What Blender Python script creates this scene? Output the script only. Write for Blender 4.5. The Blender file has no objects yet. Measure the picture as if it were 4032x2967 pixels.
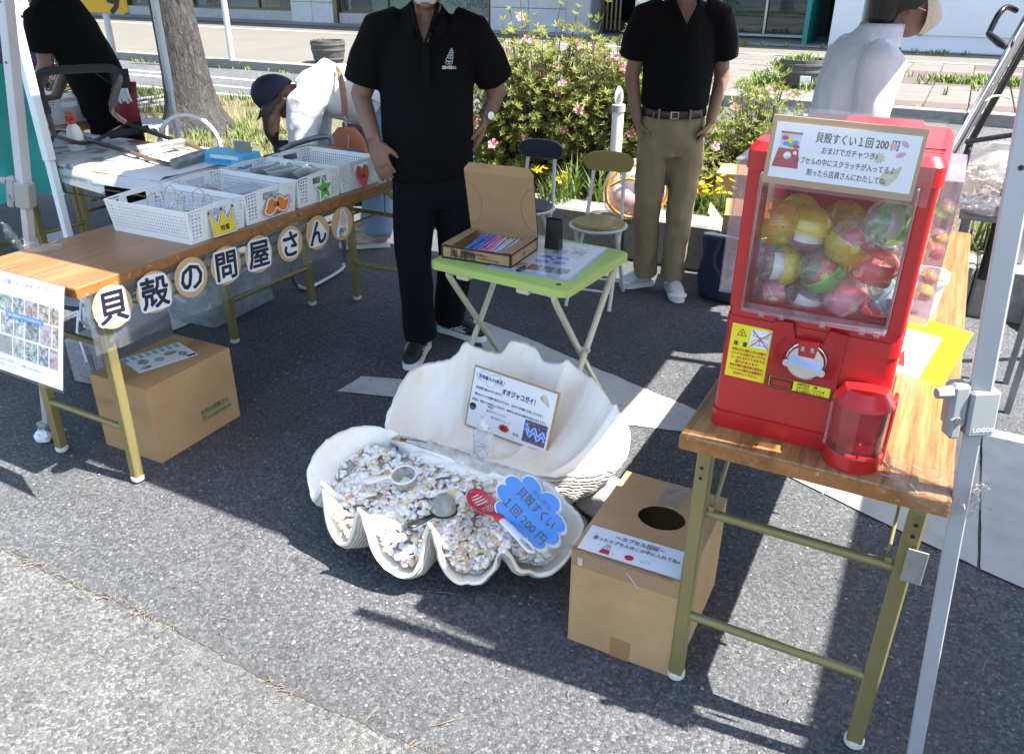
import bpy, math, random
import numpy as np
from mathutils import Matrix, Vector, noise
random.seed(7); rng = np.random.default_rng(5)
SC = bpy.context.scene
COL = SC.collection
# ------------------------------------------------------------------ camera
cam_d = bpy.data.cameras.new('camera'); cam = bpy.data.objects.new('camera', cam_d); COL.objects.link(cam)
SC.camera = cam
cam_d.sensor_fit = 'HORIZONTAL'; cam_d.sensor_width = 36.0; cam_d.lens = 3173/4032*36
cam_d.clip_start = 0.05; cam_d.clip_end = 400
YAW = math.radians(27.76)          # the market rows run along x; the photographer looks a little to the left of +y
cam.matrix_world = (Matrix.Translation((0, 0, 1.5)) @ Matrix.Rotation(YAW, 4, 'Z')
                    @ Matrix.Rotation(math.radians(90-26.72), 4, 'X') @ Matrix.Rotation(math.radians(0.41), 4, 'Z'))
# ------------------------------------------------------------------ world, sun, exposure
SUNV = Vector((0.557, 0.085, 1.0)).normalized()
w = bpy.data.worlds.new('World'); SC.world = w; w.use_nodes = True
nt = w.node_tree; nt.nodes.clear()
sky = nt.nodes.new('ShaderNodeTexSky'); sky.sky_type = 'NISHITA'; sky.sun_disc = False
sky.sun_elevation = math.asin(SUNV.z); sky.sun_rotation = math.atan2(SUNV.x, SUNV.y)
sky.air_density = 1.0; sky.dust_density = 1.5; sky.ozone_density = 1.0
bg = nt.nodes.new('ShaderNodeBackground'); bg.inputs[1].default_value = 0.125
wo = nt.nodes.new('ShaderNodeOutputWorld')
nt.links.new(sky.outputs[0], bg.inputs[0]); nt.links.new(bg.outputs[0], wo.inputs[0])
sd = bpy.data.lights.new('sun', 'SUN'); sd.energy = 4.9; sd.angle = math.radians(0.53); sd.color = (1.0, 0.97, 0.92)
sun = bpy.data.objects.new('sun', sd); COL.objects.link(sun)
sun.rotation_euler = SUNV.to_track_quat('Z', 'Y').to_euler(); sun.location = (6, 1, 12)
SC.view_settings.view_transform = 'Standard'; SC.view_settings.look = 'None'
SC.view_settings.gamma = 1.0; SC.view_settings.exposure = 1.88
SC.render.engine = 'CYCLES'
cy = SC.cycles
cy.max_bounces = 8; cy.diffuse_bounces = 3; cy.glossy_bounces = 3; cy.transmission_bounces = 8; cy.transparent_max_bounces = 24
cy.caustics_reflective = False; cy.caustics_refractive = False; cy.sample_clamp_indirect = 6.0
try:
    cy.use_denoising = True; cy.denoiser = 'OPENIMAGEDENOISE'
except Exception: pass

# ------------------------------------------------------------------ materials
MATS = {}
def lin(c):
    return tuple(((x/255)/12.92 if x/255 <= .04045 else (((x/255)+.055)/1.055)**2.4) for x in c)
class NT:
    def __init__(s, name):
        s.m = bpy.data.materials.new(name); s.m.use_nodes = True; s.t = s.m.node_tree; s.t.nodes.clear()
        s.out = s.t.nodes.new('ShaderNodeOutputMaterial')
        s.tc = None
    def n(s, typ, **kw):
        nd = s.t.nodes.new('ShaderNode'+typ)
        for k, v in kw.items():
            if k.startswith('i_'): nd.inputs[k[2:].replace('_', ' ')].default_value = v
            else: setattr(nd, k, v)
        return nd
    def l(s, a, b): s.t.links.new(a, b)
    def coord(s, scale=(1, 1, 1), kind='Object'):
        tc = s.n('TexCoord'); mp = s.n('Mapping'); mp.inputs['Scale'].default_value = scale
        s.l(tc.outputs[kind], mp.inputs[0]); return mp.outputs[0]
    def ramp(s, fac, stops, interp='LINEAR'):
        r = s.n('ValToRGB'); r.color_ramp.interpolation = interp
        els = r.color_ramp.elements
        while len(els) < len(stops): els.new(.5)
        for e, (p, c) in zip(els, stops):
            e.position = p; e.color = (*c, 1) if len(c) == 3 else c
        s.l(fac, r.inputs[0]); return r.outputs[0]
    def noise(s, vec, scale, detail=3, rough=.55, dist=0):
        n = s.n('TexNoise'); n.inputs['Scale'].default_value = scale; n.inputs['Detail'].default_value = detail
        n.inputs['Roughness'].default_value = rough; n.inputs['Distortion'].default_value = dist
        s.l(vec, n.inputs['Vector']); return n.outputs['Fac']
    def mixc(s, fac, a, b, mode='MIX'):
        m = s.n('Mix', data_type='RGBA', blend_type=mode)
        for sock, v in ((0, fac), (6, a), (7, b)):
            if hasattr(v, 'node'): s.l(v, m.inputs[sock])
            else: m.inputs[sock].default_value = v if sock == 0 else ((*v, 1) if len(v) == 3 else v)
        return m.outputs[2]
    def math(s, op, a, b=0.0):
        m = s.n('Math', operation=op)
        for i, v in enumerate((a, b)):
            if hasattr(v, 'node'): s.l(v, m.inputs[i])
            else: m.inputs[i].default_value = v
        return m.outputs[0]
    def bump(s, h, strength=.3, dist=.002):
        b = s.n('Bump'); b.inputs['Strength'].default_value = strength; b.inputs['Distance'].default_value = dist
        s.l(h, b.inputs['Height']); return b.outputs[0]
    def bsdf(s, color, rough=.5, metal=0.0, normal=None, **kw):
        p = s.n('BsdfPrincipled')
        for sock, v in (('Base Color', color), ('Roughness', rough), ('Metallic', metal)):
            if hasattr(v, 'node'): s.l(v, p.inputs[sock])
            else: p.inputs[sock].default_value = (*v, 1) if sock == 'Base Color' else v
        if normal is not None: s.l(normal, p.inputs['Normal'])
        for k, v in kw.items():
            k = k.replace('_', ' ')
            if hasattr(v, 'node'): s.l(v, p.inputs[k])
            else: p.inputs[k].default_value = v
        return p.outputs[0]
    def done(s, sh): s.l(sh, s.out.inputs[0]); MATS[s.m.name] = s.m; return s.m
def mat(name, color=(.5, .5, .5), rough=.5, metal=0.0, var=.12, vs=6, bump=0.0, bs=200, bd=.0006, wear=None, **kw):
    """plain procedural material: colour with soft mottling, fine relief"""
    if name in MATS: return MATS[name]
    t = NT(name); v = t.coord()
    n1 = t.noise(v, vs, 4, .6)
    d = tuple(max(0, c*(1-var)) for c in color); b = tuple(min(1, c*(1+var)) for c in color)
    col = t.ramp(n1, [(.28, d), (.72, b)])
    if wear:
        n3 = t.noise(v, wear[1], 6, .7); f = t.ramp(n3, [(wear[2], (0, 0, 0)), (min(1, wear[2]+.06), (1, 1, 1))])
        col = t.mixc(f, col, wear[0])
    r = t.math('ADD', t.math('MULTIPLY', t.math('SUBTRACT', n1, .5), .25), rough)
    nm = t.bump(t.noise(v, bs, 3, .6), bump, bd) if bump else None
    return t.done(t.bsdf(col, r, metal, nm, **kw))
def clear(name, tint=(1, 1, 1), refl=1.0, rough=.03, haze=0.0, hazecol=(1, 1, 1), wrinkle=0.0, wsc=60, body=.06):
    """clear plastic sheet: lets light and shadow rays through, Fresnel reflections, optional milky film"""
    if name in MATS: return MATS[name]
    t = NT(name); v = t.coord()
    tr = t.n('BsdfTransparent'); tr.inputs[0].default_value = (*tint, 1)
    gl = t.n('BsdfGlossy'); gl.inputs['Roughness'].default_value = rough
    fr = t.n('LayerWeight'); fr.inputs[0].default_value = .5
    if wrinkle:
        nb = t.bump(t.noise(v, wsc, 5, .65, 1.2), wrinkle, .004)
        t.l(nb, gl.inputs['Normal']); t.l(nb, fr.inputs['Normal'])
    f = t.math('ADD', t.math('MULTIPLY', t.math('POWER', fr.outputs[1], 4.0), .75*min(1.25, refl)), .025*refl+body*.1)
    mx = t.n('MixShader'); t.l(f, mx.inputs[0]); t.l(tr.outputs[0], mx.inputs[1]); t.l(gl.outputs[0], mx.inputs[2])
    sh = mx.outputs[0]
    if haze:
        df = t.n('BsdfDiffuse'); df.inputs[0].default_value = (*hazecol, 1)
        hz = t.ramp(t.noise(v, 14, 4, .6), [(.3, (haze*.55,)*3), (.7, (min(1, haze*1.3),)*3)])
        m2 = t.n('MixShader'); t.l(hz, m2.inputs[0]); t.l(sh, m2.inputs[1]); t.l(df.outputs[0], m2.inputs[2]); sh = m2.outputs[0]
    return t.done(sh)
def wood(name, cols, long_axis='y', fine=1.0, rough=.35):
    if name in MATS: return MATS[name]
    t = NT(name)
    sc = (1, .045, 1) if long_axis == 'y' else (.045, 1, 1)
    v = t.coord(sc)
    n0 = t.noise(v, 26*fine, 4, .6, .6); n1 = t.noise(v, 95*fine, 3, .6, .3); n2 = t.noise(v, 330*fine, 2, .6)
    a = t.math('ADD', t.math('MULTIPLY', n0, .45), t.math('ADD', t.math('MULTIPLY', n1, .4), t.math('MULTIPLY', n2, .15)))
    col = t.ramp(a, [(.36, cols[0]), (.45, cols[1]), (.52, cols[2]), (.6, cols[3])])
    return t.done(t.bsdf(col, rough, 0, t.bump(a, .08, .0005)))
# ------------------------------------------------------------------ mesh building
def M3(U, V, O):
    """frame with columns U (right), V (up), U x V (normal), origin O"""
    U = Vector(U).normalized(); V = Vector(V); N = U.cross(V).normalized(); V = N.cross(U)
    return Matrix(((U.x, V.x, N.x, O[0]), (U.y, V.y, N.y, O[1]), (U.z, V.z, N.z, O[2]), (0, 0, 0, 1)))
def T(x, y, z): return Matrix.Translation((x, y, z))
def RZ(a): return Matrix.Rotation(math.radians(a), 4, 'Z')
def RX(a): return Matrix.Rotation(math.radians(a), 4, 'X')
def RY(a): return Matrix.Rotation(math.radians(a), 4, 'Y')
class MB:
    def __init__(s): s.v = []; s.f = []
    def add(s, vs, fs, M=None):
        o = len(s.v)
        s.v += [tuple(M @ Vector(p)) for p in vs] if M is not None else [tuple(p) for p in vs]
        s.f += [tuple(i+o for i in f) for f in fs]; return s
    def box(s, c, d, ch=.002, M=None):
        hx, hy, hz = d[0]/2, d[1]/2, d[2]/2; ch = min(ch, hx*.9, hy*.9, hz*.9)
        if ch <= 0:
            vs = [(x, y, z) for x in (-hx, hx) for y in (-hy, hy) for z in (-hz, hz)]
            fs = [(0, 1, 3, 2), (4, 6, 7, 5), (0, 4, 5, 1), (2, 3, 7, 6), (0, 2, 6, 4), (1, 5, 7, 3)]
        else:
            vs = []; ix = {}
            for sx in (-1, 1):
                for sy in (-1, 1):
                    for sz in (-1, 1):
                        for a in range(3):
                            p = [sx*(hx-ch), sy*(hy-ch), sz*(hz-ch)]; p[a] = (sx*hx, sy*hy, sz*hz)[a]
                            ix[sx, sy, sz, a] = len(vs); vs.append(tuple(p))
            fs = []
            for q in (-1, 1):
                fs.append(tuple(ix[q, y, z, 0] for y, z in ((-1, -1), (1, -1), (1, 1), (-1, 1))[::q]))
                fs.append(tuple(ix[x, q, z, 1] for x, z in ((-1, -1), (1, -1), (1, 1), (-1, 1))[::-q]))
                fs.append(tuple(ix[x, y, q, 2] for x, y in ((-1, -1), (1, -1), (1, 1), (-1, 1))[::q]))
            for a in (-1, 1):
                for b in (-1, 1):
                    k = a*b
                    fs.append((ix[a, b, -1, 0], ix[a, b, -1, 1], ix[a, b, 1, 1], ix[a, b, 1, 0])[::k])
                    fs.append((ix[a, -1, b, 2], ix[a, -1, b, 0], ix[a, 1, b, 0], ix[a, 1, b, 2])[::k])
                    fs.append((ix[-1, a, b, 1], ix[-1, a, b, 2], ix[1, a, b, 2], ix[1, a, b, 1])[::k])
                    for cc in (-1, 1):
                        fs.append((ix[a, b, cc, 0], ix[a, b, cc, 1], ix[a, b, cc, 2])[::k*cc])
        MM = T(*c) if M is None else M @ T(*c)
        return s.add(vs, fs, MM)
    def bar(s, p0, p1, w, h, up=(0, 0, 1), ch=.0015):
        p0, p1 = Vector(p0), Vector(p1); d = p1-p0; L = d.length; d.normalize()
        up = Vector(up)
        if abs(up.dot(d)) > .95: up = Vector((0, 1, 0))
        sd = up.cross(d).normalized(); u = d.cross(sd)
        m = (p0+p1)/2
        M = Matrix(((sd.x, d.x, u.x, m.x), (sd.y, d.y, u.y, m.y), (sd.z, d.z, u.z, m.z), (0, 0, 0, 1)))
        return s.box((0, 0, 0), (w, L, h), ch, M)
    def tube(s, pts, r, seg=10, closed=False, caps=True, side=None):
        """swept tube; r = number, list of numbers, or list of (a along side, b)"""
        P = [Vector(p) for p in pts]; n = len(P)
        R = r if isinstance(r, (list, tuple)) else [r]*n
        R = [(q, q) if not isinstance(q, (list, tuple)) else q for q in R]
        tang = []
        for i in range(n):
            a = P[(i-1) % n] if (closed or i > 0) else P[i]; b = P[(i+1) % n] if (closed or i < n-1) else P[i]
            d = (b-a); tang.append(d.normalized() if d.length > 1e-9 else Vector((0, 0, 1)))
        ref = Vector(side) if side is not None else None
        if ref is None:
            ref = Vector((0, 0, 1)) if abs(tang[0].z) < .9 else Vector((1, 0, 0))
        vs = []; prev = None
        for i in range(n):
            t = tang[i]
            q = ref if (side is not None or prev is None) else prev
            u = q - t*q.dot(t)
            if u.length < 1e-6: u = t.orthogonal()
            u.normalize(); prev = u; v = t.cross(u)
            for k in range(seg):
                a = 2*math.pi*k/seg
                vs.append(P[i]+u*(math.cos(a)*R[i][0])+v*(math.sin(a)*R[i][1]))
        fs = []
        for i in range(n if closed else n-1):
            j = (i+1) % n
            for k in range(seg):
                l = (k+1) % seg; fs.append((i*seg+k, i*seg+l, j*seg+l, j*seg+k))
        if caps and not closed:
            fs.append(tuple(range(seg))[::-1]); fs.append(tuple((n-1)*seg+k for k in range(seg)))
        return s.add(vs, fs)
    def lathe(s, prof, seg=20, M=None, cap=True, arc=None):
        vs = []; fs = []; n = len(prof)
        full = arc is None; a0, a1 = (0, 2*math.pi) if full else arc
        S = seg if full else seg+1
        for (r, z) in prof:
            for k in range(S):
                a = a0+(a1-a0)*k/seg; vs.append((r*math.cos(a), r*math.sin(a), z))
        for i in range(n-1):
            for k in range(seg):
                l = (k+1) % S; fs.append((i*S+k, i*S+l, (i+1)*S+l, (i+1)*S+k))
        if cap and full:
            if prof[0][0] > 1e-6: fs.append(tuple(range(S))[::-1])
            if prof[-1][0] > 1e-6: fs.append(tuple((n-1)*S+k for k in range(S)))
        return s.add(vs, fs, M)
    def prism(s, out, z0, z1, M=None, holes=None):
        """extruded outline (counter-clockwise)"""
        n = len(out)
        vs = [(x, y, z0) for x, y in out]+[(x, y, z1) for x, y in out]
        fs = [tuple(range(n))[::-1], tuple(range(n, 2*n))]+[(i, (i+1) % n, n+(i+1) % n, n+i) for i in range(n)]
        return s.add(vs, fs, M)
    def grid(s, rows, closed_u=False):
        """rows: list of equal-length point lists"""
        m = len(rows[0]); vs = [p for r in rows for p in r]; fs = []
        for i in range(len(rows)-1):
            for k in range(m if closed_u else m-1):
                l = (k+1) % m; fs.append((i*m+k, i*m+l, (i+1)*m+l, (i+1)*m+k))
        return s.add(vs, fs)
    def mesh(s, name):
        me = bpy.data.meshes.new(name); me.from_pydata(s.v, [], s.f); me.validate(); me.update(); return me
    def build(s, name, m, parent=None, smooth=None, fix=False, M=None):
        me = s.mesh(name)
        if fix:
            import bmesh
            b = bmesh.new(); b.from_mesh(me); bmesh.ops.recalc_face_normals(b, faces=b.faces); b.to_mesh(me); b.free()
        return link(name, me, m, parent, smooth, M)
def link(name, me, m, parent=None, smooth=None, M=None):
    o = bpy.data.objects.new(name, me); COL.objects.link(o)
    if m is not None and len(me.materials) == 0:
        for q in (m if isinstance(m, (list, tuple)) else [m]): me.materials.append(MATS[q] if isinstance(q, str) else q)
    if smooth is not None:
        me.shade_smooth()
        if smooth < 180: me.set_sharp_from_angle(angle=math.radians(smooth))
    if parent is not None: o.parent = parent
    if M is not None: o.matrix_local = M
    return o
def thing(name, label, cat, loc=(0, 0, 0), rz=0.0, group=None, M=None):
    o = bpy.data.objects.new(name, None); COL.objects.link(o); o.empty_display_size = .05
    if M is not None: o.matrix_world = M
    else: o.location = loc; o.rotation_euler = (0, 0, math.radians(rz))
    return tag(o, label, cat, group)
def tag(o, label, cat, group=None):
    o['label'] = label; o['category'] = cat
    if group: o['group'] = group
    return o
def struct(o, label=None, cat=None):
    o['kind'] = 'structure'
    if label: o['label'] = label
    if cat: o['category'] = cat
    return o
def stuff(o, label=None, cat=None):
    o['kind'] = 'stuff'
    if label: o['label'] = label
    if cat: o['category'] = cat
    return o
def copy_tree(o, parent=None):
    c = o.copy(); COL.objects.link(c)
    if parent is not None:
        c.parent = parent; c.matrix_parent_inverse = o.matrix_parent_inverse
    for ch in o.children: copy_tree(ch, c)
    return c
_tc = {}
def textmesh(sx, bold=0.0):
    k = (sx, bold)
    if k in _tc: return _tc[k]
    c = bpy.data.curves.new('t', 'FONT'); c.body = sx; c.size = 1; c.resolution_u = 2; c.offset = bold
    o = bpy.data.objects.new('t', c); COL.objects.link(o)
    dg = bpy.context.evaluated_depsgraph_get(); me = bpy.data.meshes.new_from_object(o.evaluated_get(dg))
    bpy.data.objects.remove(o); bpy.data.curves.remove(c)
    co = np.zeros(len(me.vertices)*3); me.vertices.foreach_get('co', co); co = co.reshape(-1, 3)
    f = [tuple(p.vertices) for p in me.polygons]; bpy.data.meshes.remove(me)
    _tc[k] = (co, f); return _tc[k]
def txt(parent, items, M, m, name='lettering', lift=.0008):
    """flat print on a surface: items (string, x, y, height, width or None, bold) in the frame M; x,y = centre of the line"""
    mb = MB()
    for it in items:
        sx, x, y, h = it[:4]; wd = it[4] if len(it) > 4 else None; bold = it[5] if len(it) > 5 else 0.0; rot = it[6] if len(it) > 6 else 0
        co, f = textmesh(sx, 0.0)
        if not len(co): continue
        lo, hi = co.min(0), co.max(0); sy = h/.88
        k = (wd/(hi[0]-lo[0])) if wd else sy
        p = np.zeros_like(co); p[:, 0] = (co[:, 0]-(lo[0]+hi[0])/2)*k; p[:, 1] = (co[:, 1]-.38)*sy
        if rot:
            a = math.radians(rot); p[:, :2] = p[:, :2] @ np.array([[math.cos(a), math.sin(a)], [-math.sin(a), math.cos(a)]])
        p[:, 0] += x; p[:, 1] += y
        if bold:
            b_ = bold*sy*1.6
            for q_ in range(4): mb.add((p+np.array([b_*math.cos(q_*math.pi/2+.8), b_*math.sin(q_*math.pi/2+.8), q_*.00003])).tolist(), f)
        else: mb.add(p.tolist(), f)
    return mb.build(name, m, parent, M=M @ T(0, 0, lift))
def circle(r, n=24, cx=0, cy=0, a0=0): return [(cx+r*math.cos(a0+2*math.pi*i/n), cy+r*math.sin(a0+2*math.pi*i/n)) for i in range(n)]
def rrect(w, h, r, n=4, cx=0, cy=0):
    o = []
    for sx, sy, a in ((1, 1, 0), (-1, 1, 90), (-1, -1, 180), (1, -1, 270)):
        for i in range(n+1):
            t = math.radians(a+90*i/n); o.append((cx+sx*(w/2-r)+r*math.cos(t), cy+sy*(h/2-r)+r*math.sin(t)))
    return o
def smoothline(pts, n=6, closed=False):
    P = [np.array(p, float) for p in pts]; out = []; m = len(P)
    for i in range(m if closed else m-1):
        p1, p2 = P[i], P[(i+1) % m]
        p0 = P[(i-1) % m] if closed or i > 0 else 2*p1-p2
        p3 = P[(i+2) % m] if closed or i < m-2 else 2*p2-p1
        for k in range(n):
            t = k/n
            out.append(.5*((2*p1)+(-p0+p2)*t+(2*p0-5*p1+4*p2-p3)*t*t+(-p0+3*p1-3*p2+p3)*t**3))
    if not closed: out.append(P[-1])
    return [tuple(float(x) for x in q) for q in out]
def fuse(mb, voxel=.006, smooth=4, name='m', factor=.5):
    """weld overlapping closed shapes into one continuous surface"""
    me = mb.mesh('tmp'); o = bpy.data.objects.new('tmp', me); COL.objects.link(o)
    r = o.modifiers.new('r', 'REMESH'); r.mode = 'VOXEL'; r.voxel_size = voxel; r.use_smooth_shade = True
    if smooth:
        s_ = o.modifiers.new('s', 'SMOOTH'); s_.iterations = smooth; s_.factor = factor
    dg = bpy.context.evaluated_depsgraph_get(); out = bpy.data.meshes.new_from_object(o.evaluated_get(dg))
    bpy.data.objects.remove(o); bpy.data.meshes.remove(me); out.name = name; out.materials.clear(); return out
def getco(me):
    a = np.zeros(len(me.vertices)*3); me.vertices.foreach_get('co', a); return a.reshape(-1, 3)
def setco(me, a): me.vertices.foreach_set('co', np.ascontiguousarray(a).ravel()); me.update()
def getno(me):
    a = np.zeros(len(me.vertices)*3); me.vertices.foreach_get('normal', a); return a.reshape(-1, 3)

# ------------------------------------------------------------------ ground materials
def asphalt(name, base, stone, sc, contrast=1.0, bumpd=.003, dark=.35, rough=.8):
    t = NT(name); v = t.coord()
    vo = t.n('TexVoronoi', feature='F1'); vo.inputs['Scale'].default_value = sc; vo.inputs['Randomness'].default_value = 1
    t.l(v, vo.inputs['Vector'])
    ve = t.n('TexVoronoi', feature='DISTANCE_TO_EDGE'); ve.inputs['Scale'].default_value = sc; t.l(v, ve.inputs['Vector'])
    sep = t.n('SeparateColor'); t.l(vo.outputs['Color'], sep.inputs[0])
    cell = t.ramp(sep.outputs[0], [(0, tuple(c*(1-.65*contrast) for c in base)), (.5, base), (.82, stone), (1, tuple(min(1, c*1.35) for c in stone))])
    big = t.noise(v, .9, 3, .6); mid = t.noise(v, 9, 2, .6)
    cell = t.mixc(t.ramp(big, [(.42, (.0,)*3), (.62, (.45,)*3)]), cell, tuple(c*.55 for c in base))
    cell = t.mixc(t.ramp(mid, [(.45, (.0,)*3), (.75, (.3,)*3)]), cell, tuple(min(1, c*1.5) for c in base))
    pit = t.ramp(t.noise(v, sc*.6, 1, .5), [(.30, (1-dark,)*3), (.42, (1, 1, 1))])
    edge = t.ramp(ve.outputs['Distance'], [(0, (1-dark,)*3), (.11, (1, 1, 1))])
    col = t.mixc(1.0, t.mixc(1.0, cell, edge, 'MULTIPLY'), pit, 'MULTIPLY')
    h = t.math('ADD', t.math('MULTIPLY', ve.outputs['Distance'], 1.2), t.math('MULTIPLY', sep.outputs[1], .7))
    h = t.math('ADD', h, t.math('MULTIPLY', pit, .8))
    return t.done(t.bsdf(col, rough, 0, t.bump(h, .85, bumpd)))
asphalt('asphalt', (.080, .082, .086), (.118, .119, .123), 135, .65, .0024, .45)
asphalt('aggregate', (.112, .112, .108), (.170, .168, .158), 135, .7, .003, .38)
asphalt('road_asphalt', (.085, .085, .085), (.14, .14, .135), 60, .6, .002, .3)
mat('paint_white', (.50, .50, .475), .65, var=.10, vs=11, bump=.5, bs=150, bd=.0015, wear=((.15, .15, .15), 46, .60))
mat('concrete', (.40, .395, .375), .8, var=.14, vs=7, bump=.5, bs=180, bd=.001, wear=((.27, .27, .26), 16, .62))
mat('kerb_stone', (.22, .21, .19), .85, var=.25, vs=30, bump=.9, bs=130, bd=.003)
mat('soil', (.10, .075, .05), .95, var=.5, vs=18, bump=1, bs=60, bd=.02)
mat('paver_tan', (.135, .123, .105), .85, var=.13, vs=4, bump=.3, bs=120, bd=.001)
mat('paver_red', (.105, .072, .064), .85, var=.25, vs=60, bump=.3, bs=120, bd=.001)
mat('joint_soil', (.15, .135, .105), .95, var=.3, vs=8)
mat('paver_shade', (.25, .255, .26), .8, var=.1, vs=3)
def sheet(name, pts, z, m, jag=0.0, thick=None):
    """flat ground sheet from an outline; jag roughens its edge"""
    if jag:
        out = []
        for i, p in enumerate(pts):
            q = pts[(i+1) % len(pts)]; L = math.hypot(q[0]-p[0], q[1]-p[1]); n = max(1, int(L/.03))
            for k in range(n):
                t = k/n; jx = noise.noise(Vector((p[0]+t*9.1*L, p[1]*3+i*5.3, 1.7)))*jag*1.6+random.uniform(-1, 1)*jag*.4
                nx, ny = (q[1]-p[1])/max(L, 1e-6), -(q[0]-p[0])/max(L, 1e-6)
                out.append((p[0]+(q[0]-p[0])*t+nx*jx, p[1]+(q[1]-p[1])*t+ny*jx))
        pts = out
    mb = MB(); mb.add([(p[0], p[1], z) for p in pts], [tuple(range(len(pts)))])
    me = mb.mesh(name)
    o = link(name, me, m)
    if me.polygons[0].normal.z < 0: me.flip_normals()
    return struct(o)
g = MB(); g.add([(-150, -150, 0), (150, -150, 0), (150, 150, 0), (-150, 150, 0)], [(0, 1, 2, 3)])
struct(g.build('ground', 'asphalt'))
# older light aggregate paving in front, its broken edge, dry needles in the joint
EDGE_Y = .955
def edge_y(x): return EDGE_Y+.016*noise.noise(Vector((x*2.3, 3.1, 0)))+.010*noise.noise(Vector((x*13, 1.1, 0)))+.007*noise.noise(Vector((x*41, 2.1, 0)))
xs = [-6+i*.012 for i in range(1001)]
pv = MB(); pts = [(x, edge_y(x), .004) for x in xs]+[(9, EDGE_Y, .004), (9, -9, .004), (-9, -9, .004), (-9, EDGE_Y, .004)]
pv.add(pts, [tuple(range(len(pts)))[::-1]]); struct(pv.build('pavement', 'aggregate'))
cr = MB()
for i in range(len(xs)-1):
    x = xs[i]; a, b = max(.0006, .0015+.012*noise.noise(Vector((x*7, 9, 0)))), max(.0006, .0015+.012*noise.noise(Vector((xs[i+1]*7, 9, 0))))
    cr.add([(x, edge_y(x)-.001, .006), (xs[i+1], edge_y(xs[i+1])-.001, .006), (xs[i+1], edge_y(xs[i+1])+b, .006), (x, edge_y(x)+a, .006)], [(0, 1, 2, 3)])
mat('crack_dark', (.055, .052, .046), .95, var=.4, vs=40)
struct(cr.build('paving_joint', 'crack_dark'))
mat('straw', (.19, .14, .085), .8, var=.4, vs=30)
st = MB()
def straw_at(x, y, L, z=.010):
    a = random.uniform(0, math.pi); dx, dy = math.cos(a)*L/2, math.sin(a)*L/2
    st.tube([(x-dx, y-dy, z-.002), (x+random.uniform(-.003, .003), y, z+.002), (x+dx, y+dy, z-.001)], [.0009, .0011, .0007], 4)
for i in range(260):
    x = random.uniform(-3.2, .1)+(random.gauss(0, .05) if i % 3 else 0)
    if noise.noise(Vector((x*2.7, 5, 0))) < -.05: continue
    straw_at(x, edge_y(x)+random.gauss(0, .007), random.uniform(.006, .034))
for i in range(60): straw_at(random.uniform(-2.6, .4), random.uniform(.3, 2.2), random.uniform(.02, .06), .006)
stuff(st.build('dry_needles', 'straw'), 'dry straw coloured needles caught in the joint of the paving', 'debris')
# loose bright and dark stone chips on the asphalt
def chips(name, n, box, m, seed, sz=(.003, .0075)):
    r = random.Random(seed); mb = MB()
    for _ in range(n):
        x, y = r.uniform(*box[0]), r.uniform(*box[1]); q = r.uniform(*sz)
        a = r.uniform(0, 6.28); pts = []
        k = r.choice((4, 5))
        for i in range(k):
            t = a+6.283*i/k; rr = q*r.uniform(.7, 1.15); pts.append((x+rr*math.cos(t), y+rr*math.sin(t), r.uniform(.001, .003)))
        top = (x, y, q*r.uniform(.45, .8)); mb.add(pts+[top], [(i, (i+1) % k, k) for i in range(k)])
    return mb
mat('chip_pale', (.32, .31, .28), .8, var=.35, vs=90)
mat('chip_grey', (.16, .16, .165), .6, var=.5, vs=90)
stuff(chips('chips', 1800, ((-3.4, 1.2), (.9, 3.2)), 0, 3).build('stone_chips', 'chip_grey'), 'small grey stone chips proud of the asphalt', 'gravel')
stuff(chips('chips', 350, ((-3.2, 1.0), (.1, 2.6)), 0, 4, (.002, .0048)).build('stone_chips', 'chip_pale'), 'tiny pale stone chips scattered over the asphalt', 'gravel')
# painted and concrete strips
sheet('white_line', [(-1.841, 3.104, 0.0), (-1.472, 3.0, 0.0), (-1.205, 2.906, 0.0), (-1.03, 2.852, 0.0), (-0.865, 2.793, 0.0), (-0.646, 2.727, 0.0), (-0.425, 2.678, 0.0), (-.30, 2.66), (-.30, 2.455), (-0.626, 2.543, 0.0), (-0.834, 2.486, 0.0), (-0.925, 2.53, 0.0), (-1.274, 2.652, 0.0), (-1.616, 2.798, 0.0)], .004, 'paint_white', .004)
sheet('white_line', [(-1.936, 2.185, 0.0), (-1.934, 2.338, 0.0), (-1.737, 2.408, 0.0), (-1.534, 2.468, 0.0), (-1.466, 2.288, 0.0), (-1.675, 2.267, 0.0)], .004, 'paint_white', .004)
sheet('white_line', [(-3.094, 2.263, 0.0), (-3.0, 2.273, 0.0), (-2.95, 2.79, 0.0), (-3.103, 2.818, 0.0), (-3.288, 2.872, 0.0), (-3.503, 2.819, 0.0), (-3.556, 2.568, 0.0), (-3.792, 2.437, 0.0), (-3.884, 2.386, -0.0), (-3.763, 2.249, 0.0), (-3.576, 2.289, 0.0), (-3.326, 2.274, 0.0)], .004, 'paint_white', .008)
sheet('white_line', [(-4.944, 2.897, 0.0), (-4.952, 3.12, 0.0), (-4.532, 2.912, 0.0), (-4.507, 2.631, 0.0)], .004, 'paint_white', .008)
cs = struct(sheet('concrete_strip', [(-.30, 2.45), (.1, 2.29), (.33, 2.205), (.33, 3.1), (-.30, 3.1)], .005, 'concrete', .0012))
cs2 = sheet('concrete_strip', [(.338, 2.2), (2.6, 1.5), (2.6, 3.1), (.338, 3.1)], .005, 'concrete', .0012)
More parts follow.
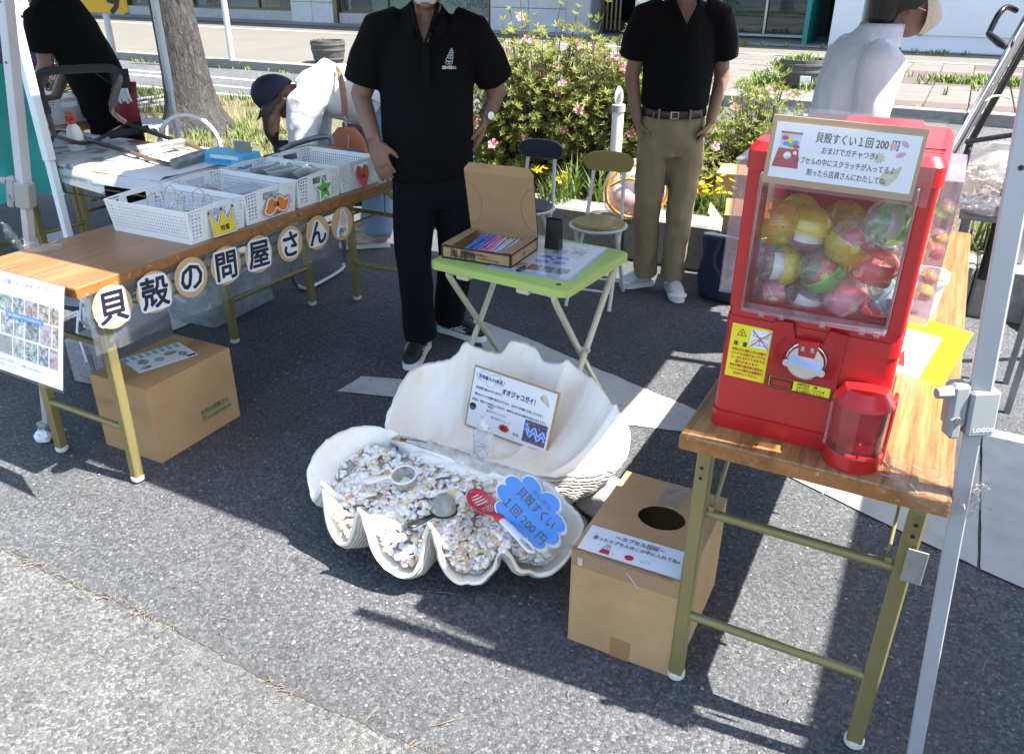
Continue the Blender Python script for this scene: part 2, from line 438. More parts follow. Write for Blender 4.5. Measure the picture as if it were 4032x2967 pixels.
# planting bed behind the stalls: kerb of single stones, soil
def kerb_row(name, x0, x1, y, h, d, L=.6, m='kerb_stone', seed=1, gap=.006):
    r = random.Random(seed); e = bpy.data.objects.new(name, None); COL.objects.link(e); struct(e)
    n = int((x1-x0)/L); me = None
    for i in range(n):
        mb = MB(); mb.box((0, 0, h/2), (L-gap, d, h), .012)
        if me is None: me = mb.mesh('kerb_piece'); me.materials.append(MATS[m])
        o = bpy.data.objects.new('kerb_stone', me); COL.objects.link(o); o.parent = e
        o.location = (x0+L*(i+.5), y+r.uniform(-.005, .005), r.uniform(-.01, 0)); o.rotation_euler = (0, 0, r.uniform(-.006, .006))
    return e
kerb_row('kerb', -2.75, 5.1, 4.41, .262, .22)
def rough_sheet(name, x0, x1, y0, y1, z, amp, m, step=.15):
    nx, ny = max(2, int((x1-x0)/step)), max(2, int((y1-y0)/step)); rows = []
    for j in range(ny+1):
        rows.append([(x0+(x1-x0)*i/nx, y0+(y1-y0)*j/ny, z+amp*noise.noise(Vector(((x0+(x1-x0)*i/nx)*2.1, (y0+(y1-y0)*j/ny)*2.1, 4)))) for i in range(nx+1)])
    return struct(MB().grid(rows).build(name, m, smooth=180))
rough_sheet('planting_bed', -2.72, 5.1, 4.51, 6.5, .18, .05, 'soil')
t = NT('turf'); v = t.coord()
n0 = t.noise(v, 1.6, 5, .65); n1 = t.noise(v, 30, 3, .7)
tc_ = t.mixc(t.ramp(n0, [(.42, (0,)*3), (.6, (1,)*3)]), (.17, .125, .075), (.085, .10, .035))
t.done(t.bsdf(t.mixc(t.ramp(n1, [(.3, (.6,)*3), (.7, (0,)*3)]), tc_, (.06, .05, .03)), .95, 0, t.bump(n1, .8, .02)))
rough_sheet('grass_strip', -16, -2.9, 4.7, 7.75, .05, .05, 'turf')
sheet('road', [(-60, 7.85), (-2.85, 7.85), (-2.85, 6.55), (60, 6.55), (60, 10.55), (-60, 10.55)], .004, 'road_asphalt')
for y0, y1, x0, x1 in ((8.15, 8.27, -30, -6.2), (9.05, 9.17, -13.2, -10.2), (9.45, 9.57, -30, -8.4), (8.75, 8.85, -9.6, -8.0)):
    sheet('road_line', [(x0, y0), (x1, y0), (x1, y1), (x0, y1)], .008, 'paint_white', .01)
kerb_row('far_kerb', -26, 8, 10.62, .15, .16, .9, 'kerb_stone', 2)
# far pavement with slabs
walk = struct(MB().box((0, 14.75, .055), (80, 8.1, .11), .01).build('sidewalk', 'joint_soil'))
sl = None; rr = random.Random(11); P0 = .47
meshes = []
for mm in ('paver_tan', 'paver_red'):
    mb = MB(); mb.box((0, 0, .012), (P0-.014, P0-.014, .03), .006); me = mb.mesh('slab'); me.materials.append(MATS[mm]); meshes.append(me)
def slab_is_red(x, y): return (int(math.floor(x/1.9)) % 3 == 0 and int(math.floor(y/1.88)) % 2 == 1)
ns = 0
for j in range(14):
    for i in range(21):
        x = -6.0+i*P0+P0/2; y = 10.78+j*P0+P0/2
        if 16.6 < y: continue
        if x < -4.4 and y > 15: continue
        red = slab_is_red(x+.9, y) or (.3 < x < 2.2 and 15.3 < y < 16.6)
        o = bpy.data.objects.new('paving_slab', meshes[1 if red else 0]); COL.objects.link(o); o.parent = walk
        o.location = (x, y, .108+rr.uniform(-.004, .004)); o.rotation_euler = (rr.uniform(-.006, .006), rr.uniform(-.006, .006), rr.uniform(-.01, .01)); ns += 1
t = NT('paver_far'); v = t.coord()
br = t.n('TexBrick'); br.offset = 0.0; br.inputs['Scale'].default_value = 1.0
br.inputs['Brick Width'].default_value = .47; br.inputs['Row Height'].default_value = .47; br.inputs['Mortar Size'].default_value = .007
br.inputs['Color1'].default_value = (.135, .123, .105, 1); br.inputs['Color2'].default_value = (.125, .114, .098, 1); br.inputs['Mortar'].default_value = (.10, .09, .072, 1)
t.l(v, br.inputs['Vector'])
c_ = t.mixc(t.ramp(t.noise(v, .7, 4, .6), [(.45, (0,)*3), (.62, (.55,)*3)]), br.outputs[0], (.11, .098, .066))
t.done(t.bsdf(c_, .85))
sheet('sidewalk_paving', [(-60, 10.78), (-6.0, 10.78), (-6.0, 18.6), (-60, 18.6)], .128, 'paver_far')
sheet('sidewalk_paving', [(-6.0, 16.9), (30, 16.9), (30, 18.6), (-6.0, 18.6)], .128, 'paver_far')
sheet('sidewalk_paving', [(-6.0, 15.1), (-4.2, 15.1), (-4.2, 16.9), (-6.0, 16.9)], .128, 'paver_far')
sheet('sidewalk_paving', [(3.87, 10.78), (30, 10.78), (30, 16.9), (3.87, 16.9)], .128, 'paver_far')
sheet('sidewalk_line', [(-60, 16.62), (30, 16.62), (30, 16.76), (-60, 16.76)], .134, 'paint_white')
sheet('arcade_paving', [(-60, 18.62), (30, 18.62), (30, 26), (-60, 26)], .14, 'paver_shade')

# ------------------------------------------------------------------ buildings across the street
mat('stone_grey', (.42, .42, .41), .6, var=.1, vs=5, bump=.2, bs=90, bd=.001)
mat('stone_pale', (.52, .53, .53), .55, var=.12, vs=4, bump=.25, bs=60, bd=.001)
mat('wall_white', (.66, .68, .70), .6, var=.04, vs=2)
mat('bronze', (.16, .125, .08), .4, .6, var=.15)
mat('dark_frame', (.02, .02, .022), .4, .2)
mat('steel', (.45, .45, .44), .3, .9, var=.08)
mat('teal_paint', (.02, .22, .20), .5)
mat('stair_brown', (.22, .155, .10), .8, var=.2)
mat('room_dark', (.035, .037, .035), .8, var=.3, vs=1.2)
mat('curtain', (.45, .50, .45), .85, var=.12, vs=3)
clear('shop_glass', (.82, .90, .88), 1.25, .01, .05, (.6, .7, .68), body=.16)
mat('carton_yellow', (.30, .22, .06), .7)
def wall_blocks(e, x0, x1, y, z0, z1, nx, nz, m, seed=0):
    """panels of stone, each its own piece, joints recessed"""
    back = MB().box(((x0+x1)/2, y+.2, (z0+z1)/2), (x1-x0-.02, .3, z1-z0), .004).build('wall', 'joint_soil', e)
    W, H = (x1-x0)/nx, (z1-z0)/nz; me = MB().box((0, 0, 0), (W-.012, .10, H-.012), .005).mesh('panel'); me.materials.append(MATS[m])
    for i in range(nx):
        for j in range(nz):
            o = bpy.data.objects.new('stone_panel', me); COL.objects.link(o); o.parent = e
            o.location = (x0+W*(i+.5), y+.01+((i*7+j*3+seed) % 3)*.002, z0+H*(j+.5))
def window(e, x0, x1, y, z0, z1, mull=1, fm='bronze', depth=1.6, inside='curtain'):
    MB().box(((x0+x1)/2, y+depth, (z0+z1)/2), (x1-x0+.2, .06, z1-z0+.2), 0).build('window_back', inside, e)
    fr = MB(); q = .06
    for z in (z0+q/2, z1-q/2): fr.box(((x0+x1)/2, y, z), (x1-x0, .10, q), .006)
    for i in range(mull+1):
        fr.box((x0+q/2+(x1-x0-q)*i/mull, y-.003, (z0+z1)/2), (q, .11, z1-z0), .006)
    f = fr.build('window_frame', fm, e)
    for i in range(mull):
        a = x0+(x1-x0)*i/mull; b = x0+(x1-x0)*(i+1)/mull
        MB().box(((a+b)/2, y+.01, (z0+z1)/2), (b-a-.08, .012, z1-z0-.1), 0).build('pane', 'shop_glass', f)
Y1 = 19.9
bA = thing('shop_building', 'grey stone shop building with wide display windows on the far left across the street', 'building', (0, 0, .13))
MB().box((-24, Y1+5, 6.2), (40, 7, 7), .05).build('upper_wall', 'stone_grey', bA)
MB().box((-24, Y1+3, 2.85), (40, 6.1, .3), .02).build('lintel', 'stone_grey', bA)
MB().box((-24, Y1-1.0, 3.2), (40, 2.2, .25), .02).build('canopy_slab', 'stone_grey', bA)
MB().box((-24, Y1+8, 1.4), (40, .2, 3), 0).build('rear_wall', 'room_dark', bA)
for (a, b) in ((-31, -26.3), (-24.9, -23.1), (-21.9, -17.75), (-16.05, -11.2)):
    MB().box(((a+b)/2, Y1+.1, .14), (b-a, .42, .28), .02).build('plinth', 'concrete', bA)
    window(bA, a, b, Y1+.05, .28, 2.7, 3 if b-a > 3 else 1)
for (a, b, nx) in ((-26.3, -24.9, 2), (-23.1, -21.9, 2), (-17.75, -16.2, 2), (-11.1, -8.9, 2)):
    wall_blocks(bA, a, b, Y1-.12, 0, 2.7, nx, 5, 'stone_pale', int(a))
for x in (-16.12, -24.85): MB().box((x, Y1-.1, 1.35), (.14, .16, 2.7), .01).build('mullion_post', 'bronze', bA)
MB().box((-19.2, Y1+.9, .52), (.62, .5, .48), .01).build('display_box', 'carton_yellow', bA)
pl = MB()
for i in range(160):
    x, z = random.uniform(-12.9, -11.3), random.uniform(.45, .95)
    a = random.uniform(0, 6.3); d = Vector((math.cos(a), .2, math.sin(a)))*.07; n_ = d.cross(Vector((0, 1, 0)))*.35
    c0 = Vector((x, Y1+.6+random.uniform(0, .3), z)); pl.add([c0-d, c0+n_, c0+d, c0-n_], [(0, 1, 2, 3)])
mat('leaf_dark', (.045, .09, .03), .5, var=.4, vs=9)
pl.build('display_plants', 'leaf_dark', bA)
bB = thing('white_building', 'white rendered building with recessed entrance and steps to the right across the street', 'building', (0, 0, .13))
MB().box((1.5, 22.5, 6.0), (21, 7.6, 6.6), .05).build('upper_wall', 'wall_white', bB)
MB().box((-8.45, 19.75, 1.35), (.62, .9, 2.7), .02).build('corner_column', 'stone_grey', bB)
MB().box((-6.1, 20.1, 1.35), (1.1, 3.2, 2.7), .02).build('entrance_wall', 'wall_white', bB)
MB().box((-6.68, 18.53, 1.35), (.10, .12, 2.7), .008).build('wall_corner_trim', 'stone_pale', bB)
MB().box((-7.4, 24.2, 1.35), (1.9, .2, 2.7), 0).build('stairwell_wall', 'wall_white', bB)
for i in range(9):
    MB().box((-7.05, 20.6+i*.27, .09+i*.09), (.75, .27, .18+i*.18), .008).build('step', 'stair_brown', bB)
gt = MB()
for i in range(5): gt.box((-8.05+i*.11, 19.9, 1.3), (.05, .05, 2.4), .006)
gt.build('folding_gate', 'bronze', bB)
MB().box((-3.6, 22.6, 1.35), (6.0, .2, 2.7), 0).build('lobby_wall', 'room_dark', bB)
window(bB, -5.4, -3.25, 20.6, .05, 2.6, 2, 'steel', 1.4, 'room_dark')
bl = MB()
for i in range(20): bl.box((-4.3, 20.9, .5+i*.1), (2.0, .02, .03), .004)
bl.build('blind', 'dark_frame', bB)
MB().box((-3.18, 19.9, 1.35), (.10, 1.3, 2.7), .006).build('door_jamb', 'teal_paint', bB)
MB().box((-2.35, 19.6, 1.35), (.55, 1.6, 2.7), .01).build('end_wall', 'wall_white', bB)
MB().box((5.2, 20.3, 1.35), (13.6, 3.0, 2.7), .02).build('street_wall', 'wall_white', bB)
for x in (-1.2, 1.9, 5.0):
    p_ = MB(); p_.box((x+1.2, 18.79, 1.45), (2.3, .03, 2.3), .006); p_.build('wall_panel', 'wall_white', bB)
# ------------------------------------------------------------------ street furniture across the road
def barrel(label, loc, s=1.0, group='barrel planters on the far pavement'):
    e = thing('barrel_planter', label, 'planter', loc, random.uniform(0, 90), group)
    prof = [(.0, 0), (.40, 0), (.43, .12), (.475, .33), (.49, .52), (.487, .60), (.44, .60), (.43, .50), (0, .50)]
    MB().lathe([(r*s, z*s) for r, z in prof], 28).build('tub', 'barrel_wood', e, 40)
    for z, r in ((.12, .437), (.36, .484), (.50, .497)):
        MB().lathe([(r*s, (z-.022)*s), ((r+.008)*s, (z-.018)*s), ((r+.010)*s, (z+.018)*s), (r*s, (z+.022)*s)], 28, cap=False).build('hoop', 'barrel_hoop', e, 60)
    MB().lathe([(0, .515*s), (.43*s, .505*s)], 20).build('soil', 'soil', e)
    return e
mat('barrel_wood', (.075, .07, .065), .8, var=.3, vs=14); mat('barrel_hoop', (.12, .12, .12), .6, .3)
mat('leaf_light', (.16, .22, .045), .6, var=.35, vs=12, Transmission_Weight=0.0)
mat('leaf_green', (.075, .135, .03), .55, var=.4, vs=10)
def tuft(mb, c, n, h, spread, w=.006, lean=.5):
    """grass blades / narrow leaves"""
    for _ in range(n):
        a = random.uniform(0, 6.283); r = random.uniform(0, spread); x, y = c[0]+r*math.cos(a), c[1]+r*math.sin(a)
        b = random.uniform(0, 6.283); l = random.uniform(.1, lean)*h; hh = h*random.uniform(.5, 1.1)
        dx, dy = math.cos(b), math.sin(b); px, py = -dy*w, dx*w; z = c[2]
        mb.add([(x-px, y-py, z), (x+px, y+py, z), (x+dx*l*.45+px*.8, y+dy*l*.45+py*.8, z+hh*.6), (x+dx*l*.45-px*.8, y+dy*l*.45-py*.8, z+hh*.6), (x+dx*l, y+dy*l, z+hh)], [(0, 1, 2, 3), (3, 2, 4)])
def leafball(mb, c, n, r, size, squash=.7):
    for _ in range(n):
        d = Vector((random.gauss(0, 1), random.gauss(0, 1), random.gauss(0, 1))).normalized()
        p = Vector(c)+Vector((d.x*r[0], d.y*r[1], d.z*r[2]))*random.uniform(.55, 1)
        leaf(mb, p, d+Vector((random.gauss(0, .6), random.gauss(0, .6), random.gauss(.3, .6))), size*random.uniform(.6, 1.2))
def leaf(mb, p, d, L, w=.36):
    d = Vector(d).normalized(); sd = d.cross(Vector((random.gauss(0, .4), random.gauss(0, .4), 1))).normalized(); up = sd.cross(d)
    p = Vector(p)
    mb.add([p, p+d*L*.45+sd*L*w*.5+up*L*.08, p+d*L-up*L*.1, p+d*L*.45-sd*L*w*.5+up*L*.08, p+d*L*.5], [(0, 1, 4), (1, 2, 4), (2, 3, 4), (3, 0, 4)])
b1 = barrel('dark wooden barrel planter with one small green sprig beyond the road', (-9.34, 11.175, 0.13), .57)
m_ = MB(); leafball(m_, (-.12, .03, .33), 50, (.10, .09, .06), .06); m_.build('sprig', 'leaf_light', b1)
b2 = barrel('dark barrel planter overgrown with trailing weeds beside the woman in white', (-1.93, 11.872, 0.13), .60)
m_ = MB(); tuft(m_, (0, 0, .30), 220, .14, .26, .008, .8); tuft(m_, (-.24, -.12, .22), 160, .16, .12, .009, 1.2); leafball(m_, (-.34, -.16, .16), 220, (.14, .16, .20), .06); m_.build('weeds', 'leaf_light', b2)
mat('card_white', (.78, .79, .80), .6, var=.03); mat('ink_grey', (.25, .26, .28), .6)
MB().box((.06, -.31, .12), (.13, .01, .11), .002).build('notice_card', 'card_white', b2)
mb = MB()
mat('pole_grey', (.50, .51, .52), .45, .3, var=.06); mat('band_orange', (.70, .32, .02), .5)
po = thing('sign_post', 'pale grey round sign post with an orange band near the tree', 'post', (-10.899, 10.562, 0.13))
MB().tube([(0, 0, 0), (0, 0, 3.6)], .05, 14).build('pole', 'pole_grey', po, 40)
MB().lathe([(.052, .93), (.053, .935), (.053, 1.0), (.052, 1.005)], 14, cap=False).build('band', 'band_orange', po, 60)
# yellow board with a figure 9
mat('board_yellow', (.62, .36, .01), .5, var=.05); mat('ink_black', (.012, .012, .014), .5)
yb = thing('number_board', 'yellow board with a black numeral 9 on a pale pole, behind the person in black', 'sign', (-7.443, 5.688, 1.124))
MB().box((0, 0, .17), (.44, .02, .36), .004).build('board', 'board_yellow', yb)
txt(yb, [('9', .09, .10, .26, None, .02)], M3((1, 0, 0), (0, 0, 1), (0, -.0105, 0)), 'ink_black', 'numeral')
MB().tube([(-.02, .03, .36), (-.02, .03, -1.12)], .03, 12).build('pole', 'pole_grey', yb, 40)
yb.rotation_euler = (0, 0, YAW)
sb = thing('street_sign_board', 'white standing sign board with faint dark writing at the far left shop', 'sign', (-21.068, 13.508, 0.13), 27)
MB().box((0, 0, .55), (.8, .04, 1.1), .004).build('board', 'card_white', sb)
MB().box((0, -.024, .12), (.5, .008, .10), .001).build('caption_bar', 'ink_grey', sb)
txt(sb, [('へ', .12, .70, .26), ('店舗', .0, .38, .14)], M3((1, 0, 0), (0, 0, 1), (0, -.0205, 0)), 'ink_grey')
# ------------------------------------------------------------------ tree
t = NT('bark'); v = t.coord((1, 1, .28))
n0 = t.noise(v, 34, 5, .65, .8); n1 = t.noise(v, 7, 3, .6)
col = t.mixc(t.ramp(n1, [(.35, (0,)*3), (.65, (.6,)*3)]), t.ramp(n0, [(.36, (.012, .011, .010)), (.5, (.050, .044, .038)), (.64, (.10, .09, .08))]), (.06, .056, .05))
t.done(t.bsdf(col, .9, 0, t.bump(n0, 1.0, .035)))
tr = thing('street_tree', 'thick rough barked tree standing in the grass strip', 'tree', (-6.649, 5.86, 0.05))
mb = MB(); rows = []
for k in range(34):
    z = -.06+k*.115; zz = max(z, 0)
    r = .205+.16*math.exp(-zz/.16)+.03*math.exp(-zz/.7)-.012*zz
    row = []
    for i in range(40):
        a = 2*math.pi*i/40; lob = 1+(.12*math.exp(-zz/.22))*math.cos(5*a+1.3)+.035*noise.noise(Vector((math.cos(a)*1.6, math.sin(a)*1.6, z*1.2)))
        ln = -.085*zz
        row.append((ln*.885+r*lob*math.cos(a), ln*-.0+r*lob*math.sin(a), z))
    rows.append(row)
mb.grid(rows, True); mb.build('trunk', 'bark', tr, 180)
lb = MB(); cr = MB(); top = Vector((-.28, 0, 3.55))
tips = []
for i in range(9):
    a = i*2.4+.4; el = random.uniform(.35, 1.1); L = random.uniform(1.6, 2.6)
    d = Vector((math.cos(a)*math.cos(el), math.sin(a)*math.cos(el), math.sin(el)))
    p = top-Vector((0, 0, random.uniform(0, .6))); pts = [p]
    for k in range(5): p = p+d*L/5+Vector((random.gauss(0, .05), random.gauss(0, .05), random.uniform(.0, .08))); pts.append(p)
    lb.tube(pts, [.11, .09, .07, .05, .035, .02], 8); tips += pts[2:]
lb.build('limb', 'bark', tr, 60)
for p in tips:
    for q in range(4):
        c_ = p+Vector((random.gauss(0, .45), random.gauss(0, .45), random.gauss(.1, .35)))
        leafball(cr, c_, 74, (.50, .50, .36), .19)
cr.build('crown', 'leaf_green', tr)
# ------------------------------------------------------------------ grass and weeds
mat('grass_blade', (.13, .165, .04), .7, var=.45, vs=5); mat('grass_dry', (.30, .24, .09), .8, var=.4, vs=5)
ga = MB(); gb = MB()
for i in range(760):
    x, y = random.uniform(-11.5, -2.95), random.uniform(4.8, 7.75)
    dn = noise.noise(Vector((x*.8, y*.8, 0)))
    if dn < -.12: continue
    z = .06+.05*noise.noise(Vector((x*2.1, y*2.1, 4)))
    tuft(ga if dn > .08 or random.random() < .55 else gb, (x, y, z-.02), 26, random.uniform(.05, .13), .13, .0045, .8)
stuff(ga.build('grass', 'grass_blade'), 'patchy green grass under the tree', 'grass')
stuff(gb.build('dry_grass', 'grass_dry'), 'dry yellowish grass between the green patches', 'grass')
wd = MB()
for i in range(80):
    x = random.uniform(-15, -4); tuft(wd, (x, 10.50+random.gauss(0, .04), .0), 7, random.uniform(.03, .10), .06, .006, .9)
for i in range(70):
    x = random.uniform(-.5, 1.25); tuft(wd, (x, 13.55+random.gauss(0, .18), .13), 18, .13, .14, .007, .9)
for i in range(40):
    x = random.uniform(-2.6, -1.2); tuft(wd, (x, 12.1+random.gauss(0, .3), .13), 22, .17, .14, .008, .8)
for i in range(40): tuft(wd, (random.uniform(-6, 0), 18.35+random.gauss(0, .05), .13), 12, .12, .10, .01, .8)
for i in range(26): tuft(wd, (random.uniform(-1, 2.5), random.uniform(11, 15), .12), 8, .14, .04, .008, .9)
for i in range(50): tuft(wd, (random.uniform(-2, 3), 10.72+random.gauss(0, .05), .10), 8, .08, .07, .006, .9)
stuff(wd.build('weeds', 'leaf_light'), 'pale green weeds growing from pavement and kerb joints', 'weeds')

# ------------------------------------------------------------------ tents
mat('tent_steel', (.47, .48, .50), .42, .35, var=.06); mat('tent_white', (.78, .79, .80), .4, var=.04)
mat('tent_joint', (.27, .29, .285), .55, var=.06); mat('tent_fabric', (.30, .33, .38), .9, var=.06, vs=3)
mat('bolt', (.30, .30, .31), .35, .8)
def tent(label, x0, x1, y0, y1, feet, m='tent_steel', zc=1.86, bracket=(), rise=.75, corners=None):
    e = thing('canopy_tent', label, 'tent', (0, 0, 0), 0, 'canopy tents of the market row')
    ap = ((x0+x1)/2, (y0+y1)/2, zc+.28+rise); mb = MB()
    cs = [(x0, y0), (x1, y0), (x1, y1), (x0, y1)]
    for i in range(4):
        a, b = cs[i], cs[(i+1) % 4]; n = 12
        low = []; up = []; mid = []
        for k in range(n+1):
            t = k/n; x, y = a[0]+(b[0]-a[0])*t, a[1]+(b[1]-a[1])*t
            low.append((x, y, zc+.012*math.sin(t*math.pi*6))); up.append((x, y, zc+.28-.03*math.sin(t*math.pi)))
            mid.append(((x+ap[0])/2, (y+ap[1])/2, (zc+.25+ap[2])/2-.05))
        mb.grid([low, up, mid, [ap]*(n+1)])
    mb.build('canopy', 'tent_fabric', e)
    er = MB(); q = .06
    for i in range(4):
        a, b = cs[i], cs[(i+1) % 4]
        for dz in (.06, .20): er.bar((a[0]*.98+ap[0]*.02, a[1]*.98+ap[1]*.02, zc+dz), (b[0]*.98+ap[0]*.02, b[1]*.98+ap[1]*.02, zc+.26-dz), .014, .024)
    er.build('roof_truss', m, e)
    for i, f in enumerate(feet):
        if f is None: continue
        a = cs[i]; top = corners[i] if corners else (a[0]*.93+ap[0]*.07, a[1]*.93+ap[1]*.07, zc+.22)
        d = Vector(top)-Vector(f)
        k = .455
        l = MB(); l.bar(f, Vector(f)+d*k, .027, .027, (0, 1, 0), .002); l.build('inner_leg', m, e)
        l = MB(); l.bar(Vector(f)+d*(k-.03), top, .034, .034, (0, 1, 0), .003); leg = l.build('leg', m, e)
        MB().box((f[0]+.015, f[1], .004), (.085, .075, .006), .002).build('foot_plate', 'tent_joint', e)
        MB().box((f[0], f[1], .022), (.05, .05, .04), .004).build('foot_cap', 'tent_joint', e)
        hb = MB()
        for k2 in (.62, .70, .76): hb.tube([Vector(f)+d*k2+Vector((.0, -.0175, 0)), Vector(f)+d*k2+Vector((0, -.0185, 0))], .004, 8)
        hb.build('button_hole', 'dark_frame', e)
        if i in bracket:
            c = Vector(f)+d*(k-.028); s_ = bracket[i]
            zz = d.normalized(); U_ = Vector((.885, .466, 0)); xx_ = (U_-zz*U_.dot(zz)).normalized(); yy_ = zz.cross(xx_)
            MM = Matrix(((xx_.x, yy_.x, zz.x, c.x), (xx_.y, yy_.y, zz.y, c.y), (xx_.z, yy_.z, zz.z, c.z), (0, 0, 0, 1)))
            br_ = MB(); br_.box((0, 0, 0), (.046, .048, .080), .004, MM); br_.box((-.036, 0, .012), (.030, .034, .078), .006, MM); br_.box((-.040, -.006, -.024), (.020, .030, .04), .005, MM)
            b_ = br_.build('leg_joint', 'tent_joint', e)
            kb = MB(); kb.tube([MM @ Vector((-.050, -.006, .036)), MM @ Vector((-.074, -.008, .036))], [.012, .009], 8); kb.build('release_knob', 'tent_joint', b_)
            sc = MB(); sc.tube([MM @ Vector((-.04, -.019, -.01)), MM @ Vector((-.04, -.024, -.01))], .006, 10); sc.build('screw', 'bolt', b_)
            if i == 1: txt(b_, [('LOGOS', .002, -.026, .009, .032, .02)], MM @ M3((1, 0, 0), (0, 0, 1), (0, -.0242, 0)), 'tent_white')
    return e
tent('canopy tent over the shell stall, front leg taped to the right table', -2.36, .165, 1.565, 4.05,
     [(-2.656, 1.445, 0), (.213, 1.365, 0), (.46, 4.5, 0), None], bracket={0: 0, 1: 0},
     corners=[(-2.36, 1.6, 2.02), (.03, 1.41, 2.02), (.20, 4.0, 2.02), (-2.2, 3.9, 2.02)])
tent('white legged canopy tent of the neighbouring stall on the left', -5.2, -2.79, 1.6, 4.1,
     [None, (-2.92, 1.87, 0), (-4.09, 3.45, 0), None], 'tent_white',
     corners=[(-5, 1.7, 2), (-2.975, 1.90, 2.02), (-4.09, 3.45, 2.02), (-5, 4, 2)])
tent('canopy tent of the next stall on the right, mostly outside the picture', 1.175, 3.7, -.6, 3.2, [None, (3.9, -.7, 0), None, None],
     corners=[(1.3, 0, 2), (3.6, -.45, 2.05), (3.6, 3, 2), (1.3, 3, 2)])
# plastic film wrapped round the tent legs where they meet the tables
clear('film', (.99, .99, .99), 1.6, .12, .015, (.9, .92, .95), wrinkle=1.0, wsc=60, body=.1)
mat('fold_glint', (.75, .77, .80), .35, var=.1)
def film(label, path, r, seed, z, loc_group='clear film wrapped round tent legs'):
    r_ = random.Random(seed); mb = MB()
    for q in range(5):
        pts = []
        for p in path:
            pts.append((p[0]+r_.gauss(0, .006), p[1]+r_.gauss(0, .006), p[2]+r_.gauss(0, .012)))
        sp = smoothline(pts, 5); wdt = r_.uniform(.02, .055); dz = r_.uniform(-.02, .02)
        mb.grid([[(x+r_.gauss(0, .0015), y+r_.gauss(0, .0015), zz+dz-wdt/2+.012*noise.noise(Vector((x*40, y*40, q)))) for x, y, zz in sp],
                 [(x+r_.gauss(0, .002), y+r_.gauss(0, .002), zz+dz+.004*r_.random()) for x, y, zz in sp],
                 [(x+r_.gauss(0, .0015), y+r_.gauss(0, .0015), zz+dz+wdt/2+.012*noise.noise(Vector((x*40, y*40, q+9)))) for x, y, zz in sp]])
    o = tag(mb.build('plastic_film', 'film', None, 180), label, 'film'); fo = MB()
    for q in range(16):
        k = r_.randrange(len(path)-1); a, b = Vector(path[k]), Vector(path[k+1]); j = lambda: Vector((r_.gauss(0, .008), r_.gauss(0, .008), abs(r_.gauss(0, .012))))
        t0 = r_.uniform(0, .6); p0 = a.lerp(b, t0)+j(); p1 = a.lerp(b, min(1, t0+r_.uniform(.2, .5)))+j(); fo.tube([p0, (p0+p1)/2+j()*.4, p1], [.0003, .0008, .0003], 4)
    stuff(fo.build('glint_lines', 'fold_glint', o)); return o  # thin white strands painted in as glints on the film's folded edges

# ------------------------------------------------------------------ folding tables
wood('teak_light', [lin((118, 82, 50)), lin((132, 93, 58)), lin((142, 102, 66)), lin((152, 112, 76))], 'y', 1.0, .32)
wood('teak_zebra', [lin((100, 70, 38)), lin((128, 93, 54)), lin((144, 107, 66)), lin((156, 120, 80))], 'y', 1.8, .35)
mat('olive_steel', lin((142, 130, 84)), .42, .35, var=.08, wear=((.30, .26, .12), 60, .72)); mat('foot_rubber', (.62, .62, .57), .6)
mat('edge_worn', lin((150, 98, 50)), .55, var=.35, vs=26, wear=((.42, .33, .22), 60, .6))
def folding_table(label, x0, x1, y0, y1, z, topmat, m='olive_steel', axis='y', leg_in=.075, group='wood topped folding tables'):
    """long top, two folding leg frames with a low and a high stretcher, hinge braces and a rack below"""
    e = thing('folding_table', label, 'table', ((x0+x1)/2, (y0+y1)/2, 0), 0, group)
    W, L = x1-x0, y1-y0
    if axis == 'x': e.rotation_euler = (0, 0, math.radians(90)); W, L = L, W
    tp = MB().box((0, 0, z-.014), (W, L, .028), .003).build('table_top', topmat, e)
    MB().prism(rrect(W+.002, L+.002, .004, 2), z-.031, z-.0045).build('edge_band', 'edge_worn', tp)
    for s in (-1, 1):
        yl = s*(L/2-leg_in)
        for q in (-1, 1):
            x = q*(W/2-.038)
            lg = MB(); lg.bar((x, yl, .018), (x, yl-s*.012, z-.03), .032, .032, (0, 1, 0), .004); o = lg.build('leg', m, e)
            MB().lathe([(0, 0), (.014, .002), (.021, .010), (.021, .022), (.018, .024)], 14, T(x, yl, 0)).build('rubber_foot', 'foot_rubber', o, 40)
            hl = MB()
            for zz in (z-.10, z-.125): hl.tube([(x, yl-.0165, zz), (x, yl-.0172, zz)], .0042, 8)
            hl.build('bolt_hole', 'dark_frame', o)
            hb = MB(); hb.bar((x-q*.03, yl-s*.02, z-.20), (x-q*.03, yl-s*.20, z-.035), .006, .024, (0, 0, 1)); hb.bar((x-q*.022, yl, z-.20), (x-q*.034, yl, z-.20), .012, .012, (0, 1, 0)); hb.build('hinge_brace', m, e)
        st_ = MB(); st_.tube([(-W/2+.04, yl, .20), (W/2-.04, yl, .20)], .0105, 12); st_.build('stretcher', m, e, 60)
        st_ = MB(); st_.tube([(-W/2+.045, yl-s*.016, z-.225), (W/2-.045, yl-s*.016, z-.225)], .0105, 12); st_.build('stretcher', m, e, 60)
    fr = MB()
    for q in (-1, 1): fr.box((q*(W/2-.03), 0, z-.042), (.022, L-.1, .026), .003)
    fr.build('apron', m, e)
    rk = MB()
    for i in range(4): rk.tube([(-W/2+.09+i*(W-.18)/3, -L/2+.28, z-.16), (-W/2+.09+i*(W-.18)/3, L/2-.28, z-.16)], .006, 6)
    for yy in (-L/2+.28, 0, L/2-.28): rk.tube([(-W/2+.05, yy, z-.05), (-W/2+.06, yy, z-.165), (W/2-.06, yy, z-.165), (W/2-.05, yy, z-.05)], .005, 6)
    rk.build('under_rack', m, e, 60)
    return e
TLx0, TLx1, TLy0, TLy1 = -2.525, -2.068, 1.305, 3.105
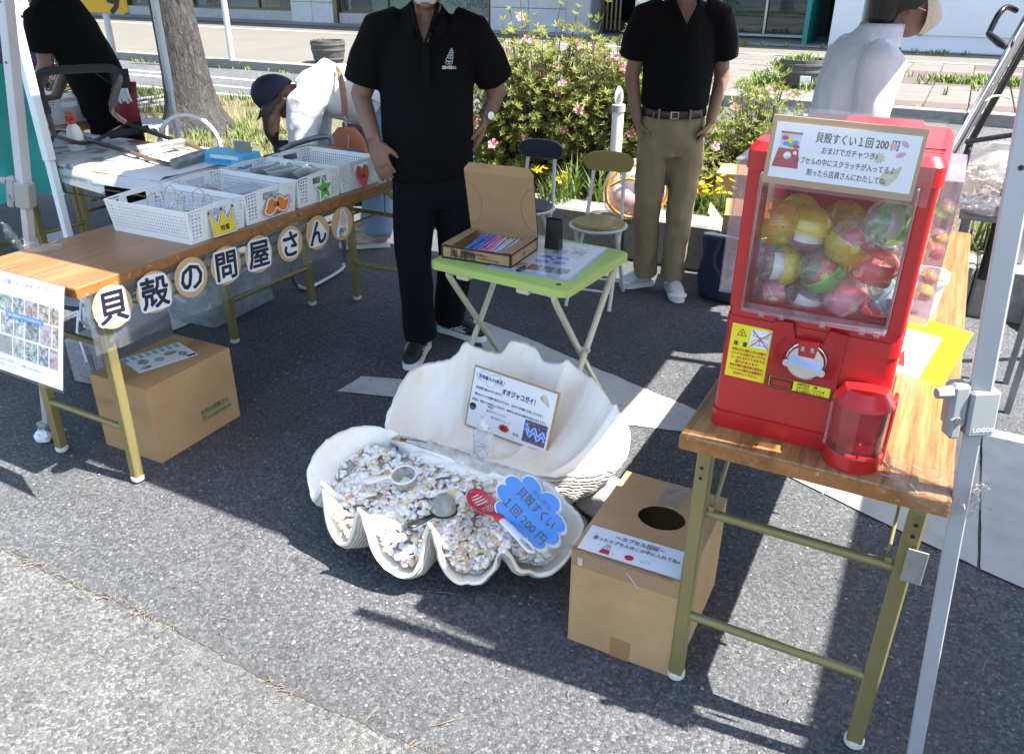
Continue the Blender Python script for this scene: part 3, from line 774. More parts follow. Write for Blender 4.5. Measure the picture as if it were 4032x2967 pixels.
folding_table('folding table with the white prize baskets and the round letter signs', TLx0, TLx1, TLy0, TLy1, .70, 'teak_light')
# ------------------------------------------------------------------ white prize baskets
mat('basket_white', (.86, .86, .83), .45, var=.03, Subsurface_Weight=0.0)
mat('felt_grey', (.30, .28, .24), .95, var=.15, vs=60)
mat('kraft', lin((176, 141, 100)), .85, var=.06, vs=20, bump=.1, bs=300); mat('paper_white', (.80, .81, .83), .5, var=.015)
mat('ink_navy', (.014, .014, .03), .45); mat('crown_yellow', (.80, .62, .03), .45, var=.03); mat('sign_orange', (.75, .20, .02), .45, var=.03)
mat('sign_green', (.12, .45, .04), .45, var=.03); mat('sign_red', (.55, .04, .02), .35, var=.03)
BL, BW, BH = .375, .248, .106
def lattice(mb, M, x0, x1, z0, z1, pitch, hole, th=.003):
    """perforated plastic: crossing strips round square holes"""
    b = pitch-hole; nx = max(1, round((x1-x0-b)/pitch)); nz = max(1, round((z1-z0-b)/pitch)); px = (x1-x0-b)/nx; pz = (z1-z0-b)/nz
    for i in range(nx+1): mb.box((x0+b/2+px*i, 0, (z0+z1)/2), (b, th, z1-z0), 0, M)
    for j in range(nz+1): mb.box(((x0+x1)/2, 0, z0+b/2+pz*j), (x1-x0, th*.9, b), 0, M)
def solid(mb, M, x0, x1, z0, z1, th=.003): mb.box(((x0+x1)/2, 0, (z0+z1)/2), (x1-x0, th*.96, z1-z0), 0, M)
def basket(label, x, y, rz=0):
    e = thing('prize_basket', label, 'basket', (x, y, .7005), rz, 'white prize baskets on the left table')
    fl = MB(); fl.box((0, 0, .004), (BL-.025, BW-.02, .004), 0); fl.build('floor', 'basket_white', e)
    for sy in (-1, 1):
        mb = MB(); M = T(0, sy*(BW/2-.006), 0) @ RX(-sy*4.5)
        solid(mb, M, -BL/2+.008, BL/2-.008, 0, .014); lattice(mb, M, -BL/2+.008, BL/2-.008, .014, BH-.010, .0115, .0068); solid(mb, M, -BL/2+.006, BL/2-.006, BH-.010, BH)
        mb.build('side_panel', 'basket_white', e)
    for sx in (-1, 1):
        mb = MB(); M = T(sx*(BL/2-.008), 0, 0) @ RZ(90) @ RX(sx*6)
        h = BW/2-.008
        solid(mb, M, -h, h, 0, .010); solid(mb, M, -h+.048, h-.048, .010, BH-.034)
        for q in (-1, 1):
            a, b = (-h, -h+.048) if q < 0 else (h-.048, h)
            lattice(mb, M, a, b, .010, BH-.004, .0125, .0075)
            a, b = (-h+.048, -h+.074) if q < 0 else (h-.074, h-.048)
            solid(mb, M, a, b, BH-.034, BH-.008)
        solid(mb, M, -h+.048, h-.048, BH-.008, BH+.006)
        mb.build('end_panel', 'basket_white', e)
    rim = MB(); a, b = BL/2+.001, BW/2+.003
    rim.tube([(-a, -b, BH), (a, -b, BH), (a+.002, 0, BH+.006), (a, b, BH), (-a, b, BH), (-a-.002, 0, BH+.006)], (.0032), 6, True)
    for sx in (-1, 1):
        for sy in (-1, 1): rim.bar((sx*(BL/2-.012), sy*(BW/2-.010), .002), (sx*(BL/2), sy*(BW/2+.001), BH), .008, .008)
    rim.build('rim', 'basket_white', e)
    return e
def outline_offset(pts, d):
    n = len(pts); out = []
    for i in range(n):
        a, b, c = Vector(pts[i-1]), Vector(pts[i]), Vector(pts[(i+1) % n])
        t = ((b-a).normalized()+(c-b).normalized())
        t = t.normalized() if t.length > .05 else (b-a).normalized()
        nn = Vector((t.y, -t.x)); out.append((b.x+nn.x*d, b.y+nn.y*d))
    return out
def badge(e, M, pts, m, text=None, size=.012, back='kraft', grow=(.010, .006), pos=(0, 0), name='prize_sign', tcol='ink_black', outline=False):
    """cut-out card sign: kraft backing, white border, coloured face, printed letters"""
    b = MB().prism(outline_offset(pts, grow[0]), 0, .0015).build(name, back, e, M=M)
    MB().prism(outline_offset(pts, grow[1]), .0015, .0021).build('white_border', 'paper_white', b)
    if outline: MB().prism(outline_offset(pts, .0016), .0021, .0024).build('black_outline', 'ink_black', b)
    MB().prism(pts, .0024, .0029).build('coloured_face', m, b)
    if text: txt(b, [(text, pos[0], pos[1], size, None, .015)], T(0, 0, .003), tcol)
    return b
by = [1.862, 2.122, 2.382, 2.642]
bk = [basket('white perforated basket with the yellow crown sign, nearest of the four', -2.277, by[0], 1),
      basket('white perforated basket with the orange moustache sign holding red packets', -2.277, by[1], -1),
      basket('white perforated basket with the green star sign holding dark packets', -2.279, by[2], .5),
      basket('white perforated basket with the red heart sign beside the man', -2.281, by[3], -1)]
FM = lambda dy=0.0: T(BL/2+.0065, dy, .048) @ RZ(90) @ RX(84)   # the frame of a basket's front end
cr_ = [(-.036, -.028), (.036, -.030), (.040, .028), (.026, .002), (.020, -.006), (.012, .006), (.002, .028), (-.010, .004), (-.018, -.006), (-.026, .004), (-.040, .026)]
c0 = badge(bk[0], FM(.012), [(x*1.3, y*1.32) for x, y in cr_], 'crown_yellow', '特賞', .018, pos=(.002, -.020), outline=True)
dots = MB()
for x, y in ((.053, .040), (.003, .040), (-.053, .038)): dots.prism(circle(.0042, 12, x, y), .0021, .0030)
dots.build('crown_knob', 'ink_black', c0)
ms = smoothline([(-.062, -.018), (-.046, -.030), (-.02, -.026), (0, -.010), (.02, -.026), (.046, -.028), (.064, -.002), (.072, .014), (.052, .006), (.036, .020), (.016, .026), (0, .012), (-.016, .026), (-.036, .020), (-.052, -.006)], 4, True)
badge(bk[1], FM(.012), [(x*.92, y*.92) for x, y in ms], 'sign_orange', 'A賞', .015, pos=(0, 0), grow=(.009, .004))
star = [((.048 if i % 2 == 0 else .021)*math.sin(math.pi*i/5), (.048 if i % 2 == 0 else .021)*math.cos(math.pi*i/5)) for i in range(10)][::-1]
badge(bk[2], FM(.012), star, 'sign_green', 'B賞', .014, pos=(0, -.004), back='card_white', grow=(.008, .004))
ht = smoothline([(0, -.046), (.022, -.020), (.036, .008), (.032, .034), (.016, .040), (0, .026), (-.016, .040), (-.032, .034), (-.036, .008), (-.022, -.020)], 4, True)
badge(bk[3], FM(.004), ht, 'sign_red', 'C賞', .012, pos=(0, 0), back='sign_red', grow=(.004, .001))
# goods in the baskets
clear('bag_clear', (.97, .98, .98), 1.6, .06, .16, (.92, .94, .95), wrinkle=.9, wsc=45, body=.2)
mat('twine', (.52, .42, .26), .8, var=.15); mat('packet_red', (.45, .04, .05), .4, var=.4, vs=30); mat('packet_black', (.02, .035, .03), .3, var=.5, vs=25); mat('packet_pale', (.55, .60, .62), .5, var=.3, vs=30)
mat('tag_green', (.10, .60, .08), .5)
def pouch(mb, c, w, h, th, rz, tilt, seed):
    """soft crumpled bag lying or leaning"""
    r_ = random.Random(seed); M = T(*c) @ RZ(rz) @ RX(tilt)
    rows = []
    for s in (1, -1):
        pass
    n = 7; top = []; bot = []
    for j in range(n):
        v_ = j/(n-1); a = []; b = []
        for i in range(n):
            u_ = i/(n-1); k = math.sin(math.pi*u_)**.6*math.sin(math.pi*v_)**.6 if 0 < u_ < 1 and 0 < v_ < 1 else 0
            q = th*k*(1+.6*noise.noise(Vector((u_*3+seed, v_*3, 1)))); x, y = (u_-.5)*w, (v_-.5)*h
            a.append(M @ Vector((x, y, q))); b.append(M @ Vector((x, y, -q*.6)))
        top.append(a); bot.append(b[::-1])
    mb.grid(top); mb.grid(bot)
for i, (dx, dy, rz) in enumerate(((-.10, .03, 20), (.0, -.03, -10), (.03, .05, 35), (.10, .0, 5), (-.04, -.06, 60))):
    e = thing('gift_bag', ('rearmost clear bag with a twine loop in the crown basket', 'clear bag with a twine loop in the middle of the crown basket', 'clear bag with a twine loop on the moustache side of the crown basket', 'foremost clear bag with a twine loop, just behind the crown sign', 'clear bag with a twine loop on the near side of the crown basket')[i], 'bag', (-2.262+dx, by[0]+dy, .706), rz, 'clear bags with twine loops in the crown basket')
    mb = MB(); pouch(mb, (0, 0, .045), .085, .10, .028, 0, 62, i); mb.build('bag', 'bag_clear', e, 180)
    h = MB(); h.tube([(-.02, .03, .07), (-.018, .04, .105), (0, .043, .118), (.018, .04, .105), (.02, .03, .07)], .0018, 6); h.tube([(-.035, -.01, .055), (-.01, -.03, .05), (.02, -.025, .052), (.04, 0, .05)], .0018, 6); h.build('twine_loop', 'twine', e, 60)
    mb = MB(); pouch(mb, (0, 0, .02), .06, .06, .014, 0, 10, i+9); mb.build('trinket', 'packet_pale', e, 180)
for i, (dx, dy, rz) in enumerate(((-.08, .02, 15), (-.02, -.03, -20), (.04, .04, 40), (.08, -.02, 0), (0, .05, 80), (-.11, -.05, 60))):
    mb = MB(); pouch(mb, (0, 0, 0), .11, .085, .014, 0, 8, 30+i)
    o = mb.build('prize_packet', 'packet_red' if i != 4 else 'packet_pale', None, 180); tag(o, '%s red packet in the orange moustache basket' % ('second rearmost', 'middle', 'second foremost', 'foremost', '', 'rearmost')[i] if i != 4 else 'pale clear packet among the red packets in the moustache basket', 'packet', 'packets in the moustache basket' if i != 4 else None)
    o.matrix_world = T(-2.262+dx, by[1]+dy, .735+.008*i) @ RZ(rz) @ RX(random.uniform(-14, 14))
    w_ = MB(); pouch(w_, (0, 0, .002), .125, .10, .018, 0, 8, 30+i); w_.build('clear_wrap', 'bag_clear', o, 180)
for i, (dx, dy, rz) in enumerate(((-.07, .0, 80), (-.01, .02, 95), (.06, -.02, 75), (.1, .04, 110))):
    mb = MB(); pouch(mb, (0, 0, 0), .15, .10, .020, 0, 0, 50+i)
    o = mb.build('prize_packet', 'packet_black', None, 180); tag(o, '%s dark packet leaning in the green star basket' % ('rearmost', 'second rearmost', 'second foremost', 'foremost')[i], 'packet', 'dark packets in the star basket')
    o.matrix_world = T(-2.262+dx, by[2]+dy, .775) @ RZ(rz) @ RX(38)
    MB().prism(circle(.012, 12, .05, .035), .0, .003, T(0, 0, .012)).build('green_dot', 'tag_green', o)
    w_ = MB(); pouch(w_, (0, 0, .002), .165, .115, .024, 0, 0, 50+i); w_.build('clear_wrap', 'bag_clear', o, 180)
for i, (dx, dy, rz) in enumerate(((-.07, .0, 10), (.02, .03, 50), (.08, -.03, -20))):
    mb = MB(); pouch(mb, (0, 0, 0), .10, .08, .016, 0, 5, 70+i)
    o = mb.build('prize_packet', 'packet_pale', None, 180); tag(o, '%s small pale packet in the red heart basket' % ('rear', 'middle', 'front')[i], 'packet', 'pale packets in the heart basket')
    o.matrix_world = T(-2.262+dx, by[3]+dy, .74) @ RZ(rz) @ RX(10)
# ------------------------------------------------------------------ clear banner with round letter discs along the table edge
clear('vinyl', (.93, .95, .96), 1.5, .04, .07, (.75, .78, .80), wrinkle=.12, wsc=9, body=.12)
mat('disc_kraft', lin((203, 165, 118)), .8, var=.05, vs=20)
bn = thing('letter_banner', 'clear vinyl strip with round kraft discs spelling the shop name along the table edge', 'banner', (-2.0655, 1.9, .0))
for (a, b, zb, dx) in ((1.318, 1.80, .487, .0), (1.76, 2.20, .492, .0022), (2.18, 2.53, .497, .0044)):
    rows = []
    for j in range(8):
        zz = .672-(.672-zb)*j/7
        rows.append([(.004+dx+.006*(j/7)*math.sin((a+(b-a)*i/14)*21+j*.4)+.003*noise.noise(Vector((i*.3, j*.5, a*9))), a+(b-a)*i/14-1.9, zz) for i in range(15)])
    MB().grid(rows).build('vinyl_sheet', 'vinyl', bn, 180)
Rd = .0655
def white_blob(ch, k, grow):
    """white paper cut loosely round a letter"""
    co, f = textmesh(ch, 0.0); lo, hi = co.min(0), co.max(0); c_ = (lo+hi)/2; p = (co[:, :2]-c_[:2])*k
    pts = []
    for i in range(40):
        a = 2*math.pi*i/40; d = np.array([math.cos(a), math.sin(a)]); pts.append((p@d).max())
    out = []
    for i in range(40):
        # support lines -> loose outline: intersect neighbours
        a0, a1 = 2*math.pi*i/40, 2*math.pi*(i+1)/40; h0, h1 = pts[i]+grow, pts[(i+1) % 40]+grow
        de = math.sin(a1-a0); out.append(((h0*math.sin(a1)-h1*math.sin(a0))/de, (h1*math.cos(a0)-h0*math.cos(a1))/de))
    return out
for (ch, (dx_, y, z)) in zip('貝殻の問屋さん', [(-2.055, 1.394, 0.618), (-2.055, 1.543, 0.614), (-2.055, 1.686, 0.617), (-2.055, 1.834, 0.612), (-2.055, 1.986, 0.608), (-2.055, 2.146, 0.602), (-2.055, 2.299, 0.604)]):
    rt = random.uniform(-5, 5)
    D = MB().prism(circle(Rd, 40), 0, .0018).build('letter_disc', 'disc_kraft', bn, M=T(.0125, y-1.9, z) @ RZ(90) @ RX(90) @ RZ(rt))
    k = .104
    MB().prism(white_blob(ch, k, .009), .0018, .0026).build('white_cutout', 'paper_white', D)
    co, f = textmesh(ch, 0.0); lo, hi = co.min(0), co.max(0)
    mb = MB(); p = (co-(lo+hi)/2)*k
    for q_ in range(8): mb.add((p+np.array([.0026*math.cos(q_*math.pi/4), .0026*math.sin(q_*math.pi/4), q_*.00002])).tolist(), f)
    mb.build('letter', 'ink_navy', D, M=T(0, 0, .0033))
(dx_, y, z) = (-2.055, 2.446, 0.603)
D = MB().prism(circle(Rd, 40), 0, .0018).build('letter_disc', 'disc_kraft', bn, M=T(.0125, y-1.9, z) @ RZ(90) @ RX(90))
shl = smoothline([(-.030, -.045), (-.012, -.030), (.004, -.048), (.026, -.034), (.032, -.005), (.028, .022), (.016, .046), (.008, .052), (-.004, .046), (-.012, .020), (-.026, -.004), (-.036, -.026)], 4, True)
MB().prism([(x*1.08, y_*1.08) for x, y_ in shl], .0018, .0026).build('white_cutout', 'paper_white', D)
mat('shell_pink', (.70, .52, .45), .6, var=.1, vs=60); mat('claw_blue', (.10, .30, .42), .5, var=.3, vs=60); mat('claw_gold', (.55, .40, .10), .5, var=.3, vs=60)
for i, (cx_, cy_, r1, r2) in enumerate(((.010, .004, .022, .012), (.008, .019, .017, .010), (.007, .032, .012, .008), (.007, .043, .006, .006))):
    el = [(cx_+r1*math.cos(a)*1.0, cy_+r2*math.sin(a)) for a in [2*math.pi*k/18 for k in range(18)]]
    MB().prism(outline_offset(el, .0012), .0026, .0028+i*.0004).build('whorl_line', 'ink_navy', D)
    MB().prism(el, .0028, .0031+i*.0004).build('whorl', 'shell_pink', D)
for cx_, mm, sg in ((-.014, 'claw_blue', 1), (.006, 'claw_gold', -1)):
    cl = smoothline([(cx_-.011, -.024), (cx_, -.012), (cx_+.011, -.020), (cx_+.010, -.036), (cx_+.004*sg, -.030), (cx_-.004, -.040), (cx_-.012, -.036)], 3, True)
    MB().prism(outline_offset(cl, .001), .0028, .0046).build('claw_outline', 'ink_navy', D); MB().prism(cl, .003, .0050).build('claw', mm, D)
# ------------------------------------------------------------------ poster on the table end
mat('ink_blue', (.05, .25, .75), .5); mat('ink_link', (.10, .15, .55), .5)
clear('laminate', (1, 1, 1), .9, .05, .03, (.9, .93, 1), wrinkle=.15, wsc=8, body=.05)
pw, ph = .42, .297
PM = M3((1, 0, 0), (0, .085, .30), (TLx1-.009-pw/2, 1.243, .567))
po = thing('shop_poster', 'laminated white poster with small craft photos hanging from the left table end', 'poster', M=PM)
rows = [[((i/10-.5)*pw, (j/8-.5)*ph, .004*math.sin(j/8*2.2)+.004*(i/10)*(1-j/8)) for i in range(11)] for j in range(9)]
pz = lambda x, y: .004*math.sin((y/ph+.5)*2.2)+.004*(x/pw+.5)*(.5-y/ph)
mb = MB().grid(rows); mb.grid([[(x, y, z-.0012) for x, y, z in r][::-1] for r in rows]); mb.build('sheet', 'paper_white', po, 180)
lm = MB().grid([[(x*1.045, y*1.05, z+.0022) for x, y, z in r] for r in rows]); lm.build('laminate', 'laminate', po, 180)
def photo_mat(i, cols):
    t = NT('print_%d' % i); v = t.coord()
    n0 = t.noise(v, 75, 4, .6, .5); t.done(t.bsdf(t.ramp(n0, [(.33, cols[0]), (.46, cols[1]), (.55, cols[2]), (.66, cols[3])]), .5)); return 'print_%d' % i
pal = [((.30, .16, .10), (.50, .32, .22), (.62, .48, .36), (.62, .58, .50)), ((.10, .13, .14), (.25, .30, .32), (.45, .50, .52), (.60, .64, .66)), ((.30, .40, .40), (.50, .60, .62), (.35, .22, .14), (.70, .74, .76)),
       ((.20, .15, .10), (.42, .34, .25), (.60, .52, .42), (.72, .68, .60)), ((.10, .18, .15), (.25, .38, .33), (.45, .58, .54), (.65, .72, .74)), ((.05, .03, .02), (.25, .12, .06), (.60, .16, .04), (.25, .25, .22)),
       ((.42, .24, .26), (.58, .38, .40), (.60, .52, .55), (.45, .52, .62)), ((.15, .17, .18), (.38, .40, .42), (.55, .57, .58), (.68, .70, .70))]
pm = [photo_mat(i, tuple(tuple(x*(.45, .6, .75, .9)[k] for x in q) for k, q in enumerate(c))) for i, c in enumerate(pal)]
ph_rects = []
for r_i, (y0, y1) in enumerate(((.035, .083), (-.030, .028), (-.093, -.038))):
    x = -.195; k = 0
    while x < .19:
        w_ = (.062, .050, .070, .055)[(k+r_i*2) % 4]; w_ = min(w_, .198-x)
        if w_ > .03:
            ph_rects.append((x, y0, x+w_-.006, y1))
        x += w_; k += 1
for k, (xa, ya, xb, yb_) in enumerate(ph_rects):
    n_ = 3; rws = [[(xa+(xb-xa)*i/n_, ya+(yb_-ya)*j/n_, pz(xa+(xb-xa)*i/n_, ya+(yb_-ya)*j/n_)+.0007) for i in range(n_+1)] for j in range(n_+1)]
    MB().grid(rws).build('printed_photo', pm[(k*5+2) % 8], po)
txt(po, [('貝殻の問屋さん　店舗・ネット販売しています！！', -.005, .122, .017, .37, .01), ('1500以上のハンドメイドやウエディング、アクアリウム・インテリアなどに大活躍', .0, .099, .008, .37),
         ('ショップ名「貝殻の問屋さん」HP', -.055, -.112, .008, .20), ('Kaigaranotonyasan 検索してみてねー！', -.08, -.128, .008, .20)], PM.inverted() @ PM, 'ink_grey', lift=.0038)
txt(po, [('https://www.kaigaranotonyasan.com/', .10, -.115, .007, .15)], Matrix.Identity(4), 'ink_link', lift=.0038)
MB().box((.04, .029, .0058), (.17, .016, .0006), 0).build('blue_caption', 'ink_blue', po)
txt(po, [('当店の貝殻を使ってできたお客様の作品', .04, .029, .008, .15)], T(0, 0, .0063), 'paper_white')
film('crumpled clear film tying the left tent leg to the table end', [(-2.60, 1.47, .73), (-2.59, 1.45, .76), (-2.57, 1.46, .72), (-2.52, 1.44, .712), (-2.46, 1.46, .71), (-2.42, 1.52, .706)], .03, 3, .72)
film('clear film binding the right tent leg to the corner of the machine table', [(.16, 1.41, .70), (.13, 1.39, .712), (.08, 1.40, .706), (.02, 1.42, .704), (.04, 1.36, .703), (.10, 1.342, .69), (.145, 1.35, .69), (.178, 1.372, .70), (.16, 1.405, .70)], .03, 5, .7)
# ------------------------------------------------------------------ cardboard boxes, weights and litter by the left table
t = NT('cardboard'); v = t.coord(); n0 = t.noise(v, 5, 4, .6); n1 = t.noise(v, 38, 5, .65); wv = t.n('TexWave', bands_direction='DIAGONAL'); wv.inputs['Scale'].default_value = 95; wv.inputs['Distortion'].default_value = .4; t.l(v, wv.inputs['Vector'])
cb_ = t.mixc(t.ramp(n0, [(.3, (0,)*3), (.7, (1,)*3)]), lin((176, 138, 94)), lin((192, 154, 110))); cb_ = t.mixc(t.ramp(n1, [(.60, (0,)*3), (.74, (.35,)*3)]), cb_, lin((150, 114, 76)))
t.done(t.bsdf(cb_, .85, 0, t.bump(t.math('ADD', t.math('MULTIPLY', wv.outputs['Fac'], .10), t.math('ADD', t.math('MULTIPLY', n0, 2.2), t.math('MULTIPLY', n1, .25))), .35, .006))); mat('card_edge', lin((168, 132, 92)), .9); mat('tape_brown', lin((164, 124, 80)), .35, var=.04)
mat('print_green', (.03, .20, .10), .6)
clear('tape_clear', (.95, .92, .86), 1.8, .12, .05, (.8, .7, .55), wrinkle=.3, wsc=50, body=.3)
def carton(name, label, loc, rz, w, d, h, hole=None, group=None):
    e = thing(name, label, 'box', loc, rz, group); th = .004
    sd_ = MB()
    for s in (-1, 1):
        sd_.box((s*(w/2-th/2), 0, h/2), (th, d, h), .0012); sd_.box((0, s*(d/2-th/2), h/2), (w-2*th, th, h-.001), .0012)
    sd_.build('side', 'cardboard', e); MB().box((0, 0, th/2+.001), (w-2*th, d-2*th, th), 0).build('bottom', 'cardboard', e)
    if hole:
        hx, hy, rx, ry = hole; n = 48; out = [(w/2*min(1, max(-1, 1.42*math.cos(2*math.pi*i_/96))), d/2*min(1, max(-1, 1.42*math.sin(2*math.pi*i_/96)))) for i_ in range(96)]
        ang = sorted(range(len(out)), key=lambda i: math.atan2(out[i][1]-hy, out[i][0]-hx)); out = [out[i] for i in ang]; n = len(out)
        inn = []
        for i in range(n):
            a = math.atan2(out[i][1]-hy, out[i][0]-hx); j = 1+.02*noise.noise(Vector((math.cos(a)*5, math.sin(a)*5, 2)))
            inn.append((hx+rx*j*math.cos(a), hy+ry*j*math.sin(a)))
        mb = MB(); mb.grid([[(x, y, h+.002) for x, y in inn], [(x, y, h+.002) for x, y in out]], True); mb.grid([[(x, y, h+.002-.006) for x, y in inn], [(x, y, h+.002) for x, y in inn]], True); mb.grid([[(x, y, h+.0021) for x, y in out], [(x, y, h-.004) for x, y in out]], True)
        mb.build('lid', 'cardboard', e, fix=True)
    else:
        for s in (-1, 1): MB().box((s*(w/4+.0002), 0, h+.001), (w/2-.001, d, .003), .001).build('flap', 'cardboard', e)
        MB().box((0, 0, h+.0028), (.05, d+.001, .0004), 0).build('tape', 'tape_brown', e)
        for s in (-1, 1): MB().box((0, s*(d/2+.0006), h-.03), (.05, .0005, .06), 0).build('tape', 'tape_brown', e)
    for s in (-1, 1): MB().box((0, s*(d/2+.0006), .03), (.05, .0005, .06), 0).build('tape', 'tape_brown', e)
    return e
bx = carton('cardboard_box', 'closed brown cardboard box with green shop print under the left table', (-2.263, 1.672, 0), 1.5, .270, .372, .278)
BM = M3((0, 1, 0), (0, 0, 1), (.1358, .075, .075))
txt(bx, [('貝殻の問屋さん', .0, .022, .020, .135, .012), ('HOMETERIOR', .018, -.006, .015, .115, .02), ('シーシェル・インテリア', .018, .008, .006, .10)], BM, 'print_green')
MB().prism([(-.062, -.012), (-.046, -.012), (-.046, .0), (-.054, .010), (-.066, .0), (-.062, .0)], 0, .0006, BM).build('house_emblem', 'print_green', bx)
MB().prism(rrect(.006, .010, .001, 2, -.054, -.005), .0007, .0009, BM).build('emblem_letter', 'cardboard', bx)
mat('flyer_teal', (.22, .48, .46), .5, var=.05); 
fl = thing('flyer', 'leaflet with teal stripes lying on the closed cardboard box', 'leaflet', (-2.285, 1.685, .2815), -16)
MB().box((0, 0, .0008), (.15, .21, .001), 0).build('sheet', 'paper_white', fl)
sp = MB()
for i in range(8): sp.box((-.052, -.098+i*.026, .0017), (.036, .0155, .0004), 0)
sp.build('teal_stripe', 'flyer_teal', fl)
for i, (x, y, w_, h_) in enumerate(((0, -.06, .05, .04), (.02, -.01, .04, .035), (-.005, .04, .035, .05), (.03, .07, .05, .03), (.05, -.07, .03, .04))):
    MB().prism(smoothline([(x-w_/2, y), (x, y-h_/2), (x+w_/2, y), (x, y+h_/2)], 3, True), .0014, .0018).build('printed_shape', ('print_3', 'print_6', 'print_0', 'print_4', 'print_7')[i], fl)
MB().box((.062, .085, .0017), (.014, .03, .0004), 0).build('printed_logo', 'ink_navy', fl)
t = NT('block_concrete'); v = t.coord(); n0 = t.noise(v, 90, 4, .65); n1 = t.noise(v, 9, 3, .6)
t.done(t.bsdf(t.mixc(t.ramp(n1, [(.4, (0,)*3), (.6, (.5,)*3)]), t.ramp(n0, [(.3, (.20, .20, .205)), (.7, (.38, .38, .385))]), (.26, .26, .27)), .9, 0, t.bump(n0, .9, .004)))
wt = thing('concrete_weight', 'grey concrete block roped to the white tent leg behind the brown box', 'weight', (-2.86, 1.95, 0), 8)
MB().box((0, 0, .095), (.19, .39, .19), .008).build('block', 'block_concrete', wt)
MB().box((0, -.198, .095), (.075, .02, .12), .01).build('end_notch', 'block_concrete', wt)
mat('rope_white', (.72, .74, .76), .7)
rp = MB(); rp.tube([(-.05, -.09, .20), (-.02, -.16, .27), (-.06, -.10, .31), (-.10, -.06, .27), (-.06, -.11, .21)], .006, 8); rp.tube([(-.05, -.13, .29), (.0, -.2, .24), (.03, -.215, .12)], .005, 8); rp.tube([(-.05, -.13, .29), (-.14, -.2, .25), (-.16, -.21, .22)], .006, 8); rp.build('rope', 'rope_white', wt, 60)
clear('tub_plastic', (.75, .79, .83), 1.0, .15, .55, (.42, .45, .48), body=.2)
tb = thing('storage_tub', 'translucent grey plastic storage tub behind the letter banner', 'tub', (-2.99, 2.62, 0), 4)
MB().prism(rrect(.28, .44, .03), .004, .19).build('body', 'tub_plastic', tb, 40); MB().prism(rrect(.31, .47, .03), .19, .212).build('lid', 'tub_plastic', tb, 40)
MB().box((0, 0, .09), (.22, .38, .14), .02).build('contents', 'packet_pale', tb)
# crumpled tissue
mb = MB(); 
nlat, nlon = 9, 14; rows = []
for j in range(nlat):
    ph_ = math.pi*(j+.15)/(nlat-.7); row = []
    for i in range(nlon):
        a = 2*math.pi*i/nlon; d = Vector((math.sin(ph_)*math.cos(a), math.sin(ph_)*math.sin(a), math.cos(ph_)))
        r_ = .026*(1+.38*noise.noise(d*2.6)+.30*noise.noise(d*6)); row.append((d.x*r_*1.25, d.y*r_, max(0, d.z*r_*.8+.018)))
    rows.append(row)
mb.grid(rows, True); o = mb.build('crumpled_tissue', 'paper_white'); o.location = (-2.609, 1.394, 0.0)
tag(o, 'crumpled white tissue on the ground by the left tent foot', 'tissue')

# ------------------------------------------------------------------ newspaper covered work table behind the prize table
NX0, NX1, NY0, NY1 = -4.35, -2.56, 2.30, 2.90
nt2 = folding_table('folding table covered with newspaper behind the prize table', NX0, NX1, NY0, NY1, .70, 'teak_light', axis='x')
t = NT('newsprint'); v = t.coord()
br = t.n('TexBrick'); br.inputs['Scale'].default_value = 1; br.inputs['Brick Width'].default_value = .055; br.inputs['Row Height'].default_value = .0065; br.inputs['Mortar Size'].default_value = .0022
br.inputs['Color1'].default_value = (.30, .31, .31, 1); br.inputs['Color2'].default_value = (.48, .49, .48, 1); br.inputs['Mortar'].default_value = (.62, .63, .61, 1); t.l(v, br.inputs['Vector'])
n0 = t.noise(v, 9, 2, .5); nc = t.mixc(t.ramp(n0, [(.56, (0,)*3), (.58, (.8,)*3)]), br.outputs[0], (.20, .19, .17)); n1 = t.noise(v, 4.3, 2, .5)
nc = t.mixc(t.ramp(n1, [(.40, (.9,)*3), (.42, (0,)*3)]), nc, (.64, .65, .63))
t.done(t.bsdf(nc, .8))
mat('sheet_white', (.74, .75, .76), .7, var=.05)
def soft_sheet(name, label, x0, x1, y0, y1, z, m, rz, seed, amp=.006, hang=0.0, group=None):
    rows = []
    cx_, cy_ = (x0+x1)/2, (y0+y1)/2
    for j in range(15):
        row = []
        for i in range(15):
            x, y = (x0-cx_)+(x1-x0)*i/14, (y0-cy_)+(y1-y0)*j/14
            a = math.radians(rz); X, Y = x*math.cos(a)-y*math.sin(a), x*math.sin(a)+y*math.cos(a)
            zz = amp*max(0, .3+noise.noise(Vector((x*6+seed, y*6, seed))))
            over = NY0-(cy_+Y)
            if over > 0: zz = -over*1.0+.002; Y += over*.85
            row.append((X, Y, zz))
        rows.append(row)
    o = MB().grid(rows).build(name, m, None, 180); o.location = (cx_, cy_, z); return tag(o, label, name.replace('_', ' '), group)
soft_sheet('newspaper', 'newspaper sheet spread over the far left of the work table', -4.4, -3.72, 2.25, 2.86, .703, 'newsprint', 3, 1)
soft_sheet('newspaper', 'newspaper sheet with its front edge folded down on the work table', -3.78, -3.22, 2.22, 2.80, .7045, 'newsprint', -4, 2, .012)
soft_sheet('newspaper', 'newspaper sheet under the blue glove box', -3.05, -2.56, 2.26, 2.84, .703, 'newsprint', 2, 3)
soft_sheet('cloth_sheet', 'white quilted sheet glowing in the sun on the work table', -3.32, -2.90, 2.24, 2.88, .7085, 'sheet_white', 1, 4, .012)
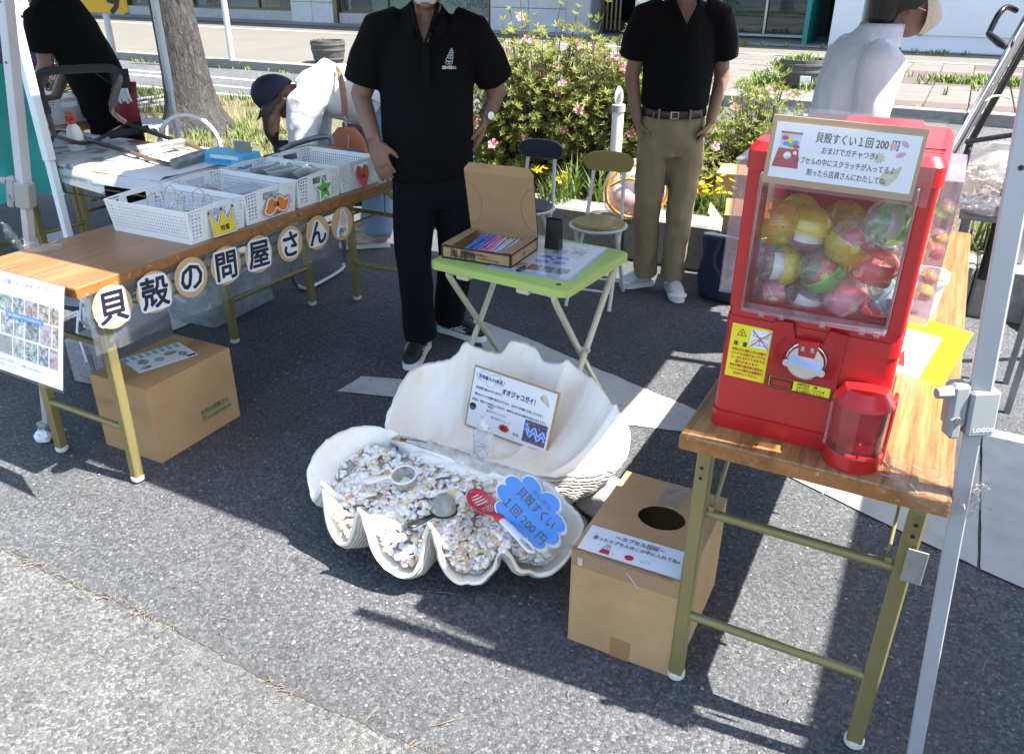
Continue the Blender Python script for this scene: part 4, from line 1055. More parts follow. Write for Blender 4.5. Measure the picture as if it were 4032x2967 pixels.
# folding cart frame lying on the table
mat('tube_brown', (.055, .035, .028), .35, .3); mat('foam_black', (.022, .022, .022), .9, var=.2, vs=80); mat('tube_copper', (.20, .11, .07), .4, .4)
ct = thing('cart_frame', 'dark brown folding hand cart frame with black foam grips lying on newspaper', 'cart', (0, 0, 0))
fm = [(-3.465, 2.267, 0.842), (-3.471, 2.264, 0.935), (-3.48, 2.259, 1.038), (-3.472, 2.263, 1.08), (-3.441, 2.28, 1.106), (-3.373, 2.361, 1.113), (-3.278, 2.456, 1.114), (-3.246, 2.473, 1.099), (-3.247, 2.472, 1.058), (-3.289, 2.45, 0.959), (-3.306, 2.464, 0.921), (-3.294, 2.504, 0.881)]
up = smoothline(fm, 5)
MB().tube(up, .011, 10).build('frame_tube', 'tube_brown', ct, 60)
MB().tube(up[5:46], .0175, 10).build('foam_grip', 'foam_black', ct, 60)
for pts, m, n_ in (([(-3.465, 2.267, 0.842), (-3.737, 2.6, 0.73), (-3.834, 2.808, 0.74), (-3.731, 2.812, 0.78)], 'tube_brown', 'side_rail'),
                   ([(-4.041, 2.618, 0.71), (-4.057, 2.673, 0.75), (-3.954, 2.666, 0.76), (-3.681, 2.611, 0.74), (-3.361, 2.559, 0.73)], 'tube_brown', 'side_rail'),
                   ([(-3.361, 2.559, 0.73), (-3.151, 2.508, 0.725), (-3.023, 2.497, 0.72)], 'tube_copper', 'lower_rail'), ([(-3.726, 2.832, 0.8), (-3.578, 2.853, 0.76), (-3.319, 2.819, 0.74)], 'tube_brown', 'side_rail'), ([(-3.319, 2.819, 0.74), (-3.113, 2.767, 0.725)], 'tube_copper', 'lower_rail')):
    MB().tube(smoothline(pts, 4), .010, 10).build(n_, m, ct, 60)
mat('foil_tube', (.28, .28, .27), .35, .5, var=.3, vs=30)
MB().tube([(-3.705, 2.711, 0.755), (-3.649, 2.9, 0.765)], .0185, 12).build('roller', 'foam_black', ct, 60)
MB().tube([(-3.321, 2.555, 0.745), (-3.275, 2.782, 0.75)], .022, 12).build('roller', 'foil_tube', ct, 60)
MB().tube([(-2.975, 2.459, 0.74), (-2.985, 2.651, 0.745)], .022, 12).build('roller', 'foil_tube', ct, 60)
# spray bottle
sy = thing('spray_bottle', 'white spray bottle with red trigger head on the newspaper', 'bottle', (-3.748, 2.555, 0.704))
MB().lathe([(0, 0), (.034, 0), (.036, .004), (.036, .075), (.030, .105), (.016, .125), (.014, .13)], 22).build('bottle', 'plastic_milky' if False else 'basket_white', sy, 40)
MB().lathe([(.017, .126), (.017, .145), (.012, .147)], 16).build('cap', 'sign_red', sy, 40)
MB().box((-.006, 0, .166), (.055, .018, .03), .006).build('trigger_head', 'sign_red', sy); MB().box((-.034, 0, .146), (.006, .012, .032), .003).build('trigger', 'sign_red', sy)
MB().lathe([(.0365, .035), (.0365, .05)], 22, cap=False).build('label', 'sign_red', sy, 60)
# glove box and yellow pack
mat('box_cyan', (.10, .50, .72), .5, var=.12, vs=20); mat('pack_yellow', (.78, .70, .20), .5, var=.1, vs=20)
gx_ = thing('glove_box', 'light blue glove box with white end lying on the newspaper', 'box', (-2.873, 2.692, 0.708), 4)
MB().box((0, 0, .028), (.25, .12, .055), .003).build('carton', 'box_cyan', gx_); MB().box((-.128, 0, .028), (.006, .118, .053), .001).build('end_label', 'paper_white', gx_); MB().box((.02, -.0612, .04), (.16, .001, .016), 0).build('caption', 'paper_white', gx_)
txt(gx_, [('使いきり手袋', .0, .028, .014, .11, .01)], M3((1, 0, 0), (0, 0, 1), (0, -.0612, -.006)), 'ink_blue')
MB().box((.06, .02, .075), (.10, .002, .05), .001).build('open_flap', 'felt_grey', gx_)
yp = thing('snack_pack', 'crumpled yellow and blue plastic pack beside the glove box', 'pack', (-3.09, 2.719, 0.708), 20)
mb = MB(); pouch(mb, (0, 0, .014), .16, .13, .016, 0, 0, 91); mb.build('pack', 'pack_yellow', yp, 180); mb = MB(); pouch(mb, (.09, .02, .022), .16, .10, .014, 20, 0, 92); mb.build('inner_pack', 'box_cyan', yp, 180)
tg = MB().box((0, 0, .015), (.05, .035, .03), .002).build('white_tag', 'paper_white'); tg.location = (-3.196, 2.574, 0.709); tag(tg, 'white paper tag clipped to the cart rail on the work table', 'tag')
# second white basket on the far left of the table
nt3 = folding_table('folding table of the next stall behind the newspaper covered one', -5.9, -4.4, 2.93, 3.40, .70, 'teak_light', axis='x')
wb = basket('white perforated basket at the far left behind the white tent leg', 0, 0); wb.location = (-4.72, 3.07, .7005); wb['group'] = 'white basket on the next stall'
wb.scale = (1.2, 1.2, 1.2)
# teal cloth over a table at the left edge
t = NT('teal_cloth'); v = t.coord(); n0 = t.noise(v, 4, 3, .6); wv = t.n('TexWave', bands_direction='X'); wv.inputs['Scale'].default_value = 2.2; wv.inputs['Distortion'].default_value = 1.5; t.l(v, wv.inputs['Vector'])
t.done(t.bsdf(t.ramp(n0, [(.3, (.012, .20, .18)), (.7, (.025, .31, .28))]), .75, 0, t.bump(n0, .6, .02)))
tn = thing('covered_table', 'table hung with a teal cloth at the left edge of the picture', 'table', (-4.05, 1.75, 0))
rows = []
for j in range(12):
    u_ = j/11; row = []
    for i in range(40):
        s_ = i/39; x = .98*(s_*2-1)*(.44 if True else 1); row.append((.42+.03*math.sin(i*.9)*(u_**1.2)+.12*u_, -.55+1.1*s_, 1.12-u_*.52+.02*math.sin(i*.45)*u_))
    rows.append(row)
MB().grid(rows).build('cloth_side', 'teal_cloth', tn, 180)
rows = []
for j in range(12):
    u_ = j/11; rows.append([(-.5+.92*i/29, -.55-.03*math.sin(i*.9)*(u_**1.2)-.06*u_, 1.12-u_*.52) for i in range(30)])
MB().grid(rows).build('cloth_front', 'teal_cloth', tn, 180)
MB().box((-.04, 0, 1.11), (.92, 1.1, .02), .004).build('table_top', 'teal_cloth', tn)
for sx in (-.40, .36):
    for sy_ in (-.48, .48): MB().bar((sx, sy_, 0), (sx, sy_, 1.1), .03, .03).build('leg', 'olive_steel', tn)
# folding pipe chair with dark seat behind the work table, white hoop, grey hoop
mat('seat_navy', (.018, .024, .040), .5, var=.1); mat('chair_white', (.66, .67, .66), .4, .1); mat('pipe_grey', (.22, .23, .24), .35, .6)
pc_ = thing('pipe_chair', 'folding pipe chair with a dark padded seat between the work table and the tree', 'chair', (-5.401, 4.192, 0.46), YAW*57.3)
pc_.location.z = 0
MB().tube([(.21*math.cos(a), .19*math.sin(a), .455) for a in [2*math.pi*k/26 for k in range(26)]], .011, 8, True).build('seat_frame', 'chair_white', pc_, 60)
MB().lathe([(0, .44), (.195, .445), (.205, .46), (.19, .478), (0, .485)], 28).build('seat', 'seat_navy', pc_, 40)
for sx in (-1, 1):
    MB().tube([(sx*.19, .1, .45), (sx*.21, -.16, 0)], .010, 8).build('leg', 'chair_white', pc_, 60); MB().tube([(sx*.19, -.1, .45), (sx*.21, .2, 0)], .010, 8).build('leg', 'chair_white', pc_, 60)
wc = thing('white_hoop_chair', 'white tubular chair back forming a hoop in front of the tree', 'chair', (-3.445, 2.971, 0.45), YAW*57.3); wc.location.z = 0
hp_ = [(-.155, 0, 0), (-.155, 0, .68)]+[(-.155*math.cos(a), 0, .68+.16*math.sin(a)) for a in [math.pi*k/14 for k in range(1, 14)]]+[(.155, 0, .68), (.155, 0, 0)]
MB().tube(hp_, .012, 10).build('back_hoop', 'chair_white', wc, 60)
MB().lathe([(0, .44), (.17, .445), (.18, .46), (0, .475)], 24, T(0, -.18, 0)).build('seat', 'seat_navy', wc, 40)
for sx in (-1, 1): MB().tube([(sx*.15, -.1, .45), (sx*.16, -.36, 0)], .010, 8).build('leg', 'chair_white', wc, 60)
gc = thing('grey_pipe_chair', 'grey tubular chair whose bent legs show beneath the letter banner', 'chair', (0, 0, 0))
ch = [(-2.875, 3.007, 0.707), (-2.852, 3.076, 0.729), (-2.783, 3.168, 0.753), (-2.719, 3.202, 0.76), (-2.711, 3.206, 0.727)]
MB().tube(smoothline(ch, 5), .014, 10).build('back_rail', 'pipe_grey', gc, 60)
lo = [(-2.842, 3.004, 0.33), (-2.83, 2.961, 0.2), (-2.844, 2.961, 0.1), (-2.85, 3.005, 0.015), (-2.788, 3.023, 0.015), (-2.809, 3.272, 0.015), (-2.819, 3.353, 0.05), (-2.759, 3.286, 0.22), (-2.629, 3.126, 0.4)]
MB().tube(smoothline(lo, 5), .012, 10).build('leg_loop', 'pipe_steel' if False else 'steel', gc, 60)
MB().box((-2.758, 3.125, 0.67), (.38, .36, .04), .015).build('seat', 'seat_navy', gc)
# steel pipes lying by the tree and the stroller beyond
pp = []
for i, (a, b) in enumerate((((-8.894, 6.957, 0.06), (-8.89, 7.625, 0.06)), ((-8.673, 6.733, 0.05), (-8.625, 7.386, 0.05)), ((-8.393, 6.568, 0.05), (-8.329, 7.108, 0.05)))):
    o = MB().tube([a, b], .022, 10).build('steel_pipe', 'pole_grey', None, 60); tag(o, '%s pale steel pipe lying on the grass left of the tree' % ('rearmost', 'middle', 'nearest')[i], 'pipe', 'steel pipes on the grass')
mat('stroller_navy', (.012, .014, .035), .7, var=.2)
sr = thing('stroller', 'dark navy stroller partly hidden behind the white tent leg', 'stroller', (-8.97, 5.704, 0.0), 40)
mb = MB(); pouch(mb, (0, 0, .72), .50, .55, .16, 0, 55, 5); mb.build('hood', 'stroller_navy', sr, 180); mb = MB(); pouch(mb, (.05, -.1, .45), .42, .6, .12, 0, 20, 6); mb.build('seat', 'stroller_navy', sr, 180)
MB().tube(smoothline([(-.2, .1, .5), (-.2, .32, .95), (0, .40, 1.02), (.2, .32, .95), (.2, .1, .5)], 5), .014, 8).build('handlebar', 'foam_black', sr, 60)
for sx in (-.22, .22):
    for sy_ in (-.3, .3): MB().lathe([(.06, -.02), (.09, -.018), (.09, .018), (.06, .02)], 16, T(sx, sy_, .09) @ RY(90)).build('wheel', 'foam_black', sr, 40); MB().tube([(sx, sy_, .09), (sx*.8, 0, .5)], .012, 6).build('strut', 'pipe_grey', sr)

# ------------------------------------------------------------------ right table, capsule machine, capsule box
TRx0, TRx1, TRy0, TRy1 = -.339, .136, 1.345, 3.145
rt = folding_table('folding table carrying the red capsule machine, zebra wood top', TRx0, TRx1, TRy0, TRy1, .70, 'teak_zebra')
mat('felt_grey', (.30, .28, .24), .95, var=.15, vs=60)
MB().box((TRx1-.022-(TRx0+TRx1)/2, -.9+.056, .512), (.036, .003, .075), .001).build('tape_patch', 'felt_grey', rt)
mat('red_plastic', (.47, .011, .012), .30, var=.09, vs=5, bump=.05, bs=24, bd=.002, wear=((.50, .045, .045), 70, .70), Coat_Weight=.35, Coat_Roughness=.12)
mat('red_rough', (.38, .012, .014), .5, var=.06, vs=8, bump=.2, bs=300)
mat('chrome', (.62, .62, .65), .10, 1.0, var=.02); mat('sticker_yellow', (.86, .74, .02), .45, var=.02); mat('ink_red', (.55, .03, .03), .5)
clear('acrylic', (.98, .98, .985), 1.25, .03, .014, (.9, .8, .82), wrinkle=.04, wsc=10, body=.10)
clear('acrylic_edge', (.90, .85, .88), 2.0, .06, .12, (.8, .72, .78), body=.25)
MX, MY = -.146, 1.585
gm = thing('capsule_machine', 'red plastic capsule toy machine with clear front standing on the right table', 'capsule machine', (MX, MY, .7005))
def rbox(mb, w, d, z0, z1, r, cy=0, w2=None, d2=None, n=5, cx=0):
    a = rrect(w, d, r, n, cx, cy); b = rrect(w2 or w, d2 or d, r, n, cx, cy); k = len(a)
    mb.add([(x, y, z0) for x, y in a]+[(x, y, z1) for x, y in b], [tuple(range(k))[::-1], tuple(range(k, 2*k))]+[(i, (i+1) % k, k+(i+1) % k, k+i) for i in range(k)])
    return mb
rbox(MB(), .312, .345, 0, .034, .022).build('base_skirt', 'red_plastic', gm, 35)
rbox(MB(), .306, .336, .034, .205, .020, 0, .300, .330).build('lower_body', 'red_plastic', gm, 35)
rbox(MB(), .304, .334, .2055, .232, .020, 0, .302, .332).build('body_band', 'red_plastic', gm, 35)
rbox(MB(), .298, .328, .2325, .252, .018).build('tray', 'red_plastic', gm, 35)
for q in (-1, 1):
    rbox(MB(), .030, .062, .252, .5005, .008, -.134, cx=q*.134).build('corner_column', 'red_plastic', gm, 35)
    rbox(MB(), .030, .05, .252, .5, .008, .138, cx=q*.134).build('corner_column', 'red_plastic', gm, 35)
MB().box((0, .155, .376), (.24, .006, .248), .001).build('back_wall', 'red_plastic', gm)
MB().box((0, .01, .2545), (.236, .28, .003), 0).build('hopper_floor', 'red_rough', gm)
lid = rbox(MB(), .308, .338, .5005, .532, .022).build('lid', 'red_plastic', gm, 35)
rbox(MB(), .308, .338, .532, .546, .022, 0, .290, .318).build('lid_bevel', 'red_plastic', lid, 20)
rbox(MB(), .20, .30, .5465, .556, .010, .0, .196, .296).build('lid_plate', 'red_plastic', lid, 20)
gr = MB(); gr.box((.06, -.12, .5445), (.17, .004, .004), 0); gr.box((.125, -.09, .5462), (.04, .003, .003), 0); gr.build('lid_groove', 'dark_frame', lid)
MB().lathe([(.016, .5562), (.016, .558), (.012, .5585), (.010, .557)], 18, T(.01, .02, 0)).build('lid_lock', 'red_rough', lid, 40)
# clear front, its rim and the clear side cases
fw = MB(); rows = []
for j in range(2):
    z = (.258, .499)[j]; rows.append([(-.119, -.150, z), (-.119, -.176, z), (-.112, -.183, z), (-.09, -.186, z), (.09, -.186, z), (.112, -.183, z), (.119, -.176, z), (.119, -.150, z)])
fw.grid(rows); fwo = fw.build('front_window', 'acrylic', gm)
ed = MB()
for x in (-.1205, .1205): ed.box((x, -.168, .378), (.004, .034, .243), .001)
ed.box((0, -.170, .2545), (.243, .034, .006), .001); ed.build('window_rim', 'acrylic_edge', fwo)
lg_ = MB()
for x in (-.085, -.05, .02, .085, .108): lg_.box((x, -.188, .253), (.010, .003, .010), .0008)
lg_.build('window_catch', 'acrylic_edge', fwo)
for q in (-1, 1):
    sm = MB(); x0, x1 = q*.149, q*.181
    rows = [[(x0, -.115, z), (x1-q*.006, -.112, z), (x1, -.10, z), (x1, .11, z), (x1-q*.006, .122, z), (x0, .125, z)] for z in (.258, .505)]
    sm.grid(rows); so = sm.build('side_case', 'acrylic', gm)
    e_ = MB(); e_.box((q*.165, .005, .2565), (.034, .243, .004), .001); e_.box((q*.1665, -.1135, .381), (.030, .0035, .247), .001); e_.box((q*.1665, .1235, .381), (.030, .0035, .247), .001); e_.box((q*.165, .005, .5045), (.034, .243, .003), .001)
    e_.build('case_rim', 'acrylic_edge', so)
mat('lever_black', (.02, .02, .02), .4)
MB().box((.183, .135, .492), (.006, .02, .05), .003).build('case_latch', 'lever_black', gm)
# coin mechanism
FP = M3((1, 0, 0), (0, 0, 1), (0, -.1665, 0))      # frame of the machine's front face
cp = MB().prism([(-.060, .108), (.062, .108), (.064, .236), (.034, .240), (.026, .214), (-.022, .214), (-.030, .242), (-.062, .240)], 0, .010, FP).build('coin_plate', 'red_rough', gm)
rg = MB()
for r_ in (.040, .0435, .047, .0505, .054, .0575): 
    for a0, a1 in ((-40, 62), (118, 220)):
        pts = [(.004+r_*math.cos(math.radians(a0+(a1-a0)*k/14)), .176+r_*math.sin(math.radians(a0+(a1-a0)*k/14))) for k in range(15)]
        pts = [p for p in pts if abs(p[0]) < .058 and .145 < p[1] < .236 and not (-.032 < p[0] < .034 and p[1] > .212)]
        if len(pts) > 2: rg.tube([FP @ Vector((x, y, .0102)) for x, y in pts], .0009, 5)
stuff(rg.build('ridges', 'red_plastic', cp, 60))
kn = MB().lathe([(.034, .010), (.034, .015), (.031, .020), (0, .021)], 36, FP @ T(.004, .176, 0)).build('knob_disc', 'chrome', gm, 40)
MB().lathe([(.035, .010), (.0355, .014), (.034, .0145)], 40, FP @ T(.004, .176, 0), cap=False).build('knob_ring', 'chrome', kn, 60)
hd = MB(); 
hd.prism(rrect(.074, .013, .005, 4), .019, .034, FP @ T(.004, .171, 0) @ RZ(-7)); hd.prism(rrect(.066, .006, .0028, 3), .034, .040, FP @ T(.004, .173, 0) @ RZ(-7))
hd.build('knob_handle', 'chrome', kn, 30)
MB().prism([(-.010, .188), (.018, .188), (.022, .216), (-.014, .216)], .010, .0235, FP).build('coin_slot_block', 'red_plastic', kn)
sl_ = MB(); sl_.box((-.004, .203, .024), (.007, .009, .003), .001, FP); sl_.box((.012, .203, .024), (.007, .009, .003), .001, FP); sl_.build('coin_gate', 'steel', kn)
# stickers
SF = FP @ T(-.1005, .164, .001) @ RZ(-1.2)
stk = MB().box((0, 0, 0), (.074, .108, .0008), 0, SF).build('caution_sticker', 'sticker_yellow', gm)
S2 = SF @ T(0, 0, .0006)
txt(stk, [('注　意', -.017, .016, .0085, .024, .03)], S2, 'ink_black')
tri = MB()
for a, b in (((-.025, .032), (-.009, .032)), ((-.009, .032), (-.017, .046)), ((-.017, .046), (-.025, .032))): tri.bar(S2 @ Vector((a[0], a[1], .0004)), S2 @ Vector((b[0], b[1], .0004)), .0010, .0004, (0, -1, 0), 0)
tri.build('warning_triangle', 'ink_black', stk); txt(stk, [('!', -.017, .0365, .008, None, .03)], S2, 'ink_black')
MB().box((.017, .032, .0004), (.036, .036, .0004), 0, S2).build('pictogram', 'paper_white', stk)
pc = MB()
for (a, b) in (((.004, .044), (.004, .036)), ((.030, .044), (.030, .036)), ((.004, .036), (.030, .036)), ((.001, .022), (.010, .030)), ((.010, .030), (.024, .030)), ((.024, .030), (.033, .022)), ((.017, .036), (.017, .018)), ((.004, .020), (.030, .020))): pc.bar(S2 @ Vector((*a, .0008)), S2 @ Vector((*b, .0008)), .0007, .0003, (0, -1, 0), 0)
pc.build('pictogram_lines', 'ink_black', stk)
xx = MB(); xx.bar(S2 @ Vector((.001, .048, .0011)), S2 @ Vector((.034, .015, .0011)), .0016, .0003, (0, -1, 0), 0); xx.bar(S2 @ Vector((.001, .015, .0015)), S2 @ Vector((.034, .048, .0015)), .0016, .0003, (0, -1, 0), 0); xx.build('red_cross', 'ink_red', stk)
txt(stk, [(s_, .001, .004-.0082*i, .0056, .062 if i not in (3, 6) else .045, .02) for i, s_ in enumerate(('●投入口に指を入れた状態で', '　ハンドルを回さないで下さ', '　い。はさまれてケガをする', '　恐れがあります。', '●お子様が6歳未満の場合は、', '　ハンドルの操作は保護者の', '　方が行って下さい。'))], S2, 'ink_red')
PF = FP @ T(0, .122, .0106) @ RZ(-.5)
pst = MB().box((0, 0, 0), (.112, .0225, .0008), 0, PF).build('price_sticker', 'sticker_yellow', gm)
bd_ = MB()
for s_ in (-1, 1): bd_.box((0, s_*.0105, .0006), (.112, .0016, .0004), 0, PF); bd_.box((s_*.0552, 0, .0006), (.0016, .0194, .0004), 0, PF)
bd_.build('sticker_border', 'ink_black', pst)
MB().box((-.032, 0, .0007), (.042, .018, .0005), 0, PF).build('price_panel', 'ink_black', pst)
MB().box((-.032, 0, .0011), (.036, .013, .0004), 0, PF).build('price_window', 'red_rough', pst)
txt(pst, [('200円', -.032, -.0002, .011, .033, .03)], PF @ T(0, 0, .0014), 'ink_red'); txt(pst, [('100円玉を　2枚', .014, .006, .0054, .036, .01), ('入れてから、ハンドルを', .0205, -.0005, .0054, .049, .01), ('右へ1回まわして下さい。', .0205, -.007, .0054, .049, .01)], PF @ T(0, 0, .0006), 'ink_black')
# outlet with clear door
OC = (.112, -.180)
out_ = MB().lathe([(.0, 0), (.050, 0), (.050, .028), (.047, .031), (.045, .012), (0, .010)], 32, T(OC[0], OC[1], 0)).build('outlet_cup', 'red_plastic', gm, 40)
MB().lathe([(.048, .032), (.048, .122), (.0455, .122), (.0455, .032)], 26, T(OC[0], OC[1], 0), cap=False, arc=(math.radians(178), math.radians(372))).build('outlet_door', 'acrylic', out_, 60)
MB().lathe([(.0525, .1235), (.051, .130), (.036, .151), (0, .154)], 24, T(OC[0], OC[1], 0)).build('outlet_roof', 'red_plastic', out_, 20)
MB().box((OC[0], OC[1]+.04, .07), (.088, .02, .12), .004).build('outlet_back', 'red_rough', out_)
MB().box((OC[0]+.050, OC[1]+.03, .065), (.008, .045, .13), .003).build('outlet_side', 'red_plastic', out_)
MB().box((OC[0]+.01, OC[1]-.02, .03), (.004, .02, .03), .001).build('outlet_fin', 'red_plastic', out_)
MB().box((OC[0]-.049, OC[1]-.012, .075), (.005, .026, .085), .002).build('door_grip', 'acrylic_edge', out_)
# sign on top of the machine
KM = M3((1, 0, -.02), (0, .10, 1), (.001, -.196, .540))
ks = thing('price_board', 'kraft board with white notice about scooping shells taped on the capsule machine', 'sign', M=T(MX, MY, .7005) @ KM)
MB().box((0, 0, 0), (.230, .108, .002), .0006).build('kraft_board', 'kraft', ks)
MB().box((.001, .0, .0016), (.216, .086, .0010), 0).build('white_sheet', 'paper_white', ks)
MB().box((.012, .004, .0030), (.250, .128, .0006), 0).build('laminate', 'laminate', ks)
txt(ks, [('貝殻すくい１回 200 円', .018, .026, .0150, .122, .012), ('おまけでガチャつき♪', .011, .007, .0105, .083, .008), ('カプセルの中にスクラッチが入ってるよ', .006, -.0115, .0105, .150, .008), ('削ったら店員さんにわたしてね', .012, -.0285, .0105, .118, .008)], T(0, 0, .0024), 'ink_navy', lift=0)
PR = T(-.080, .008, .0022)
MB().prism([(-.024, -.034), (.018, -.034), (.014, -.004), (-.018, -.004)], 0, .0002, PR).build('drawn_machine_base', 'red_rough', ks)
MB().prism([(-.017, -.004), (.015, -.004), (.015, .019), (-.017, .019)], 0, .00025, PR).build('drawn_machine_window', 'shell_pale_blue' if False else 'packet_pale', ks)
MB().prism([(-.018, .019), (.016, .019), (.016, .022), (-.018, .022)], 0, .0003, PR).build('drawn_machine_lid', 'red_rough', ks)
for i, (x, y, mm) in enumerate(((-.010, .012, 'ink_red'), (-.001, .009, 'crown_yellow'), (.007, .006, 'ink_blue'), (-.007, .003, 'ink_blue'), (.001, .001, 'sign_green'), (.009, .000, 'ink_red'))):
    MB().prism([(x+.0052*math.cos(a), y+.0034*math.sin(a)) for a in [k*math.pi/6 for k in range(12)]], .0003, .0006, PR).build('drawn_capsule', mm, ks)
MB().prism(circle(.006, 16, -.002, -.015), .0002, .0005, PR).build('drawn_knob', 'paper_white', ks)
MB().prism(circle(.003, 12, .009, -.010), .0002, .0005, PR).build('drawn_slot', 'paper_white', ks)
mat('petal_print', (.62, .35, .45), .5, var=.15, vs=90); mat('shell_print', (.60, .55, .35), .5, var=.25, vs=90)
for x, y, a in ((.072, .024, -20), (.087, .029, -35), (.084, .013, 25)):
    MB().prism([(.0072*math.cos(q), .0038*math.sin(q)) for q in [k*math.pi/7 for k in range(14)]], 0, .0003, T(x, y, .0022) @ RZ(a)).build('drawn_petal', 'petal_print', ks)
MB().prism(smoothline([(.062, -.030), (.074, -.036), (.086, -.022), (.090, -.004), (.082, -.008), (.066, -.016)], 3, True), .0021, .0024).build('drawn_shell', 'shell_print', ks)
MB().prism([(.055+.010*(1 if k % 2 else .6)*math.cos(k*math.pi/9), .005+.010*(1 if k % 2 else .6)*math.sin(k*math.pi/9)) for k in range(18)], .0021, .0024).build('drawn_shell', 'shell_print', ks)
# ------------------------------------------------------------------ capsules
CT = {'yellow': (.92, .78, .12), 'green': (.35, .80, .25), 'red': (.92, .22, .18), 'orange': (.95, .60, .15), 'clear': (.95, .96, .96), 'blue': (.45, .75, .92), 'pink': (.95, .55, .62)}
for k, c in CT.items(): clear('capsule_'+k, tuple(.5+.5*x for x in c), 2.4, .035, .34 if k != 'clear' else .07, tuple(min(1, x*1.05) for x in c), body=.2)
mat('slip_white', (.74, .74, .70), .7); mat('slip_red', (.60, .10, .10), .6, var=.3, vs=40); mat('burst_yellow', (.82, .70, .08), .6)
R0 = .0392
half = MB().lathe([(R0, -.002), (R0, .006), (R0*.95, .018), (R0*.78, .030), (R0*.5, .038), (.0001, .0415)], 18, cap=False).mesh('half')
half.shade_smooth()
ringm = MB().lathe([(R0, -.003), (R0+.0012, -.002), (R0+.0012, .002), (R0, .003)], 20, cap=False).mesh('ring')
slipm = MB(); rws = []
for j in range(4):
    rws.append([(.030*math.sin(a), -.0285*math.cos(a), -.019+j*.0127) for a in [-1.1+k*.22 for k in range(11)]])
slipm.grid(rws); slip = slipm.mesh('slip')
starm = MB(); starm.add([((.0105 if k % 2 else .0065)*math.sin(k*math.pi/9), -.0300+.0015*abs(math.sin(k*math.pi/9)), (.0105 if k % 2 else .0065)*math.cos(k*math.pi/9)) for k in range(18)], [tuple(range(18))]); star_me = starm.mesh('burst')
mats_cache = {}
def with_mat(me, m):
    k = (me.name, m)
    if k not in mats_cache: c = me.copy(); c.materials.clear(); c.materials.append(MATS[m]); mats_cache[k] = c
    return mats_cache[k]
def sub(name, me, m, parent, M=None):
    o = bpy.data.objects.new(name, with_mat(me, m)); COL.objects.link(o); o.parent = parent
    if M is not None: o.matrix_local = M
    return o
def capsule(label, loc, top, bot, slip_c, rot, word=None, group='toy capsules inside the red machine', r=1.0, burst=True, slip_rot=0):
    e = thing('toy_capsule', label, 'capsule', M=T(*loc) @ RZ(27) @ RY(rot[0]) @ RX(rot[1]) @ Matrix.Scale(r, 4), group=group)
    sub('coloured_half', half, 'capsule_'+top, e); sub('clear_half', half, 'capsule_'+bot, e, RX(180)); sub('seam_ring', ringm, 'capsule_'+top, e)
    s_ = sub('paper_slip', slip, slip_c, e, RY(slip_rot))
    if burst and not word and slip_c == 'slip_red': sub('printed_burst', star_me, 'burst_yellow', s_, T(.003, 0, -.002))
    if word: txt(s_, [(w_, .0, .006-.010*i, .0085, .028, .03) for i, w_ in enumerate(word)], M3((1, 0, 0), (0, 0, 1), (0, -.0305, 0)), 'burst_yellow' if slip_c == 'slip_red' else 'ink_red')
    return e
YC = 1.500
front = [('amber capsule with lucky chance print at the left window edge', (-0.245, 1.5, 1.094), 'orange', 'yellow', 'slip_red', (0, -10), ('LUCKY', 'CHANCE'), 80),
 ('yellow capped capsule with white slip, upper left in the window', (-0.189, 1.5, 1.089), 'yellow', 'clear', 'slip_white', (6, 0), None, 0),
 ('clear and yellow capsule with red slip in the window centre', (-0.116, 1.49, 1.078), 'clear', 'yellow', 'slip_red', (28, 0), None, 30),
 ('green edged capsule with white slip, upper right in the window', (-0.059, 1.5, 1.12), 'green', 'clear', 'slip_white', (100, -10), None, 0),
 ('half yellow capsule with white slip at the left edge, middle row', (-0.229, 1.495, 1.017), 'yellow', 'clear', 'slip_white', (95, 0), None, 0),
 ('green capsule with yellow burst slip in the middle of the lower rows', (-0.153, 1.485, 1.021), 'green', 'clear', 'slip_red', (140, 0), None, -30),
 ('bright red lucky chance capsule on the right of the window', (-0.064, 1.488, 1.033), 'red', 'clear', 'slip_red', (-12, 0), ('LUCKY', 'CHANCE'), 20),
 ('clear capsule with red burst slip in the lower left corner', (-0.233, 1.495, 0.962), 'clear', 'clear', 'slip_red', (60, 10), None, 20),
 ('plain clear capsule with grey slip at the bottom, left of centre', (-0.169, 1.495, 0.961), 'clear', 'clear', 'slip_white', (10, 20), None, 0),
 ('red capsule with yellow burst lying at the bottom centre', (-0.101, 1.488, 0.973), 'pink', 'clear', 'slip_red', (-50, 0), None, 60),
 ('pale blue capsule in the lower right corner of the window', (-0.041, 1.515, 0.972), 'blue', 'clear', 'slip_red', (40, 20), None, 0)]
for (lb_, loc, a, b, c, rot, word, sr) in front: capsule(lb_, loc, a, b, c, rot, word, slip_rot=sr)
kk = 0
rowc = ['yellow', 'clear', 'green', 'blue', 'yellow', 'pink', 'clear']
for layer, (y, zz) in enumerate(((1.572, (1.0, 1.07)), (1.648, (1.0, 1.075)), (1.70, (1.0,)))):
    for zi, z in enumerate(zz):
        for i in range(3):
            x = -.232+i*.084+(.03 if (layer+zi) % 2 else 0)
            if x > -.045: continue
            kk += 1; c = rowc[(kk*3+layer) % 7]
            capsule('%s capsule behind the front ones in the machine' % c, (x, y+random.uniform(-.006, .006), z-.002), c, 'clear' if kk % 2 else c, ('slip_red', 'slip_white')[kk % 2], (kk*47 % 180, kk*31 % 60), None, 'rear %s capsules in the machine' % c, slip_rot=kk*50 % 360)
